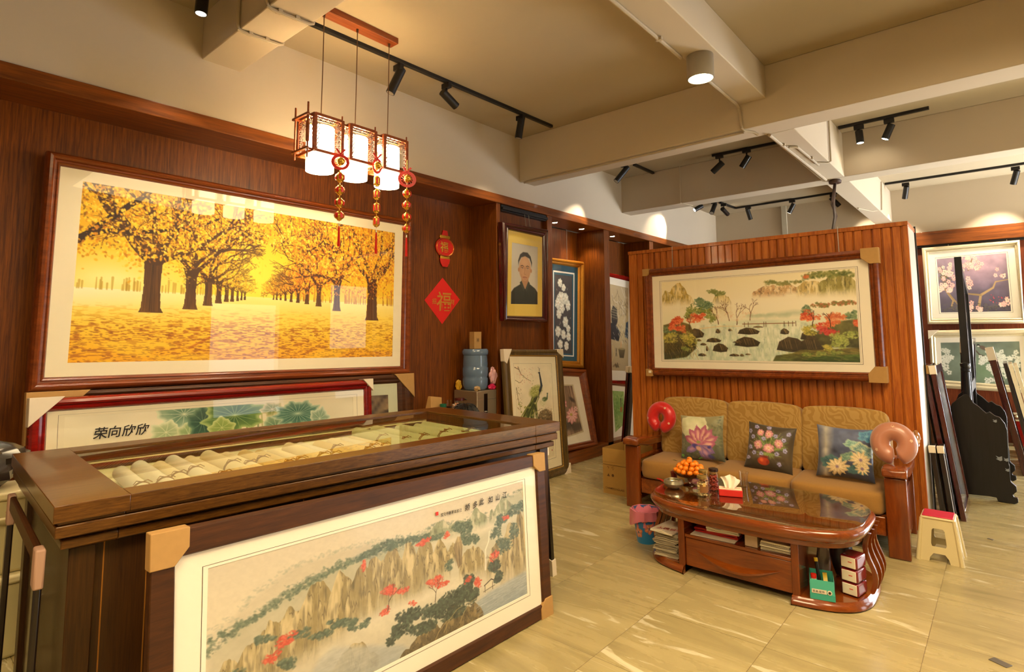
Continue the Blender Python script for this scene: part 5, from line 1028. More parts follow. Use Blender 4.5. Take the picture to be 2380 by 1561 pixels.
for i, x in enumerate(LX):
    MB().tube([(x + .005, LY, CE - .04), (x + .004, LY, 3.3), (x, LY, ZT + .02)], .0032, 6).lathe([(.0001, ZT + .03), (.006, ZT + .025), (.008, ZT), (.0001, ZT)], 10, (x, LY, 0)).lathe([(.009, CE - .045), (.007, CE - .07), (.0001, CE - .072)], 10, (x + .005, LY, 0)).build('cord', plain('braided_cord', '5a3a1c', .7), lamp)
    m = MB()
    for sx in (-1, 1):
        for sy in (-1, 1): m.box(x + sx * HB - .011, x + sx * HB + .011, LY + sy * HB - .011, LY + sy * HB + .011, ZB - .006, ZT)
    for z in (ZB - .006, ZT - .012):
        for s_ in (-1, 1):
            m.box(x - HB, x + HB, LY + s_ * HB - .009, LY + s_ * HB + .009, z - .003, z + .016); m.box(x + s_ * HB - .009, x + s_ * HB + .009, LY - HB, LY + HB, z - .003, z + .016)
    m.box(x - HB, x + HB, LY - .01, LY + .01, ZT - .01, ZT - .002)
    fr = m.build('lantern_frame', LW, lamp, bevel=.0015)
    m = MB()
    for (o, a, n_) in (((x - HB + .008, LY - HB, ZB + .006), (1, 0, 0), (0, -1, 0)), ((x - HB + .008, LY + HB, ZB + .006), (1, 0, 0), (0, 1, 0)), ((x - HB, LY - HB + .008, ZB + .006), (0, 1, 0), (-1, 0, 0)), ((x + HB, LY - HB + .008, ZB + .006), (0, 1, 0), (1, 0, 0))):
        fret(m, o, a, (0, 0, 1), 2 * HB - .016, ZT - ZB - .02, .002, n_)
    m.build('openwork_panel', plain('dark_fretwood', '3a1a08', .6), fr, root=lamp)
    MB().lathe([(.088, 2.612), (.088, 2.90), (.086, 2.90), (.086, 2.614)], 40, (x, LY, 0)).lathe([(.0001, 2.622), (.086, 2.622)], 40, (x, LY, 0)).build('shade', glow('lantern_shade_light', (1., .76, .44, 1), 20.), lamp, sharp=40)
m = MB()
for z in (ZT - .02, ZB + .0):
    for sy in (-1, 1): m.box(1.785, 2.60, LY + sy * (HB - .025) - .007, LY + sy * (HB - .025) + .007, z, z + .014)
    m.box(1.785, 1.80, LY - HB, LY + HB, z, z + .014)
m.build('cross_bar', LW, lamp, bevel=.002)
MB().lathe([(.005, 2.66), (.006, 2.72), (.006, 2.76), (.011, 2.77), (.012, 2.88), (.006, 2.90), (.006, 3.02), (.0001, 3.022)], 12, (1.80, LY - HB + .02, 0)).lathe([(.0001, 2.67), (.006, 2.675), (.006, 3.02), (.0001, 3.022)], 12, (1.80, LY + HB - .02, 0)).build('turned_rod', LW, lamp)
for x in (2.032, 2.292, 2.565): MB().lathe([(.0001, ZT), (.005, ZT), (.005, ZT + .03), (.0001, ZT + .032)], 10, (x, LY - HB, 0)).build('peg', LW, lamp)

# ornaments hung from the lamp
TASS = plain('red_tassel', 'c4140c', .8, var=.2, scale=120)
def ornament(label, x, y, ztop, zbead, n, step, kind, zt0, zt1, pend, big=1.):
    t = thing('hanging_ornament', label, 'ornament', (x, y, ztop), group='red and gold ornaments under the lanterns')
    MB().tube([(x, y, ztop), (x, y, zt0 + .01)], .0018, 5).build('string', GOLD, t)
    for k in range(n):
        z = zbead - k * step
        if kind == 'ball': pr_ = [(.0001, -.031), (.013, -.031), (.014, -.026), (.026, -.016), (.032, 0), (.026, .016), (.014, .026), (.013, .031), (.0001, .031)]
        else: pr_ = [(.0001, -.035), (.014, -.035), (.014, -.030), (.021, -.026), (.0225, -.019), (.0225, .019), (.021, .026), (.014, .030), (.014, .035), (.0001, .035)]
        b = MB().lathe([(r, z + dz) for r, dz in pr_], 24, (x, y, 0)).lathe([(.0001, z - .036), (.004, z - .033), (.003, z - .026)], 8, (x, y, 0)).build('bead', GOLD, t, sharp=50)
        m = MB(); ro = .0328 if kind == 'ball' else .0232
        for s in range(6):
            a0 = s * math.pi / 3 + k * .5; vs = []
            for j in range(7):
                zz = (j / 6 - .5) * 2; hz = (.017 if kind == 'ball' else .021) * zz; r = math.sqrt(max(0, 1 - (hz / .034) ** 2)) * ro if kind == 'ball' else ro
                for q in range(4): a = a0 + (q / 3 - .5) * .56; vs.append((x + r * math.cos(a), y + r * math.sin(a), z + hz))
            m.add(vs, [(4 * j + q, 4 * j + q + 1, 4 * j + q + 5, 4 * j + q + 4) for j in range(6) for q in range(3)], True)
        m.build('red_panel', REDP, b, root=t)
    MB().lathe([(.0001, zt0), (.005, zt0), (.0055, zt0 - .018), (.004, zt0 - .018)], 12, (x, y, 0)).build('tassel_cap', plain('silver_cap', 'd8d0b8', .25, .8), t)
    m = MB(); rr = random.Random(3)
    m.lathe([(.004, zt0 - .016), (.0055, zt0 - .04), (.0075, zt1 + .02), (.0082, zt1), (.0001, zt1)], 14, (x, y, 0))
    for k in range(16): a = k * .4; m.tube([(x + .005 * math.cos(a), y + .005 * math.sin(a), zt0 - .03), (x + .0082 * math.cos(a), y + .0082 * math.sin(a), zt1 - rr.random() * .006)], .0009, 4)
    m.build('tassel', TASS, t)
    # pierced red pendant charm facing the room
    fx, fy = -.43, -.90; a = Vector((.90, -.43, 0)); b = Vector((0, 0, 1)); o = Vector((x, y, pend)) ; m = MB()
    if kind == 'ball': out = [(.058 * big * math.cos(q * .262), .052 * big * math.sin(q * .262)) for q in range(24)]
    else: out = [(.03 * math.cos(q * .262) * 1.1, .055 * math.sin(q * .262)) for q in range(24)]
    for i in range(24):
        p, q = out[i], out[(i + 1) % 24]; k1 = .66; vs = [o + a * p[0] + b * p[1], o + a * q[0] + b * q[1], o + a * q[0] * k1 + b * q[1] * k1, o + a * p[0] * k1 + b * p[1] * k1]; d = Vector((fx, fy, 0)) * .003; m.hexa(vs, [v + d for v in vs])
    for i in range(0, 24, 2):
        p = out[i]; q = out[(i + 9) % 24]; w_ = b * .0022; vs = [o + a * p[0] * .9 + b * p[1] * .9, o + a * q[0] * .5 + b * q[1] * .5]; d = Vector((fx, fy, 0)) * .003; m.hexa([vs[0] - w_, vs[1] - w_, vs[1] + w_, vs[0] + w_], [v + d for v in (vs[0] - w_, vs[1] - w_, vs[1] + w_, vs[0] + w_)])
    for s_ in (-1, 1): vs = [o + a * .0 + b * .045, o + a * s_ * .035 + b * .085, o + a * s_ * .02 + b * .09, o + a * s_ * -.004 + b * .055]; d = Vector((fx, fy, 0)) * .003; m.hexa(vs, [v + d for v in vs])
    m.build('pierced_charm', REDP, t)
    m = MB(); m.ball((x + fx * .02, y + fy * .02, pend), .027, 16); m.build('charm_bead', GOLD, t)
    return t
def zof(px, py, y): return at_y(px, py, y)
ornament('left string of round red and gold beads under the lanterns', 1.998, 3.175, 2.80, zof(786, 411, 3.175).z, 4, (zof(786, 411, 3.175).z - zof(783, 500, 3.175).z) / 3, 'ball', zof(783, 518, 3.175).z, zof(782, 571, 3.175).z, zof(788, 376, 3.175).z)
ornament('middle string of barrel shaped red and gold beads under the lanterns', 2.283, 3.175, 2.80, zof(872, 420, 3.175).z, 4, (zof(872, 420, 3.175).z - zof(870, 514, 3.175).z) / 3, 'barrel', zof(869, 533, 3.175).z, zof(868, 588, 3.175).z, zof(873, 385, 3.175).z)
ornament('right string of red and gold beads with red gourd charm', 2.541, 3.175, 2.80, zof(941, 449, 3.175).z, 4, (zof(941, 449, 3.175).z - zof(939, 530, 3.175).z) / 3, 'ball', zof(938, 545, 3.175).z, zof(938, 594, 3.175).z, zof(944, 416, 3.175).z, 1.15)

# wall decorations on the recessed panelling
wy = 4.355
c = at_y(1033, 575, wy); t = thing('lantern_ornament', 'red and gold lantern shaped wall ornament above the red diamond', 'ornament', tuple(c))
s = .0027 * 1.0; K = (at_y(1055, 575, wy).x - at_y(1012, 575, wy).x) / 2
def disc_poly(rx, rz, n=28): return [(rx * math.cos(2 * math.pi * k / n), rz * math.sin(2 * math.pi * k / n)) for k in range(n)]
hz = (at_y(1033, 552, wy).z - at_y(1033, 597, wy).z) / 2; cc = c
MB().prism(disc_poly(K, hz * 1.0), (0, -.012, 0), (cc.x, wy, cc.z), (1, 0, 0), (0, 0, 1)).build('lantern_body', REDP, t, bevel=.003)
m = MB(); m.tube([(cc.x + K * .9 * math.cos(q * .2244), wy - .014, cc.z + hz * .9 * math.sin(q * .2244)) for q in range(28)], .003, 6, closed=True); m.build('gilt_rim', GOLD, t)
lettering(t, '福', (cc.x - K * .55, wy - .0135, cc.z - hz * .42), (1, 0, 0), (0, 0, 1), hz * 1.15, GOLD, depth=.002)
for (z0, z1, w0, w1, mt, nm) in ((hz * .92, hz * 1.25, .55, .55, GOLD, 'top_band'), (hz * 1.2, hz * 1.75, .34, .22, REDP, 'top_knob'), (-hz * 1.2, -hz * .88, .5, .5, GOLD, 'bottom_band'), (-hz * 1.65, -hz * 1.15, .45, .55, REDP, 'bottom_knot'), (-hz * 2.0, -hz * 1.6, .25, .45, REDP, 'tail')):
    MB().prism([(-K * w0, z0), (K * w0, z0), (K * w1, z1), (-K * w1, z1)], (0, -.012, 0), (cc.x, wy, cc.z), (1, 0, 0), (0, 0, 1)).build(nm, mt, t, bevel=.003)
q = [at_y(*p, wy) for p in ((1028, 753), (1069, 696), (1029, 645), (987, 697))]; cx = (q[1].x + q[3].x) / 2; cz = (q[0].z + q[2].z) / 2
t = thing('fortune_poster', 'red diamond shaped fortune poster with a gold character on the wood wall', 'poster', (cx, wy, cz))
MB().prism([(p.x - cx, p.z - cz) for p in q], (0, -.002, 0), (cx, wy + .004, cz), (1, 0, 0), (0, 0, 1)).build('paper', plain('red_paper', 'd8180c', .5, var=.04), t)
gp = plain('gold_print', 'c8862c', .45, .2); lettering(t, '福', (cx - .085, wy - .0005, cz - .085), (1, 0, 0), (0, 0, 1), .21, gp)
for (dx, ch) in ((-.145, '招'), (.105, '财')): lettering(t, ch, (cx + dx, wy - .0005, cz - .03), (1, 0, 0), (0, 0, 1), .06, gp)

# ---------------------------------------------------------------- display counter
CF0, CF1, CB0, CB1 = Vector((.474, 2.382, 0)), Vector((2.96, 2.161, 0)), Vector((.546, 3.619, 0)), Vector((2.988, 3.312, 0))
def cq(u, v, z): p = CF0 * (1 - u) * (1 - v) + CF1 * u * (1 - v) + CB0 * (1 - u) * v + CB1 * u * v; return Vector((p.x, p.y, z))
def cbox(mb, u0, u1, v0, v1, z0, z1): mb.hexa([cq(u0, v0, z0), cq(u1, v0, z0), cq(u1, v1, z0), cq(u0, v1, z0)], [cq(u0, v0, z1), cq(u1, v0, z1), cq(u1, v1, z1), cq(u0, v1, z1)]); return mb
counter = thing('display_counter', 'long dark wooden display counter with a glass top full of scrolls', 'counter', tuple(cq(.5, .5, 0)))
gu0, gu1, gv0, gv1 = .085, .912, .095, .885
m = MB()
for (u0, u1, v0, v1) in ((0, gu0, 0, 1), (gu1, 1, 0, 1), (gu0, gu1, 0, gv0), (gu0, gu1, gv1, 1)): cbox(m, u0, u1, v0, v1, .944, 1.)
m.build('top_frame', COUNT, counter, bevel=.002)
m = MB(); a, b = .006, .012
for (u0, u1, v0, v1) in ((a, gu0 - .004, b, 1 - b), (gu1 + .004, 1 - a, b, 1 - b), (gu0 - .004, gu1 + .004, b, gv0 - .006), (gu0 - .004, gu1 + .004, gv1 + .006, 1 - b)): cbox(m, u0, u1, v0, v1, .932, .944); cbox(m, u0 - (.003 if u0 < .5 else 0), u1, v0 - (.006 if v0 < .02 else 0), v1, .892, .932)
m.build('upper_moulding', COUNT, counter, bevel=.004)
m = MB()
for (z0, z1, e) in ((.88, .892, .016), (.850, .88, .011), (.842, .85, .02)):
    for (u0, u1, v0, v1) in ((e, gu0 - .01, e * 2, 1 - e * 2), (gu1 + .01, 1 - e, e * 2, 1 - e * 2), (gu0 - .01, gu1 + .01, e * 2, gv0 - .01), (gu0 - .01, gu1 + .01, gv1 + .01, 1 - e * 2)): cbox(m, u0, u1, v0, v1, z0, z1)
m.build('lower_moulding', COUNT, counter, bevel=.004)
m = MB(); cbox(m, .03, .97, .06, .94, .06, .70); cbox(m, .03, .97, .06, .085, .70, .842); cbox(m, .03, .97, .90, .94, .70, .842); cbox(m, .03, .06, .06, .94, .70, .842); cbox(m, .94, .97, .06, .94, .70, .842); m.build('body', COUNTV, counter)
for (u0, u1, v0, v1) in ((.022, .052, .045, .10), (.948, .978, .045, .10), (.022, .052, .89, .955), (.948, .978, .89, .955)): cbox(MB(), u0, u1, v0, v1, 0, .842).build('corner_post', COUNTV, counter, bevel=.003)
inl = plain('brass_inlay', 'a8702c', .45, .5)
for u in (.062, .115, .35, .65): cbox(MB(), u, u + .0016, .0585, .0605, .06, .842).build('inlay_line', inl, counter)
lin_ = plain('display_lining', 'efe8b4', .8, var=.04)
m = MB(); cbox(m, gu0 - .02, gu1 + .02, gv0 - .02, gv1 + .02, .885, .893); cbox(m, gu0 - .014, gu0 - .006, gv0, gv1, .893, .944); cbox(m, gu1 + .006, gu1 + .014, gv0, gv1, .893, .944); cbox(m, gu0, gu1, gv0 - .018, gv0 - .006, .893, .944); cbox(m, gu0, gu1, gv1 + .006, gv1 + .018, .893, .944); m.build('display_tray', lin_, counter)
cbox(MB(), gu0, gu1, gv0, gv1, .984, .992).build('glass_top', glass('counter_glass', (.97, .985, .95, 1), 1.0, 0, .02), counter)
# scrolls lying side by side in the counter
PAPER = [plain('scroll_paper_%s' % n, c, .7, var=.12, scale=9) for n, c in (('ivory', 'efdfae'), ('aged', 'e2c986'), ('pale', 'efe6c8'), ('green', 'c3c489'))]
CORD = plain('scroll_cord', '8a6424', .8)
rr = random.Random(11)
def scroll(i, u, v0, v1, r, mt, lab, lift=0.):
    a = cq(u, v0, .8978 + r + lift); b = cq(u + .008 + rr.uniform(-.001, .001), v1, .8978 + r + lift); d = (b - a).normalized()
    t = thing('paper_scroll', lab, 'scroll', tuple((a + b) / 2 - Vector((0, 0, r))), group='rolled scrolls in the glass topped counter')
    m = MB(); m.tube([a, b], r, 20, cap=False); m.tube([b, a], r * .8, 20, cap=False)
    n = 20; side = d.cross(Vector((0, 0, 1))); 
    for e in (a, b): m.add([e + side * math.cos(q * math.pi / 10) * r + Vector((0, 0, math.sin(q * math.pi / 10) * r)) for q in range(20)] + [e + side * math.cos(q * math.pi / 10) * r * .8 + Vector((0, 0, math.sin(q * math.pi / 10) * r * .8)) for q in range(20)], [(q, (q + 1) % 20, 20 + (q + 1) % 20, 20 + q) for q in range(20)])
    m.build('rolled_sheet', mt, t)
    f = rr.uniform(.25, .6); p = a.lerp(b, f); m = MB()
    for k in (0, .012): c_ = p + d * k; m.tube([c_ + side * math.cos(q * math.pi / 8) * (r + .002) + Vector((0, 0, math.sin(q * math.pi / 8) * (r + .002))) for q in range(16)], .0022, 5, closed=True)
    top = p + Vector((0, 0, r + .003)); m.tube([top, top + side * .02 + d * .012 + Vector((0, 0, .004)), top + side * .035 + Vector((0, 0, -.006))], .002, 5); m.tube([top, top - side * .02 + d * .01 + Vector((0, 0, .004)), top - side * .034 - d * .01 + Vector((0, 0, -.004))], .002, 5)
    m.build('tie_cord', CORD, t)
u = .115; i = 0
names = ['ivory scroll lying nearest the left end of the glass case', 'aged yellow scroll second from the left in the case', 'fat pale scroll third from the left in the case', 'ivory scroll fourth from the left in the case', 'aged scroll fifth from the left in the case']
while u < .86:
    r = rr.uniform(.027, .0385); w = r / 2.47; u += w
    mt = PAPER[3] if u > .60 else PAPER[rr.choice((0, 0, 1, 2))]
    v0, v1 = (gv0 + .015, gv0 + rr.uniform(.46, .6)) if u < .6 else (gv0 + .03, gv0 + rr.uniform(.55, .7))
    lab = names[i] if i < 5 else ('pale green scroll with cord in the right half of the case' if u > .60 else 'cream scroll with cord in the middle of the case')
    scroll(i, u, v0, v1, r, mt, lab); u += w + .0045; i += 1

# empty frame leaning on the left end of the counter and the edge-on frame at its right end
FL0, FL1 = Vector((.517, 3.36, 0)), Vector((.452, 2.40, 0))
t = thing('empty_frame', 'tall narrow dark frame leaning on the left end of the counter', 'picture frame', tuple((FL0 + FL1) / 2))
lean = Vector((.010, 0, .865)); e = (FL1 - FL0).normalized(); nrm_ = Vector((-.9975, .068, .01)); Wd = (FL1 - FL0).length
def fl(x, y, z): return FL0 + e * x + lean * y + nrm_ * z
for (x0, x1, nm) in ((0, .055, 'frame_side'), (Wd - .055, Wd, 'frame_side')): MB().hexa([fl(x0, 0, 0), fl(x1, 0, 0), fl(x1, 0, .022), fl(x0, 0, .022)], [fl(x0, 1, 0), fl(x1, 1, 0), fl(x1, 1, .022), fl(x0, 1, .022)]).build(nm, FR_BLK, t, bevel=.006)
for (y0, y1) in ((0, .08), (.93, 1.)): MB().hexa([fl(.055, y0, 0), fl(Wd - .055, y0, 0), fl(Wd - .055, y0, .02), fl(.055, y0, .02)], [fl(.055, y1, 0), fl(Wd - .055, y1, 0), fl(Wd - .055, y1, .02), fl(.055, y1, .02)]).build('frame_rail', FR_DK, t, bevel=.006)
for x0, x1 in ((-.003, .06), (Wd - .06, Wd + .003)): MB().hexa([fl(x0, .86, -.003), fl(x1, .86, -.003), fl(x1, .86, .025), fl(x0, .86, .025)], [fl(x0, 1.004, -.003), fl(x1, 1.004, -.003), fl(x1, 1.004, .025), fl(x0, 1.004, .025)]).build('corner_protector', plain('pinkish_card', 'b08c78', .7), t, bevel=.006)
edge_frame('framed_picture', 'black framed picture seen edge-on against the right end of the counter', (3.085, 2.304, 0), (3.10, 3.1, 0), (-.075, 0, 0), .86, .03, FR_BLK, prot=[(0, .1, WCARD), (1, .1, WCARD)], cat='picture', face=MATW)

# ---------------------------------------------------------------- storage boxes and bag at the far left
BIN = plain('beige_plastic_bin', 'c9bd8c', .4, var=.03); LID = plain('cream_plastic_lid', 'ddd0a2', .35)
def storage(label, z0, h):
    t = thing('storage_box', label, 'storage box', (.48, 3.88, z0), group='stacked plastic storage boxes')
    x0, x1, y0, y1 = .10, .86, 3.74, 4.02; b = [(x0 + .03, y0 + .03, z0), (x1 - .03, y0 + .03, z0), (x1 - .03, y1 - .03, z0), (x0 + .03, y1 - .03, z0)]; tp = [(x0, y0, z0 + h - .03), (x1, y0, z0 + h - .03), (x1, y1, z0 + h - .03), (x0, y1, z0 + h - .03)]
    MB().hexa(b, tp).build('tub', BIN, t, bevel=.02, seg=3); MB().box(x0 - .012, x1 + .012, y0 - .012, y1 + .012, z0 + h - .04, z0 + h).build('lid', LID, t, bevel=.012, seg=3)
    MB().tube([(.42, y0 - .012, z0 + h - .09), (.42, y0 - .03, z0 + h - .12), (.56, y0 - .03, z0 + h - .12), (.56, y0 - .012, z0 + h - .09)], .008, 6).build('handle', LID, t)
storage('lower cream plastic storage box standing left of the counter', 0., .40); storage('upper cream plastic storage box under the dark plastic bag', .40, .40)
def crumple(name, label, cat, c, sx, sy, sz, mt, seed, amp=.22, mouth=False, **k):
    r = random.Random(seed); t = thing(name, label, cat, (c[0], c[1], c[2]), **k); m = MB(); nu, nv = 22, 12; vs = []
    ph = [r.uniform(0, 6) for _ in range(8)]
    for j in range(nv + 1):
        th = math.pi * j / nv
        for i_ in range(nu):
            a = 2 * math.pi * i_ / nu; w = 1 + amp * (math.sin(3 * a + ph[0] + 2 * th) * .4 + math.sin(7 * a + ph[1] - 3 * th) * .3 + math.sin(5 * th + ph[2] + a * 2) * .3) + r.uniform(-amp, amp) * .25
            zz = -math.cos(th); zz = max(-.92, zz); vs.append((c[0] + sx * math.sin(th) * math.cos(a) * w, c[1] + sy * math.sin(th) * math.sin(a) * w, c[2] + sz + sz * zz / .92 * (w if zz > -.9 else 1)))
    m.add(vs, [(j * nu + i_, j * nu + (i_ + 1) % nu, (j + 1) * nu + (i_ + 1) % nu, (j + 1) * nu + i_) for j in range(nv) for i_ in range(nu)], True); m.build('bag_film', mt, t, sharp=28); return t
crumple('plastic_bag', 'crumpled dark plastic bag on the upper storage box', 'plastic bag', (.44, 3.88, .806), .20, .12, .115, plain('black_plastic_film', '2c2420', .22, var=.3, spec=.8, coat=.5), 5)

# ---------------------------------------------------------------- water dispenser and what stands on it
STEEL = plain('champagne_steel', 'a8977c', .35, .6, .04)
wd = thing('water_dispenser', 'champagne metal water dispenser with a black display panel', 'water dispenser', (4.245, 4.165, 0))
MB().box(4.10, 4.388, 4.0, 4.33, 0, .985).build('cabinet', STEEL, wd, bevel=.008, seg=3)
MB().box(4.20, 4.25, 3.996, 4.002, .74, .955).build('display_panel', plain('black_gloss', '0f0d0c', .15), wd, bevel=.002); lettering(wd, 'Midea', (4.204, 3.9955, .775), (1, 0, 0), (0, 0, 1), .016, MATW)
MB().box(4.11, 4.378, 3.999, 4.003, .898, .902).build('trim_line', plain('steel_line', 'e0d8c8', .2, .8), wd)
MB().tube([(4.094, 4.14, .90), (4.09, 4.14, .9), (4.09, 4.24, .9), (4.094, 4.24, .9)], .006, 6).build('side_recess', plain('dark_recess', '241812', .5), wd)
t = thing('water_bottle', 'upturned blue water bottle on the dispenser', 'water bottle', (4.245, 4.165, .985))
MB().lathe([(.0001, .988), (.11, .990), (.125, 1.01), (.132, 1.04), (.133, 1.10), (.126, 1.115), (.133, 1.13), (.134, 1.205), (.126, 1.218), (.129, 1.235), (.126, 1.30), (.124, 1.335), (.135, 1.345), (.137, 1.375), (.126, 1.40), (.0001, 1.398)], 40, (4.245, 4.165, 0)).build('bottle', plain('blue_bottle_plastic', '6f88a6', .12, var=.15, scale=7, alpha=.78, coat=.6), t, sharp=50)
t = thing('kraft_box', 'small kraft paper box standing on the water bottle', 'box', (4.235, 4.165, 1.40)); MB().box(4.185, 4.29, 4.12, 4.19, 1.40, 1.575).build('carton', KRAFT, t, bevel=.002); MB().box(4.225, 4.230, 4.1185, 4.1205, 1.47, 1.51).box(4.245, 4.250, 4.1185, 4.1205, 1.47, 1.51).box(4.230, 4.245, 4.1185, 4.1205, 1.488, 1.493).build('printed_mark', INK, t)
crumple('snack_bag', 'pink and white snack bag beside the water bottle', 'snack bag', (4.352, 4.018, 1.045), .042, .034, .075, plain('pink_film', 'd8a0a0', .3, var=.5, scale=14), 8, .3)
crumple('snack_bag', 'bright pink crumpled wrapper at the dispenser edge', 'wrapper', (4.340, 4.018, .986), .044, .032, .027, plain('magenta_film', 'c81850', .3, var=.3), 9, .3)
crumple('snack_bag', 'yellow wrapper at the left rear of the dispenser top', 'wrapper', (4.128, 4.288, .986), .030, .032, .045, plain('yellow_film', 'd8a82c', .35, var=.4), 10, .3)
crumple('plastic_bag', 'clear plastic bag with biscuits at the dispenser front edge', 'plastic bag', (4.14, 4.035, .986), .036, .028, .022, plain('biscuit_film', 'b89868', .3, var=.3), 12, .25)

# ---------------------------------------------------------------- desk behind the counter with small things and a person bending there
dk = thing('small_desk', 'small wooden desk behind the counter mostly hidden', 'desk', (3.52, 4.0, 0)); MB().box(3.28, 3.88, 3.76, 4.10, .80, .83).build('desk_top', PANELX, dk, bevel=.004)
for x in (3.31, 3.85):
    for y in (3.79, 4.07): MB().box(x - .02, x + .02, y - .02, y + .02, 0, .80).build('leg', PANEL, dk)
t = thing('paper_bag', 'brown paper bag standing on the desk behind the counter', 'paper bag', (3.47, 3.95, .83)); m = MB(); m.hexa([(3.42, 3.9, .83), (3.55, 3.9, .83), (3.55, 4.0, .83), (3.42, 4.0, .83)], [(3.44, 3.93, 1.0), (3.57, 3.93, .98), (3.56, 3.96, .98), (3.43, 3.96, 1.0)]); m.build('bag', KRAFT, t, bevel=.004)
def tumbler(name, label, cat, x, y, z, r, h, mt, liquid=None):
    t = thing(name, label, cat, (x, y, z)); MB().lathe([(.0001, z), (r * .85, z), (r, z + h), (r * .93, z + h), (r * .8, z + .006), (.0001, z + .006)], 24, (x, y, 0)).build('vessel', mt, t)
    if liquid: MB().lathe([(.0001, z + .006), (r * .78, z + .007), (r * .86, z + h * .55), (.0001, z + h * .55)], 24, (x, y, 0)).build('contents', liquid, t)
    return t
a_ = at_y(1030, 946, 3.86); tumbler('cup', 'green cup on the desk behind the counter', 'cup', a_.x, 3.86, .83, .03, .10, plain('green_cup', '1c6444', .4))
a_ = at_y(1044, 946, 3.86); tumbler('tea_glass', 'tall glass with dark tea behind the counter', 'glass', a_.x, 3.86, .83, .028, .13, GLASSC, plain('dark_tea', '2c140a', .2))
a_ = at_y(1056, 946, 3.86); tumbler('small_jar', 'small white jar next to the tea glass', 'jar', a_.x, 3.86, .83, .016, .085, plain('white_ceramic', 'e6dccc', .3))
a_ = at_y(1068, 930, 3.95); t = tumbler('glass_jar', 'clear jar with dark red lid behind the counter', 'jar', a_.x, 3.95, .83, .045, .10, GLASSC, plain('herb_tea', 'a87c4c', .6)); MB().lathe([(.0001, .93), (.047, .93), (.047, .952), (.0001, .955)], 24, (a_.x, 3.95, 0)).build('lid', plain('maroon_lid', '4c1410', .35), t)
# the person: sitting on a low stool, bent forward over the desk edge, only the crown of the head shows
SKIN = plain('skin', 'c08a66', .55, var=.04); HAIR = plain('black_hair', '0e0a08', .45, var=.4, scale=80); SHIRT = plain('dark_shirt', '2c2c38', .8)
pr_ = thing('person', 'person with short black hair bending down behind the counter', 'person', (3.42, 3.52, 0))
hx, hy, hzt = 3.43, 3.50, .965
B = [(3.56, 3.52, .36), (3.55, 3.52, .50), (3.50, 3.51, .64), (3.46, 3.505, .76), (3.44, 3.50, .80), (3.50, 3.66, .74), (3.40, 3.74, .60), (3.36, 3.70, .80), (3.50, 3.36, .74), (3.42, 3.34, .56), (3.30, 3.38, .52), (3.50, 3.61, .34), (3.20, 3.62, .38), (3.22, 3.62, .10), (3.12, 3.62, .05), (3.50, 3.43, .34), (3.20, 3.42, .38), (3.22, 3.42, .10), (3.12, 3.42, .05)]
E_ = [(0, 1), (1, 2), (2, 3), (3, 4), (3, 5), (5, 6), (6, 7), (3, 8), (8, 9), (9, 10), (0, 11), (11, 12), (12, 13), (13, 14), (0, 15), (15, 16), (16, 17), (17, 18)]
def skin_obj(name, mt, parent, pts, rad, edges, root=None, sub=2):
    inv = MW[parent.name].inverted(); bm = bmesh.new(); ly = bm.verts.layers.skin.verify(); vs = []
    for i, (p, r) in enumerate(zip(pts, rad)):
        v = bm.verts.new(inv @ Vector(p)); v[ly].radius = (r, r); v[ly].use_root = (i == 0); vs.append(v)
    for a, b in edges: bm.edges.new((vs[a], vs[b]))
    me = bpy.data.meshes.new(name); bm.to_mesh(me); bm.free(); me.materials.append(mt); o = link(bpy.data.objects.new(name, me)); o.parent = root or parent; MW[o.name] = MW[parent.name]
    md = o.modifiers.new('skin', 'SKIN'); md.use_smooth_shade = True; s_ = o.modifiers.new('sub', 'SUBSURF'); s_.levels = sub; s_.render_levels = sub; return o
skin_obj('body', SHIRT, pr_, B, [.13, .13, .14, .12, .055, .055, .045, .035, .055, .045, .035, .09, .065, .045, .04, .09, .065, .045, .04], E_)
m = MB(); m.ball((hx, hy, hzt - .115), .088, 28, 1.05, .95, 1.2); m.ball((hx - .085, hy + .0, hzt - .155), .013, 10); m.ball((hx - .01, hy + .085, hzt - .13), .016, 10, .6, .4, 1.3); m.ball((hx - .01, hy - .085, hzt - .13), .016, 10, .6, .4, 1.3); m.tube([(hx - .055, hy - .035, hzt - .175), (hx - .06, hy, hzt - .178), (hx - .055, hy + .035, hzt - .175)], .005, 6); m.build('head', SKIN, pr_)
rr2 = random.Random(4); m = MB(); m.ball((hx + .012, hy, hzt - .098), .102, 30, 1.1, 1.12, .98)
for k in range(150):
    a = rr2.uniform(0, 6.28); q = rr2.uniform(.1, 1.3); p0_ = Vector((hx + .012, hy, hzt - .098)) + Vector((math.cos(a) * math.sin(q) * .112, math.sin(a) * math.sin(q) * .114, math.cos(q) * .1)); d_ = Vector((math.cos(a) * math.cos(q), math.sin(a) * math.cos(q), -math.sin(q)))
    m.tube([p0_, p0_ + d_ * .03 + (p0_ - Vector((hx, hy, hzt - .1))) * .03, p0_ + d_ * .06], .003, 4)
m.build('hair', HAIR, pr_)
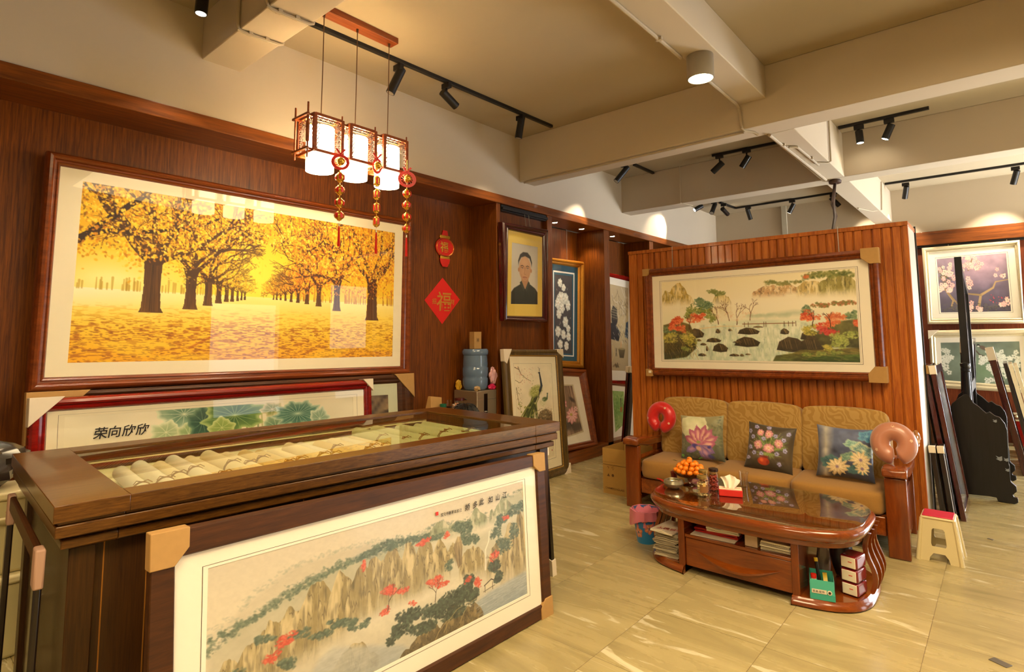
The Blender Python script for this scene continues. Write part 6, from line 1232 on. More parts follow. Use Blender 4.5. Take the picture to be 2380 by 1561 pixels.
# raised hand beside the head
hp = at_y(1062, 941, 3.66); palm = Vector((hp.x - .0, 3.66, .90)); m = MB(); 
skin_obj('hand', SKIN, pr_, [palm + Vector((0, 0, -.06)), palm + Vector((0, 0, -.02)), palm + Vector((-.03, .0, .02)), palm + Vector((-.045, 0, .045)), palm + Vector((-.012, 0, .03)), palm + Vector((-.018, 0, .06)), palm + Vector((.008, 0, .03)), palm + Vector((.01, 0, .058)), palm + Vector((.026, 0, .024)), palm + Vector((.034, 0, .048)), palm + Vector((-.035, -.01, -.02)), palm + Vector((-.055, -.014, .0))], [.022, .026, .009, .008, .009, .008, .009, .008, .008, .007, .01, .009], [(0, 1), (1, 2), (2, 3), (1, 4), (4, 5), (1, 6), (6, 7), (1, 8), (8, 9), (1, 10), (10, 11)], sub=1)
t = thing('low_stool', 'low dark stool under the person behind the counter', 'stool', (3.56, 3.52, 0)); MB().box(3.44, 3.70, 3.38, 3.66, .18, .205).build('seat', FR_DK, t, bevel=.005)
for x in (3.46, 3.66):
    for y in (3.40, 3.62): MB().box(x, x + .025, y, y + .025, 0, .18).build('leg', FR_DK, t)
# ---------------------------------------------------------------- sofa (own frame: x to the right, y towards the wall, z up)
S0 = Vector((4.683, 2.696, 0)); sd = (Vector((4.776, .576, 0)) - S0).normalized(); sv = Vector((-sd.y, sd.x, 0)); SM = Matrix(((sd.x, sv.x, 0, S0.x), (sd.y, sv.y, 0, S0.y), (0, 0, 1, 0), (0, 0, 0, 1)))
SW = (Vector((4.776, .576, 0)) - S0).length; SD = .74
FAB = plain('olive_gold_fabric', '9c7030', .85, var=.10, scale=60, sheen=.2, bump=.15); DAM = damask('gold_damask', 'a07832', 'b08a46', 8.)
sofa = thing('sofa', 'wooden three seat sofa with gold cushions before the batten wall', 'sofa', mat=SM)
AW = .138
for x0 in (0, SW - AW):
    m = MB(); m.box(x0 + .004, x0 + AW - .004, .0, .06, 0, .54); m.build('arm_post', REDV, sofa, local=True, bevel=.01, seg=3)
    x1 = x0 + AW; prof = [(-.035, .545), (-.03, .60), (.02, .612), (.10, .612), (.24, .588), (.42, .575), (SD, .57), (SD, .50), (.40, .505), (.20, .515), (.10, .535), (.02, .548)]
    MB().prism(prof, (AW + .012, 0, 0), (x0 - .006, 0, 0), (0, 1, 0), (0, 0, 1)).build('armrest', RED, sofa, local=True, bevel=.016, seg=4)
    MB().box(x0 + .01, x0 + AW - .01, SD - .07, SD, 0, .52).build('rear_post', REDV, sofa, local=True, bevel=.006)
    MB().box(x0 + .03, x0 + AW - .03, .06, SD - .07, .06, .40 if x0 else .30).box(x0 + .04, x0 + AW - .04, .06, SD - .07, .40, .5 if x0 else .42).build('side_panel', RED, sofa, local=True, bevel=.004)
MB().box(AW, SW - AW, .03, .075, .13, .26).build('front_rail', RED, sofa, local=True, bevel=.008)
MB().box(AW, SW - AW, .06, SD - .02, .20, .27).build('seat_base', RED, sofa, local=True)
MB().box(AW, SW - AW, SD - .06, SD, .20, .84).build('back_frame', RED, sofa, local=True, bevel=.008)
for x in (.78, SW - .82): MB().box(x, x + .06, .10, .16, 0, .2).build('leg', REDV, sofa, local=True)
def puff(n, hx, hy, hz, k=7., bulge=.12, M=None, dome=None):
    """soft block: rounded box whose faces swell a little"""
    m = MB(); m.M = M; N_ = n
    for ax in range(3):
        for s in (-1, 1):
            vs = []
            for i in range(N_ + 1):
                for j in range(N_ + 1):
                    p = [0, 0, 0]; p[ax] = s; a = -1 + 2 * i / N_; b = -1 + 2 * j / N_
                    a = math.sin(a * 1.5708) ; b = math.sin(b * 1.5708); p[(ax + 1) % 3] = a; p[(ax + 2) % 3] = b
                    w = (abs(p[0]) ** k + abs(p[1]) ** k + abs(p[2]) ** k) ** (1 / k); q = [c / w for c in p]
                    bu = 1 + bulge * (1 - a * a) * (1 - b * b); q[ax] *= bu; vs.append((q[0] * hx, q[1] * hy, q[2] * hz))
            f = [(i * (N_ + 1) + j, (i + 1) * (N_ + 1) + j, (i + 1) * (N_ + 1) + j + 1, i * (N_ + 1) + j + 1) for i in range(N_) for j in range(N_)]
            if s < 0: f = [q[::-1] for q in f]
            m.add(vs, f, True)
    return m
def weld(o):
    bm = bmesh.new(); bm.from_mesh(o.data); bmesh.ops.remove_doubles(bm, verts=bm.verts, dist=1e-5); bmesh.ops.recalc_face_normals(bm, faces=bm.faces); bm.to_mesh(o.data); bm.free(); return o
iw = SW - 2 * AW; cw = iw / 3
for k in range(3):
    xc = AW + cw * (k + .5)
    weld(puff(12, cw / 2 - .003, (SD - .16) / 2, .082, 9., .05, Matrix.Translation((xc, .02 + (SD - .16) / 2 - .02, .345))).build('seat_cushion', FAB, sofa, local=True))
    weld(puff(12, cw / 2 - .004, .075, .265, 13., .08, Matrix.Translation((xc, .585, .655)) @ Matrix.Rotation(math.radians(-11), 4, 'X')).build('back_cushion', DAM, sofa, local=True))

# ---------------------------------------------------------------- throw cushions and neck pillows
def throw(name, label, c, rx, tilt, yaw, size, fn, edge, seed=0):
    """c: middle of the cushion (world)"""
    t = thing(name, label, 'cushion', tuple(c)); n = 66; a = np.clip(fn(), 0, 1); H_, W_ = a.shape[:2]
    M = np.array(Matrix.Translation(c) @ Matrix.Rotation(yaw, 4, 'Z') @ Matrix.Rotation(tilt, 4, 'X') @ Matrix.Rotation(rx, 4, 'Y'))
    u = np.linspace(-1, 1, n); U, V = np.meshgrid(u, u); r = np.random.default_rng(seed); nz = fbm(n, n, 4, 4, r, 3) - .5
    th = .062 * ((1 - np.abs(U) ** 3.2).clip(0) ** .55) * ((1 - np.abs(V) ** 3.2).clip(0) ** .55) * (1 + .22 * nz * 2)
    pin = 1 - .07 * (1 - U ** 2) * 0; sx = U * (1 - .075 * (1 - V * V) * np.abs(U) ** 2 * 1) * size / 2; sz = -V * (1 - .075 * (1 - U * U) * np.abs(V) ** 2) * size / 2
    idx = (np.clip((V + 1) / 2 * (H_ - 1), 0, H_ - 1).astype(int), np.clip((U + 1) / 2 * (W_ - 1), 0, W_ - 1).astype(int)); col = a[idx]
    for s, nm in ((-1, 'printed_front'), (1, 'cushion_back')):
        P = np.stack([sx, s * th, sz, np.ones_like(U)], -1) @ M.T
        P = P[..., :3] if s < 0 else P[:, ::-1, :3]; cc = col if s < 0 else np.ones_like(col) * hexc(edge)
        grid_mesh(nm, P, cc, painted('cushion_print', .55, .3), t)
    return t
def sp(x, y, z): return SM @ Vector((x, y, z))
syaw = math.atan2(sd.y, sd.x)
throw('throw_cushion', 'square cushion printed with a big pink lotus flower', at_x(1632, 1017, 5.02) , math.radians(-4), math.radians(-14), syaw, .395, art_cush_lotus, '5c5438', 1)
throw('throw_cushion', 'dark square cushion printed with a flower vase', at_x(1790, 1040, 5.01), math.radians(4), math.radians(-16), syaw, .375, art_cush_vase, '3c3020', 2)
throw('throw_cushion', 'blue square cushion printed with lotus leaves and pale water lilies', at_x(1964, 1052, 5.02), math.radians(1), math.radians(-14), syaw, .39, art_cush_blue, '2c3040', 3)
def neck(label, c, yaw, tilt, roll, R, r, mt, spots, gap=.22):
    t = thing('neck_pillow', label, 'neck pillow', tuple(c)); M = Matrix.Translation(c) @ Matrix.Rotation(yaw, 4, 'Z') @ Matrix.Rotation(tilt, 4, 'X') @ Matrix.Rotation(roll, 4, 'Y')
    n = 40; pts = []; rad = []
    for i in range(n + 1):
        q = i / n; a = math.radians(-90) + gap / 2 + (2 * math.pi - gap) * q; pts.append(M @ Vector((R * math.cos(a), 0, R * 1.08 * math.sin(a)))); e = min(q, 1 - q); rad.append(r * (1 + .12 * math.sin(q * math.pi)) * (min(1, math.sqrt(max(0., 1 - (1 - min(1, e / .05)) ** 2)) + .04)))
    MB().tube(pts, r, 22, rad=rad).build('padded_ring', mt, t, sharp=80)
    m = MB(); rr_ = random.Random(7)
    for (ang, off) in spots:
        a = math.radians(ang); ctr = Vector((R * math.cos(a), 0, R * 1.08 * math.sin(a))); dr = Vector((math.cos(a), 0, math.sin(a))); 
        s = ctr + dr * off * r + Vector((0, -math.sqrt(1 - off * off) * r * 1.06, 0)); nn_ = (dr * off + Vector((0, -math.sqrt(1 - off * off), 0))).normalized(); tx = nn_.cross(Vector((0, 0, 1))).normalized(); ty = tx.cross(nn_)
        for k in range(5):
            b_ = k * 1.2566; d_ = tx * math.cos(b_) + ty * math.sin(b_); e_ = tx * -math.sin(b_) + ty * math.cos(b_)
            q = [s, s + d_ * .007 + e_ * .004, s + d_ * .013, s + d_ * .007 - e_ * .004]; m.add([M @ (v + nn_ * .0035) for v in q], [(0, 1, 2, 3)])
    m.build('embroidered_flower', plain('pale_embroidery', 'ecc8a8', .6, var=.2), t)
    e0, e1 = pts[0], pts[-1]; MB().tube([e0, (e0 + e1) / 2 + Vector((0, 0, -.012)), e1], .005, 6).ball(tuple(e0.lerp(e1, .3)), .011, 10).ball(tuple(e0.lerp(e1, .7)), .011, 10).build('tie', mt, t)
SATR = plain('red_satin', 'd01414', .32, var=.08, sheen=.4, coat=.2); SATP = plain('dusty_pink_satin', 'b4765c', .34, var=.08, sheen=.4, coat=.2)
cR = at_x(1537, 970, 5.08); neck('red satin neck pillow standing on the left sofa arm', cR, syaw, math.radians(-8), math.radians(4), .085, .052, SATR, [(60, .3), (-20, .4), (190, .5)])
cP = at_x(2077, 1031, 4.98); neck('dusty pink satin neck pillow on the right sofa arm', cP, syaw, math.radians(-14), math.radians(-8), .083, .058, SATP, [(80, .5), (5, .5), (200, .5), (50, .8)])
crumple('plastic_bag', 'clear brown plastic bag poking out behind the pink neck pillow', 'plastic bag', tuple(at_x(2126, 1018, 5.12) - Vector((0, 0, .05))), .06, .035, .045, plain('amber_film', 'a87444', .2, var=.4, coat=.5), 31, .35)

# ---------------------------------------------------------------- coffee table
TC = Vector((4.015, 1.335, 0)); ct = thing('coffee_table', 'low lacquered wooden coffee table with a glass sheet on top', 'coffee table', tuple(TC))
def sup(a, b, n=72, k=3.3):
    o = []
    for i in range(n):
        q = 2 * math.pi * i / n; c, s = math.cos(q), math.sin(q); w = (abs(c) ** k + abs(s) ** k) ** (-1 / k); o.append((a * c * w, b * s * w))
    return o
def rings(prof, a, b, mt, name, parent=ct, root=None, n=96, smooth=True, c=TC, cut=None):
    m = MB(); vs = []
    for d, z in prof: vs += [(c.x + x, c.y + (y if cut is None else (max(y, cut[0]) if cut[1] > 0 else min(y, cut[0]))), z) for x, y in sup(a + d, b + d, n)]
    f = [(r_ * n + i, r_ * n + (i + 1) % n, (r_ + 1) * n + (i + 1) % n, (r_ + 1) * n + i) for r_ in range(len(prof) - 1) for i in range(n)]
    m.add(vs, f, smooth); k = len(m.v); m.f += [tuple(range(n - 1, -1, -1)), tuple((len(prof) - 1) * n + i for i in range(n))]; m.sm += [False, False]; return m.build(name, mt, parent, root=root, sharp=50)
rings([(-.02, .365), (-.012, .369), (-.006, .378), (.004, .392), (.012, .408), (.010, .424), (-.004, .436), (-.012, .4385)], .435, .655, RED, 'table_top')
rings([(-.02, .4388), (-.012, .4392), (-.012, .4468), (-.02, .4475)], .435, .655, glass('table_glass', (.9, .93, .88, 1), 1.6, 0, .05), 'glass_sheet')
rings([(-.05, .328), (-.035, .335), (-.03, .365)], .435, .655, RED, 'apron')
for cut_, sg_ in ((1.675, 1), (1.027, -1)): rings([(-.025, 0), (-.012, .008), (-.012, .022), (-.024, .034), (-.03, .044), (-.034, .05)], .425, .685, RED, 'plinth', cut=(cut_ - TC.y, sg_))
X0, X1 = 3.642, 4.385
for y0 in (1.675, .985):
    MB().box(X0, X1, y0 - .0, y0 + .042, .0, .37).build('divider_panel', REDV, ct, bevel=.005)
for (ya, yb) in ((1.675, .985 + .042),):
    MB().box(X0 + .012, X1 - .01, yb, ya, .225, .245).build('shelf', RED, ct, bevel=.003)
    dr = MB().box(X0 + .02, X0 + .045, yb + .001, ya - .001, .045, .222).build('drawer_front', RED, ct, bevel=.004)
    m = MB(); n = 26; vs = []; yc = (ya + yb) / 2
    for i in range(n + 1):
        q = i / n; yy = yb + .06 + (ya - yb - .12) * q; w = math.sin(q * math.pi); sag = .155 - .06 * w; th = .003 + .022 * w
        for (dx, dz) in ((0, th), (-.040 * w - .001, th * .1), (-.036 * w - .001, -th * .5), (0, -th * .75)): vs.append((X0 + .0205 + dx, yy, sag + dz))
    m.add(vs, [(4 * i + j, 4 * i + j + 1, 4 * i + j + 5, 4 * i + j + 4) for i in range(n) for j in range(3)], True); m.build('crescent_grip', RED, dr, root=ct, sharp=25)
    MB().box(X0 + .03, X1, yb, ya, .06, .075).box(X1 - .03, X1 - .01, yb, ya, .06, .36).build('back_board', REDV, ct)
# curved slats at both ends
for side, yb_, nm in ((1, 1.945, 'left'), (-1, .717, 'right')):
    for k in range(4):
        q = (k + .5) / 4; x = 3.84 + .38 * q + (.09 if side < 0 else 0); m = MB(); pts = []
        for i in range(13):
            z = .04 + .335 * i / 12; w = math.sin(i / 12 * 6.283) * .022; yo = yb_ + side * (.03 + w + .008 * (1 - abs(q - .5) * 2)); pts.append((yo, z))
        pl = [(y_ - .016, z) for y_, z in pts] + [(y_ + .016, z) for y_, z in reversed(pts)]
        nf = len(pts)
        for i in range(nf - 1):
            a0, a1 = pts[i], pts[i + 1]; m.hexa([(x - .011, a0[0] - .013, a0[1]), (x + .011, a0[0] - .013, a0[1]), (x + .011, a0[0] + .013, a0[1]), (x - .011, a0[0] + .013, a0[1])], [(x - .011, a1[0] - .013, a1[1]), (x + .011, a1[0] - .013, a1[1]), (x + .011, a1[0] + .013, a1[1]), (x - .011, a1[0] + .013, a1[1])])
        weld(m.build('curved_slat', REDV, ct))

# ---------------------------------------------------------------- things on the table
TZ = .4478
p = at_z(1566, 1133, TZ)
t = thing('metal_bowl', 'round pewter ash bowl at the left end of the coffee table', 'bowl', (p.x, p.y, TZ)); 
MB().lathe([(.0001, TZ), (.035, TZ), (.062, TZ + .018), (.070, TZ + .036), (.064, TZ + .054), (.050, TZ + .060), (.046, TZ + .056), (.055, TZ + .04), (.04, TZ + .015), (.0001, TZ + .012)], 36, (p.x, p.y, 0)).build('bowl', plain('pewter', 'b8b096', .3, .8, .25, 90), t)
p = at_z(1560, 1118, TZ); t = thing('tea_cup', 'small dark red tea cup behind the pewter bowl', 'cup', (p.x + .05, p.y, TZ)); MB().lathe([(.0001, TZ), (.02, TZ), (.026, TZ + .06), (.024, TZ + .06), (.018, TZ + .008), (.0001, TZ + .008)], 24, (p.x + .05, p.y, 0)).build('cup', plain('oxblood_glaze', '6c2010', .2, coat=.6), t)
a, b = at_z(1528, 1113, TZ), at_z(1545, 1121, TZ); t = thing('red_strip', 'thin red plastic strip lying by the tea cup', 'strip', tuple((a + b) / 2)); MB().tube([a + Vector((0, 0, .005)), (a + b) / 2 + Vector((.0, 0, .008)), b + Vector((0, 0, .005))], .006, 8).build('strip', REDP, t)
# glass fruit stand with small tangerines
fp = at_z(1606, 1122, TZ); fx, fy = 4.07, 1.81
t = thing('fruit_stand', 'dark glass pedestal bowl heaped with tangerines', 'bowl', (fx, fy, TZ)); DG = glass('smoked_glass', (.62, .45, .3, 1), 1.5, .02, .06)
MB().lathe([(.0001, TZ), (.05, TZ), (.052, TZ + .006), (.02, TZ + .016), (.014, TZ + .03), (.02, TZ + .045), (.05, TZ + .055), (.09, TZ + .068), (.122, TZ + .098), (.118, TZ + .099), (.085, TZ + .072), (.04, TZ + .062), (.0001, TZ + .06)], 32, (fx, fy, 0)).build('bowl', DG, t)
OR = plain('tangerine_peel', 'f08410', .4, var=.12, scale=60, bump=.1); STEM = plain('stem_green', '4c5c20', .6); LEAF = plain('leaf_green', '3c6420', .45, var=.3)
m0 = thing('tangerine', 'small orange tangerine heaped on the pedestal bowl', 'tangerine', (fx, fy, TZ + .09), group='tangerines heaped on the pedestal bowl')
pe = MB(); pr2 = [(.0001, .9), (.004, .93), (.01, 1.), (.6, .72), (.95, .25), (1., -.02), (.9, -.45), (.55, -.82), (.1, -.95), (.0001, -.94)]
R_ = .0205; pe.lathe([(r_ * R_, z_ * R_ * .9) for r_, z_ in pr2], 18); peel = pe.build('peel', OR, m0, local=True); MB().lathe([(.0001, R_ * .9), (.0035, R_ * .88), (.0025, R_ * .8), (.0001, R_ * .8)], 8).build('stem', STEM, m0, local=True)
ro = random.Random(21); spots_ = []
for (z, rad, n) in ((.104, .093, 13), (.104, .050, 7), (.130, .078, 11), (.134, .034, 5), (.154, .050, 7), (.160, .0, 1), (.176, .024, 2)):
    for k in range(n): a = 6.283 * k / n + z * 20; spots_.append((fx + rad * math.cos(a) + ro.uniform(-.004, .004), fy + rad * math.sin(a) + ro.uniform(-.004, .004), TZ + z + ro.uniform(-.003, .003)))
for i, s_ in enumerate(spots_):
    o = m0 if i == 0 else copy_tree(m0); o.location = s_; o.rotation_euler = (ro.uniform(-.9, .9), ro.uniform(-.9, .9), ro.uniform(0, 6)); o.scale = (1.,) * 3
for (dx, dy, dz, yaw_) in ((-.03, .03, .20, .5), (.0, -.02, .205, 2.), (.03, -.05, .185, -1.), (-.06, .06, .17, 2.6)):
    t = thing('tangerine_leaf', 'green leaf sticking out of the heap of tangerines', 'leaf', (fx + dx, fy + dy, TZ + dz), yaw_, group='green leaves among the tangerines'); MB().add([(0, 0, 0), (.012, .008, .006), (.03, .01, .014), (.045, 0, .012), (.03, -.01, .012), (.012, -.008, .005), (.025, 0, .008)], [(0, 1, 6), (1, 2, 6), (2, 3, 6), (3, 4, 6), (4, 5, 6), (5, 0, 6)]).build('blade', LEAF, t, local=True)
def jar(label, px, py, r, h, lidm, fill, labelled=False, seed=1, back=0., xy=None):
    p = at_z(px, py, TZ); x, y = xy if xy else (p.x, p.y)
    t = thing('glass_jar', label, 'jar', (x, y, TZ)); MB().lathe([(.0001, TZ + .001), (r * .92, TZ + .001), (r, TZ + .012), (r, TZ + h * .72), (r * .8, TZ + h * .84), (r * .8, TZ + h * .9)], 32, (x, y, 0)).build('jar', GLASSC, t)
    MB().lathe([(.0001, TZ + h * .865), (r * .86, TZ + h * .865), (r * .88, TZ + h * .88), (r * .88, TZ + h * .985), (r * .82, TZ + h), (.0001, TZ + h)], 32, (x, y, 0)).build('lid', lidm, t, sharp=40)
    m = MB(); q = random.Random(seed); col, sz, flat = fill
    for k in range(170):
        a = q.uniform(0, 6.28); rr__ = (r - sz - .002) * math.sqrt(q.random()); m.ball((x + rr__ * math.cos(a), y + rr__ * math.sin(a), TZ + .006 + q.uniform(0, h * .62)), sz, 8, 1., .8, flat)
    o = m.build('contents', col, t); o['kind'] = 'stuff'
    if labelled:
        m = MB(); cdir = math.atan2(-y, -x) ; vs = []
        for j in range(2):
            for i in range(9): a = cdir + (i / 8 - .5) * 1.5 + .35; vs.append((x + (r + .0012) * math.cos(a), y + (r + .0012) * math.sin(a), TZ + (.22, .6)[j] * h))
        m.add(vs, [(i, i + 1, i + 10, i + 9) for i in range(8)], True); lb = m.build('paper_label', plain('brown_label', '8a5a28', .6, var=.2), t); 
        m = MB(); vs = []
        for j in range(2):
            for i in range(5): a = cdir + (i / 4 - .5) * .5 + .35; vs.append((x + (r + .0018) * math.cos(a), y + (r + .0018) * math.sin(a), TZ + (.52, .68)[j] * h))
        m.add(vs, [(i, i + 1, i + 6, i + 5) for i in range(4)], True); m.build('label_crest', plain('gold_label', 'd8b060', .5, var=.2), lb, root=t)
    return t
NUT = plain('pale_nuts', 'd8c088', .5, var=.25, scale=50); RDT = plain('dark_dates', '8c2810', .4, var=.5, scale=40)
jar('clear jar of pale nuts with gold lid and brown label in front', 1633, 1152, .038, .135, plain('gold_lid', 'a88a4c', .35, .6), (NUT, .007, .7), True, 1)
jar('taller clear jar with gold lid behind the labelled jar', 1622, 1128, .037, .155, plain('gold_lid', 'a88a4c', .35, .6), (plain('amber_nuts', 'c08040', .5, var=.4), .008, .7), False, 2, xy=(3.937, 1.652))
jar('clear jar with black lid and dark dried fruit', 1661, 1128, .037, .15, plain('dark_lid', '2c1814', .35), (RDT, .009, .8), False, 3, xy=(4.045, 1.625))
# tissue pack
p = at_z(1698, 1150, TZ); t = thing('tissue_box', 'red and white tissue box with a tissue pulled out', 'tissue box', (p.x, p.y, TZ)); M = Matrix.Translation((p.x, p.y, TZ)) @ Matrix.Rotation(math.radians(-68), 4, 'Z'); m = MB(); m.M = M
m.box(-.075, .075, -.045, .045, 0, .045); m.build('box_body', plain('red_print_card', 'd42014', .4, var=.1), t, bevel=.005); m = MB(); m.M = M; m.add([(-.072, -.044, .0455), (.072, -.044, .0455), (.072, .043, .0465), (-.072, .043, .0465)], [(0, 1, 2, 3)]); m.add([(-.0755, -.04, .005), (-.0755, .04, .005), (-.0755, .04, .04), (-.0755, -.04, .04)], [(0, 1, 2, 3)]); m.build('white_print', plain('tissue_white_card', 'f0dcc0', .5), t)
rt = M.to_3x3() @ Vector((1, 0, 0)); up2 = M.to_3x3() @ Vector((0, 1, 0)); lettering(t, '面巾纸 抽取式', M @ Vector((-.05, -.005, .0475)), rt, up2, .018, REDP); lettering(t, '原木纯品', M @ Vector((-.03, -.032, .0472)), rt, up2, .015, REDP)
m = MB(); vs = []; rq = random.Random(2)
for j in range(9):
    for i in range(13):
        u_ = i / 12 - .5; v_ = j / 8; w = .03 + .035 * v_; vs.append(M @ Vector((u_ * 2 * w + .012 * v_ * math.sin(v_ * 3), .012 * math.sin(u_ * 14 + v_ * 2) * (1 - v_ * .3) + .02 * v_, .045 + .085 * v_ - .02 * v_ * abs(u_) * 2 - (.012 if i > 9 else 0) * v_)))
m.add(vs, [(j * 13 + i, j * 13 + i + 1, (j + 1) * 13 + i + 1, (j + 1) * 13 + i) for j in range(8) for i in range(12)], True); m.build('tissue', plain('tissue_paper', 'f4e8d4', .9), t)
p = at_z(1727, 1131, TZ); t = thing('plastic_cup', 'clear ribbed plastic cup behind the tissue box', 'cup', (p.x + .02, p.y, TZ)); MB().lathe([(.0001, TZ + .001), (.025, TZ + .001), (.026, TZ + .03), (.03, TZ + .06), (.034, TZ + .098), (.0365, TZ + .1), (.036, TZ + .103), (.032, TZ + .1), (.028, TZ + .06), (.024, TZ + .003)], 28, (p.x + .02, p.y, 0)).build('cup', glass('clear_plastic', (.97, .96, .94, 1), 1.0, .08, .13), t)

# ---------------------------------------------------------------- things on the table shelves
NEWS = plain('newsprint', '988c76', .85, var=.12, scale=30); NEWS2 = plain('newsprint_pale', 'b8ac92', .85, var=.15, scale=40); PPR = plain('white_paper', 'e6dcc6', .7, var=.05)
def slab(name, label, cat, cx, cy, z, w, d, h, yaw, mt, group=None, wavy=.003, folds=3, seed=0):
    t = thing(name, label, cat, (cx, cy, z), yaw, group=group); q = random.Random(seed); m = MB(); n = 10
    for f in range(folds):
        z0 = h * f / folds; z1 = h * (f + 1) / folds - h * .12 / folds; ox, oy = q.uniform(-.006, .006), q.uniform(-.006, .006); vs = []; ph = q.uniform(0, 6)
        for i in range(n + 1):
            x = -w / 2 + w * i / n; dz = wavy * math.sin(i * .9 + ph); 
            for (yy, zz) in ((-d / 2, z0), (d / 2, z0), (d / 2, z1), (-d / 2, z1)): vs.append((x + ox, yy + oy, max(0.0005, zz + dz * (z0 > 0 or zz > z0))))
        m.add(vs, [(4 * i + a, 4 * i + (a + 1) % 4, 4 * i + 4 + (a + 1) % 4, 4 * i + 4 + a) for i in range(n) for a in range(4)] + [(0, 1, 2, 3), (4 * n + 3, 4 * n + 2, 4 * n + 1, 4 * n)])
    m.build('sheets', mt, t, local=True); return t
rz = random.Random(5); z = .051
for k in range(9):
    h_ = rz.uniform(.013, .019); lab = ('lowest folded newspaper of the pile at the left table end' if k == 0 else 'folded newspaper inside the pile at the left table end')
    slab('newspaper', lab, 'newspaper', 3.81 + rz.uniform(-.008, .008), 1.828 + rz.uniform(-.006, .006), z, .165, .24, h_, math.pi / 2 + rz.uniform(-.05, .05), NEWS if k % 2 else NEWS2, 'newspapers piled at the left table end', .002, 3, k); z += h_ + .0012
t = slab('newspaper', 'topmost newspaper of the pile with red headline characters', 'newspaper', 3.79, 1.832, z + .001, .165, .25, .012, math.pi / 2 - .1, PPR, None, .004, 2, 20); lettering(t, '人民日报', (3.70, 1.90, z + .0185), (.1, -1, 0), (1, .1, 0), .045, REDP)
zs = .2455
t = slab('folder', 'red plastic folder lying on the middle shelf of the table', 'folder', 3.83, 1.50, zs + .005, .28, .20, .026, math.pi / 2, plain('red_folder', 'c81810', .35), None, .004, 2, 3)
slab('paper_stack', 'white folded papers on top of a red folder in the shelf', 'paper', 3.79, 1.45, zs + .037, .20, .18, .024, math.pi / 2 + .12, PPR, None, .003, 2, 5)
slab('paper_stack', 'thin white papers jutting out under the red folder', 'paper', 3.76, 1.50, zs + .0003, .28, .18, .004, math.pi / 2 + .05, PPR, None, .0, 1, 6)
t = thing('tea_carton', 'small beige patterned carton standing in the table shelf', 'carton', (3.72, 1.262, zs)); MB().box(3.685, 3.80, 1.225, 1.300, zs + .0004, zs + .078).build('carton', plain('beige_marbled_card', 'c0a484', .6, var=.25, scale=14), t, bevel=.002)
z = zs
for k in range(5):
    h_ = rz.uniform(.009, .0125); slab('booklet', ('topmost booklet of the stack right of the beige carton' if k == 4 else 'pale booklet in the stack right of the beige carton'), 'booklet', 3.78 + rz.uniform(-.01, .01), 1.122 + rz.uniform(-.003, .003), z + .0005, .20, .165, h_, rz.uniform(-.04, .04) + math.pi / 2 * 0, [PPR, NEWS2][k % 2], None if k == 4 else 'booklets stacked right of the beige carton', .0008, 2, 40 + k); z += h_ + .001
slab('cloth_bag', 'crumpled grey brown bag lying on the booklets in the shelf', 'bag', 3.84, 1.125, z + .001, .17, .15, .014, .1, plain('grey_brown_cloth', '6c5444', .8, var=.2), None, .003, 2, 60)
# right end of the table
TEAL = plain('teal_card', '4cb8a4', .55, var=.03); bx = at_z(1908, 1375, .052)
M = Matrix.Translation((3.752, .897, .051)) @ Matrix.Rotation(math.radians(-75.5), 4, 'Z'); t = thing('teal_box', 'open teal cardboard box with pens at the right table end', 'box', (3.752, .897, .051))
m = MB(); m.M = M; w, d, h_ = .061, .085, .105
m.box(-w, w, -d, d, 0, .003); m.box(-w, w, -d, -d + .003, .003, h_); m.box(-w, w, d - .003, d, .003, h_); m.box(-w, -w + .003, -d + .003, d - .003, .003, h_); m.box(w - .003, w, -d + .003, d - .003, .003, h_); m.build('box_walls', TEAL, t)
m = MB(); m.M = M; m.box(-w - .002, w + .002, -d - .002, d + .002, 0, .032); m.build('lower_band', plain('dark_teal_card', '3aa896', .55), t)
m = MB(); m.M = M; m.box(-w + .008, w - .04, -d - .0032, -d - .002, .034, .056); m.build('paper_label', PPR, t); R3 = M.to_3x3(); lettering(t, '茶具-配件', M @ Vector((-w + .012, -d - .0036, .039)), R3 @ Vector((1, 0, 0)), (0, 0, 1), .014, INK)
m = MB(); m.M = M; m.tube([(w - .025, -d - .001, .045), (w - .025, -d - .0045, .045)], .012, 20); m.build('eyelet', PPR, t); m = MB(); m.M = M; m.tube([(w - .025, -d - .004, .045), (w - .025, -d - .0055, .045)], .007, 16); m.build('eyelet_hole', INK, t)
def inbox(name, label, cat, mb_pts, r, mt, cap=None):
    t = thing(name, label, cat, tuple(M @ Vector(mb_pts[0]))); m = MB(); m.M = M; m.tube(mb_pts, r, 12); m.build('barrel', mt, t)
    if cap: m = MB(); m.M = M; a, b = Vector(mb_pts[0]), Vector(mb_pts[-1]); m.tube([b, b + (b - a).normalized() * .02], r * 1.1, 12); m.build('cap', cap, t)
inbox('marker_pen', 'black marker with yellow ends leaning in the teal box', 'marker', [(-.005, -.02, .018), (-.022, .02, .17)], .009, plain('black_plastic', '161412', .4), plain('yellow_plastic', 'd8b81c', .4))
inbox('glue_stick', 'short glue stick with red cap in the teal box', 'glue stick', [(-.040, -.055, .012), (-.040, -.055, .105)], .014, PPR, REDP)
t = thing('tape_roll', 'roll of yellow tape standing in the teal box', 'tape', tuple(M @ Vector((.02, .03, .06)))); m = MB(); m.M = M @ Matrix.Translation((.022, .02, .060)) @ Matrix.Rotation(math.radians(86), 4, 'Y'); m.lathe([(.040, -.011), (.052, -.011), (.052, .011), (.040, .011), (.040, -.011)], 36); m.build('tape', plain('yellow_tape', 'd0b440', .4), t, sharp=30)
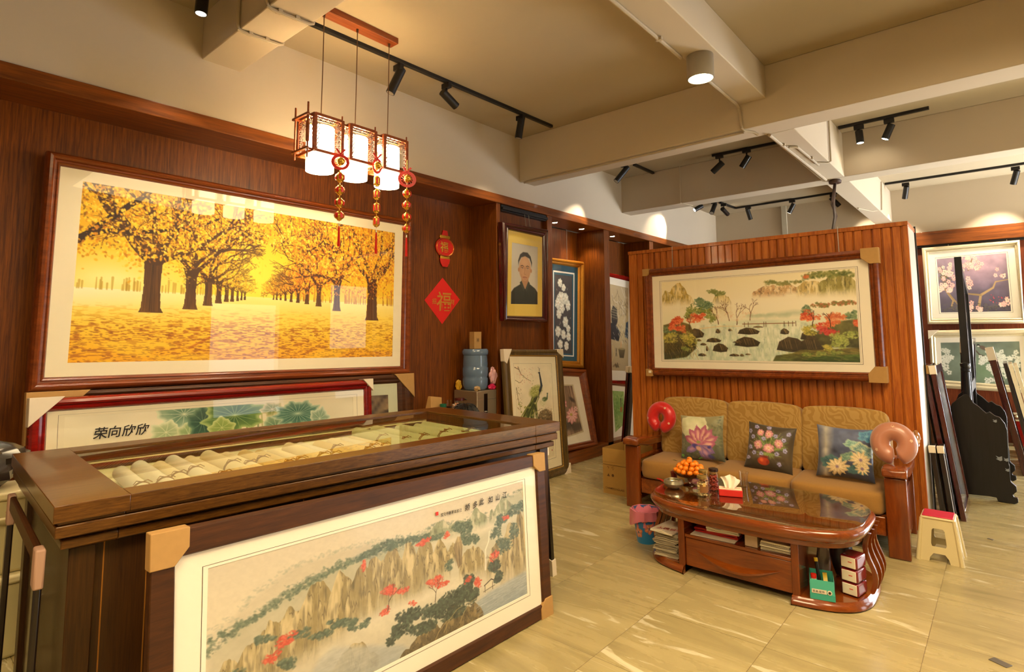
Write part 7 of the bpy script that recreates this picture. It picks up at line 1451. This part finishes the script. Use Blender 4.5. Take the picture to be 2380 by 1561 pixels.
# shrink wrapped tissue packs, three high
TW = plain('tissue_edge', 'e8dcc4', .8, var=.06, scale=60); WR = plain('maroon_wrap', '7c1c20', .22, var=.2, coat=.5)
M2 = Matrix.Translation((3.893, .757, .052)) @ Matrix.Rotation(math.radians(-101), 4, 'Z')
z = .0
for k in range(3):
    p_ = M2 @ Vector((0, 0, z)); lab = ('lowest', 'middle', 'topmost')[k] + ' red wrapped tissue pack at the right table end'
    t = thing('tissue_pack', lab, 'tissue pack', tuple(p_), group='stacked tissue packs under the table'); m = MB(); m.M = M2 @ Matrix.Translation((0, 0, z)); m.box(-.046, .046, -.07, .06, 0, .072); m.build('wrap', WR, t, bevel=.012, seg=4)
    m = MB(); m.M = M2 @ Matrix.Translation((0, 0, z)); m.box(-.038, .038, -.0725, -.066, .007, .065); m.build('open_end', TW, t, bevel=.008, seg=3); m = MB(); m.M = M2 @ Matrix.Translation((0, 0, z)); m.box(.0, .02, -.0735, -.0722, .038, .042); m.build('red_mark', REDP, t); z += .0735
crumple('plastic_bag', 'translucent grey plastic bag hanging behind the teal box', 'plastic bag', (3.93, .925, .058), .03, .038, .105, plain('grey_film', '8c7c70', .25, var=.4, coat=.4), 41, .2)
crumple('plastic_bag', 'dark crumpled plastic bag stuffed high in the right table end', 'plastic bag', (4.10, .86, .056), .07, .065, .12, plain('dark_film', '3c302c', .3, var=.4), 42, .12)

# ---------------------------------------------------------------- waste bin, carton, stool
bc = Vector((4.0, 2.135, 0)); t = thing('waste_bin', 'blue waste bin printed with orange flowers and a pink liner', 'waste bin', tuple(bc))
a = np.clip(art_bin(), 0, 1); hh, ww = a.shape[:2]; q = np.linspace(0, 2 * math.pi, ww)[None, :]; zz = np.linspace(1, 0, hh)[:, None]; rad = .068 + .034 * zz; P = np.stack([bc.x + rad * np.cos(q), bc.y + rad * np.sin(q), zz * .235 + 0 * q], -1); grid_mesh('printed_shell', P, a, painted('cushion_print', .55, .3), t)
MB().lathe([(.0001, .002), (.067, .002), (.067, .006), (.0001, .006)], 32, tuple(bc)).build('base', plain('blue_plastic', '1c5c94', .4), t)
LINER = nodes('pink_liner_film')[0]; _p = LINER.node_tree.nodes['Principled BSDF']; _p.inputs['Base Color'].default_value = L('dc7c90'); _p.inputs['Roughness'].default_value = .3; _p.inputs['Alpha'].default_value = .85
m = MB(); n = 48; vs = []; rl = random.Random(3); ph = [rl.uniform(0, 6) for _ in range(4)]
for j, (r_, z_) in enumerate(((.085, .12), (.093, .20), (.104, .238), (.112, .236), (.115, .215), (.117, .19))):
    for i in range(n):
        an = 6.283 * i / n; drop = 1 + (.9 * max(0, math.cos(an - 2.2)) ** 3) * (j > 3); w = 1 + .035 * math.sin(9 * an + ph[0]) * (j != 2) + .03 * math.sin(14 * an + ph[1]) * (j > 2) + rl.uniform(-.02, .02) * (j > 2); zz_ = .238 - (.238 - z_) * (drop * 1.3 if j > 3 else 1) + (.004 * math.sin(8 * an) if j == 2 else 0); vs.append((bc.x + r_ * w * math.cos(an), bc.y + r_ * w * math.sin(an), zz_))
m.add(vs, [(j * n + i, j * n + (i + 1) % n, (j + 1) * n + (i + 1) % n, (j + 1) * n + i) for j in range(5) for i in range(n)], True); m.build('liner', LINER, t)
t = thing('cardboard_box', 'open brown cardboard box beside the left sofa arm', 'box', (5.1, 2.93, 0)); CB = plain('corrugated_card', 'a8803c', .8, var=.08, scale=20)
x0, x1, y0, y1 = 4.93, 5.35, 2.76, 3.085; e = .004
for b_ in ((x0, x1, y0, y1, 0, e), (x0, x0 + e, y0, y1, e, .30), (x1 - e, x1, y0, y1, e, .30), (x0 + e, x1 - e, y0, y0 + e, e, .30), (x0 + e, x1 - e, y1 - e, y1, e, .30)): MB().box(*b_).build('wall_panel', CB, t)
for b_ in ((x0 - .002, x0 + .002, y0, y1, .302, .43), (x1 - .002, x1 + .002, y0, y1, .302, .42), (x0 + .01, x1 - .01, y1 - .002, y1 + .002, .302, .43)): MB().box(*b_).build('flap', CB, t)
PRT = plain('brown_print', '5c3c18', .8); 
for k, s_ in enumerate(('↑', '☂', '▲', '●')): lettering(t, s_, (x0 - .0012, y1 - .045 - .05 * (k % 2), .235 - .07 * (k // 2)), (0, -1, 0), (0, 0, 1), .035, PRT)
lettering(t, 'CHAMPIONGLASS', (x0 - .0012, y1 - .025, .045), (0, -1, 0), (0, 0, 1), .026, PRT); MB().box(x0 - .0012, x0 - .0006, y0, y1, .272, .276).build('fold_line', PRT, t)
t = thing('plastic_stool', 'cream plastic stool with a red seat beside the sofa arm', 'stool', (5.0, .435, 0)); CRM = plain('cream_plastic', 'd8c898', .35, var=.03)
zt = .275; A4 = [(4.87, .315), (4.87, .555), (5.13, .555), (5.13, .315)]; B4 = [(4.895, .345), (4.895, .525), (5.105, .525), (5.105, .345)]
A4 = [(4.885, .316), (4.885, .556), (5.125, .556), (5.125, .316)]; B4 = [(4.91, .345), (4.91, .525), (5.10, .525), (5.10, .345)]
def side(k, nm):
    a0, a1 = Vector(A4[k] + (0,)), Vector(A4[(k + 1) % 4] + (0,)); b0, b1 = Vector(B4[k] + (zt,)), Vector(B4[(k + 1) % 4] + (zt,))
    def S(u_, v_): return (a0 * (1 - u_) + a1 * u_) * (1 - v_) + (b0 * (1 - u_) + b1 * u_) * v_
    cen = Vector((5.005, .435, 0)); n_ = (a1 - a0).cross(b0 - a0).normalized(); n_ = n_ if n_.dot(cen - a0) > 0 else -n_
    outer = [(0, 0), (.26, 0), (.28, .1), (.36, .2), (.64, .2), (.72, .1), (.74, 0), (1, 0), (1, 1), (0, 1)]; hole = [(.30, .42), (.33, .36), (.67, .36), (.70, .42), (.68, .74), (.64, .78), (.36, .78), (.32, .74)]
    bm = bmesh.new(); 
    quads = [((0, 0), (.26, 0), (.28, .1), (0, .1)), ((0, .1), (.28, .1), (.36, .2), (0, .2)), ((.74, 0), (1, 0), (1, .1), (.72, .1)), ((.72, .1), (1, .1), (1, .2), (.64, .2)), ((0, .2), (.36, .2), (.33, .36), (0, .36)), ((.36, .2), (.64, .2), (.67, .36), (.33, .36)), ((.64, .2), (1, .2), (1, .36), (.67, .36)),
             ((0, .36), (.33, .36), (.30, .42), (0, .42)), ((.67, .36), (1, .36), (1, .42), (.70, .42)), ((0, .42), (.30, .42), (.32, .74), (0, .74)), ((.70, .42), (1, .42), (1, .74), (.68, .74)), ((0, .74), (.32, .74), (.36, .78), (0, .78)), ((.68, .74), (1, .74), (1, .78), (.64, .78)), ((0, .78), (.36, .78), (.36, 1), (0, 1)), ((.36, .78), (.64, .78), (.64, 1), (.36, 1)), ((.64, .78), (1, .78), (1, 1), (.64, 1))]
    m = MB()
    for q_ in quads: m.hexa([S(*c_) for c_ in q_], [S(*c_) + n_ * .006 for c_ in q_])
    return weld(m.build(nm, CRM, t))
for k in range(4): side(k, 'side_wall')
for k in range(4):
    a0, b0 = Vector(A4[k] + (0,)), Vector(B4[k] + (zt,)); MB().tube([a0, b0], .011, 10, rad=[.014, .010]).build('leg', CRM, t)
MB().box(B4[0][0] - .006, B4[2][0] + .006, B4[0][1] - .006, B4[1][1] + .006, zt - .004, zt + .012).build('seat_frame', CRM, t, bevel=.008, seg=3); MB().box(B4[0][0] + .006, B4[2][0] - .006, B4[0][1] + .004, B4[1][1] - .004, zt + .012, zt + .019).build('seat_pad', plain('crimson_plastic', 'cc1c40', .4, var=.04), t, bevel=.006, seg=3)

for (px_, py_, w_, l_, lab) in ((2325, 1540, .045, .075, 'grey rounded floor socket plate near the bottom right corner'), (2302, 1253, .018, .035, 'small dark metal plate in the floor right of the stool')):
    p = at_z(px_, py_); t = thing('floor_socket', lab, 'floor socket', (p.x, p.y, 0), math.radians(-28)); MB().box(-w_ / 2, w_ / 2, -l_ / 2, l_ / 2, .0, .004).build('cover_plate', plain('grey_floor_plate', '6c665e', .4, .4), t, local=True, bevel=.006, seg=3)
# ---------------------------------------------------------------- frames leaning on the partition's right end and stacked in the niche
for k, (y0, lab, fm, hh_) in enumerate(((.342, 'silver edged framed picture outermost of those on the partition end', FR_MAH, 1.25), (.394, 'reddish framed picture leaning second on the partition end', FR_MAH, 1.25), (.446, 'dark framed picture leaning innermost on the partition end', FR_DK, 1.24))):
    edge_frame('framed_picture', lab, (6.045, y0, 0), (6.75, y0, 0), (0, .135, 0), hh_, .036, fm, prot=[(1.3, .07, KRAFT if k else WCARD)], cat='picture', face=plain('silver_face', 'a8a49c', .15, .6) if k == 0 else MATW)
for k, y0 in enumerate((.483, .537)):
    edge_frame('framed_picture', ('low black framed picture with tan corner, nearer the room' if k == 0 else 'low black framed picture with tan corner, nearer the partition'), (5.78 - .02 * k, y0 - .09, 0), (5.985 - .02 * k, y0 - .09, 0), (0, .05, 0), .62, .032, FR_BLK, prot=[(1, .05, WCARD)], cat='picture', face=MATW)
for k, dx_ in enumerate((0, .0)):
    B_ = at_x(1439, 1046, 6.06) - Vector((0, .05 * k, 0)); T_ = at_x(1456, 852, 6.06) - Vector((0, .05 * k, 0))
    edge_frame('framed_picture', ('dark framed picture on edge between niche and partition, front one' if k == 0 else 'dark framed picture on edge between niche and partition, rear one'), (6.06, B_.y, 0), (6.75, B_.y, 0), (0, T_.y - B_.y, 0), T_.z, .028, FR_MAH if k == 0 else FR_BLK, prot=[(1, .07, WCARD), (0, .07, WCARD)], cat='picture', face=MATW)

# ---------------------------------------------------------------- black carved floor screen
BW = wood('ebonised_wood', '0c0b0e', '1e1b20', 'Z', 6., .35, .2)
t = thing('floor_screen', 'black carved wooden floor screen standing on a scrolled base', 'floor screen', (6.95, .3, 0))
out = [(2205, 1140), (2203, 960), (2212, 938), (2228, 925), (2243, 915), (2252, 918), (2262, 936), (2275, 945), (2286, 955), (2292, 960), (2300, 957), (2312, 966), (2324, 970), (2336, 985), (2341, 1000), (2344, 1050), (2345, 1078), (2347, 1084), (2349, 1118), (2352, 1122), (2362, 1130), (2364, 1142), (2354, 1150), (2357, 1155), (2366, 1158), (2367, 1168), (2358, 1172), (2320, 1165), (2316, 1156), (2300, 1153), (2230, 1146), (2222, 1152), (2200, 1150)]
pts_ = [at_x(a_, b_, 6.92) for a_, b_ in out]; m = MB(); m.prism([(p_.y, max(0.0, p_.z)) for p_ in pts_], (.05, 0, 0), (6.92, 0, 0), (0, 1, 0), (0, 0, 1)); m.build('carved_side', BW, t, bevel=.004)
GR = plain('pale_cutout', '8c929a', .6)
for (q_, s_) in (((2322, 1065), .022), ((2338, 1068), .016), ((2341, 1092), .014), ((2312, 978), .014)):
    c_ = at_x(q_[0], q_[1], 6.915); MB().prism([(-s_, -s_ * .7), (-s_ * .3, -s_), (s_, -s_ * .3), (s_ * .4, 0), (s_, s_), (0, s_ * .5), (-s_, s_)], (.004, 0, 0), (6.915, c_.y, c_.z), (0, 1, 0), (0, 0, 1)).build('pierced_scroll', GR, t)
m = MB(); m.prism([(p_.y, max(0.0, p_.z)) for p_ in pts_], (.05, 0, 0), (7.95, 0, 0), (0, 1, 0), (0, 0, 1)); m.build('carved_side', BW, t, bevel=.004)
MB().box(6.93, 7.99, .24, .34, .12, .22).build('stretcher', BW, t); MB().lathe([(.0001, .6), (.03, .6), (.03, 1.16), (.038, 1.17), (.038, 1.19), (.03, 1.2), (.04, 1.215), (.04, 1.24), (.0001, 1.25)], 16, (6.95, .31, 0)).build('finial_post', BW, t)
pz = at_x(2218, 597, 6.95).z
m = MB(); m.hexa([(6.95, .272, .22), (6.95, .337, .22), (6.99, .337, .22), (6.99, .272, .22)], [(6.95, .274, pz), (6.95, .330, pz), (6.99, .330, pz), (6.99, .274, pz)]); m.build('front_upright', BW, t, bevel=.003)
MB().box(7.93, 7.99, .28, .33, .2, 2.0).build('rear_upright', BW, t, bevel=.003); m = MB(); m.hexa([(6.99, .28, pz - .12), (7.95, .28, 1.94), (7.95, .33, 1.94), (6.99, .33, pz - .12)], [(6.99, .28, pz - .02), (7.95, .28, 2.0), (7.95, .33, 2.0), (6.99, .33, pz - .02)]); m.build('top_rail', BW, t, bevel=.003); MB().box(6.99, 7.93, .28, .33, .95, 1.05).build('lower_rail', BW, t, bevel=.003)
m = MB(); m.hexa([(6.99, .298, 1.05), (7.93, .298, 1.05), (7.93, .312, 1.05), (6.99, .312, 1.05)], [(6.99, .298, pz - .12), (7.93, .298, 1.94), (7.93, .312, 1.94), (6.99, .312, pz - .12)]); m.build('silk_panel', glass('screen_silk', (.55, .6, .66, 1), 1.4, .1, .15), t)

# frames leaning behind the screen
edge_frame('framed_picture', 'black framed picture with tan corner directly behind the floor screen', (8.2, .47, 0), (9.3, .47, 0), (0, -.08, 0), 1.46, .10, FR_BLK, prot=[(1, .16, plain('tan_card', 'b8a084', .7))], cat='picture', face=MATW)
edge_frame('framed_picture', 'white cornered brown framed picture to the right of the screen', (8.3, -.10, 0), (9.1, -.10, 0), (0, .22, 0), 1.36, .06, FR_MAH, prot=[(1, .14, WCARD)], cat='picture', face=MATW)
for k, (y_, h_, fm) in enumerate(((-.17, 1.18, FR_BLK), (-.215, 1.17, FR_SILV), (-.26, 1.16, FR_SILV))):
    edge_frame('framed_picture', ('dark', 'first pale silver', 'second pale silver')[k] + ' beaded frame leaning in the row behind the floor screen', (8.6, y_, 0), (9.3, y_, 0), (0, .18, 0), h_, .036, fm, cat='picture', face=MATW)
edge_frame('framed_picture', 'black backed picture with white corner by the back wall', (9.38, -.16, 0), (10.0, -.16, 0), (0, .10, 0), 1.02, .05, FR_BLK, prot=[(1, .12, WCARD)], cat='picture', face=MATW)
t = thing('framed_picture', 'low picture with a beaded frame lying against the back wall', 'picture', (10.35, -.3, 0)); MB().box(10.30, 10.42, -1.2, .02, .0, .34).build('stacked_back', FR_RED, t, bevel=.004)
m = MB(); 
for k in range(30): m.ball((10.29, .0 - k * .04, .40), .018, 8)
m.build('beading', FR_SILV, t); MB().box(10.29, 10.42, -1.2, .02, .34, .36).box(10.29, 10.42, -1.2, .02, .425, .44).build('frame_rail', FR_SILV, t)
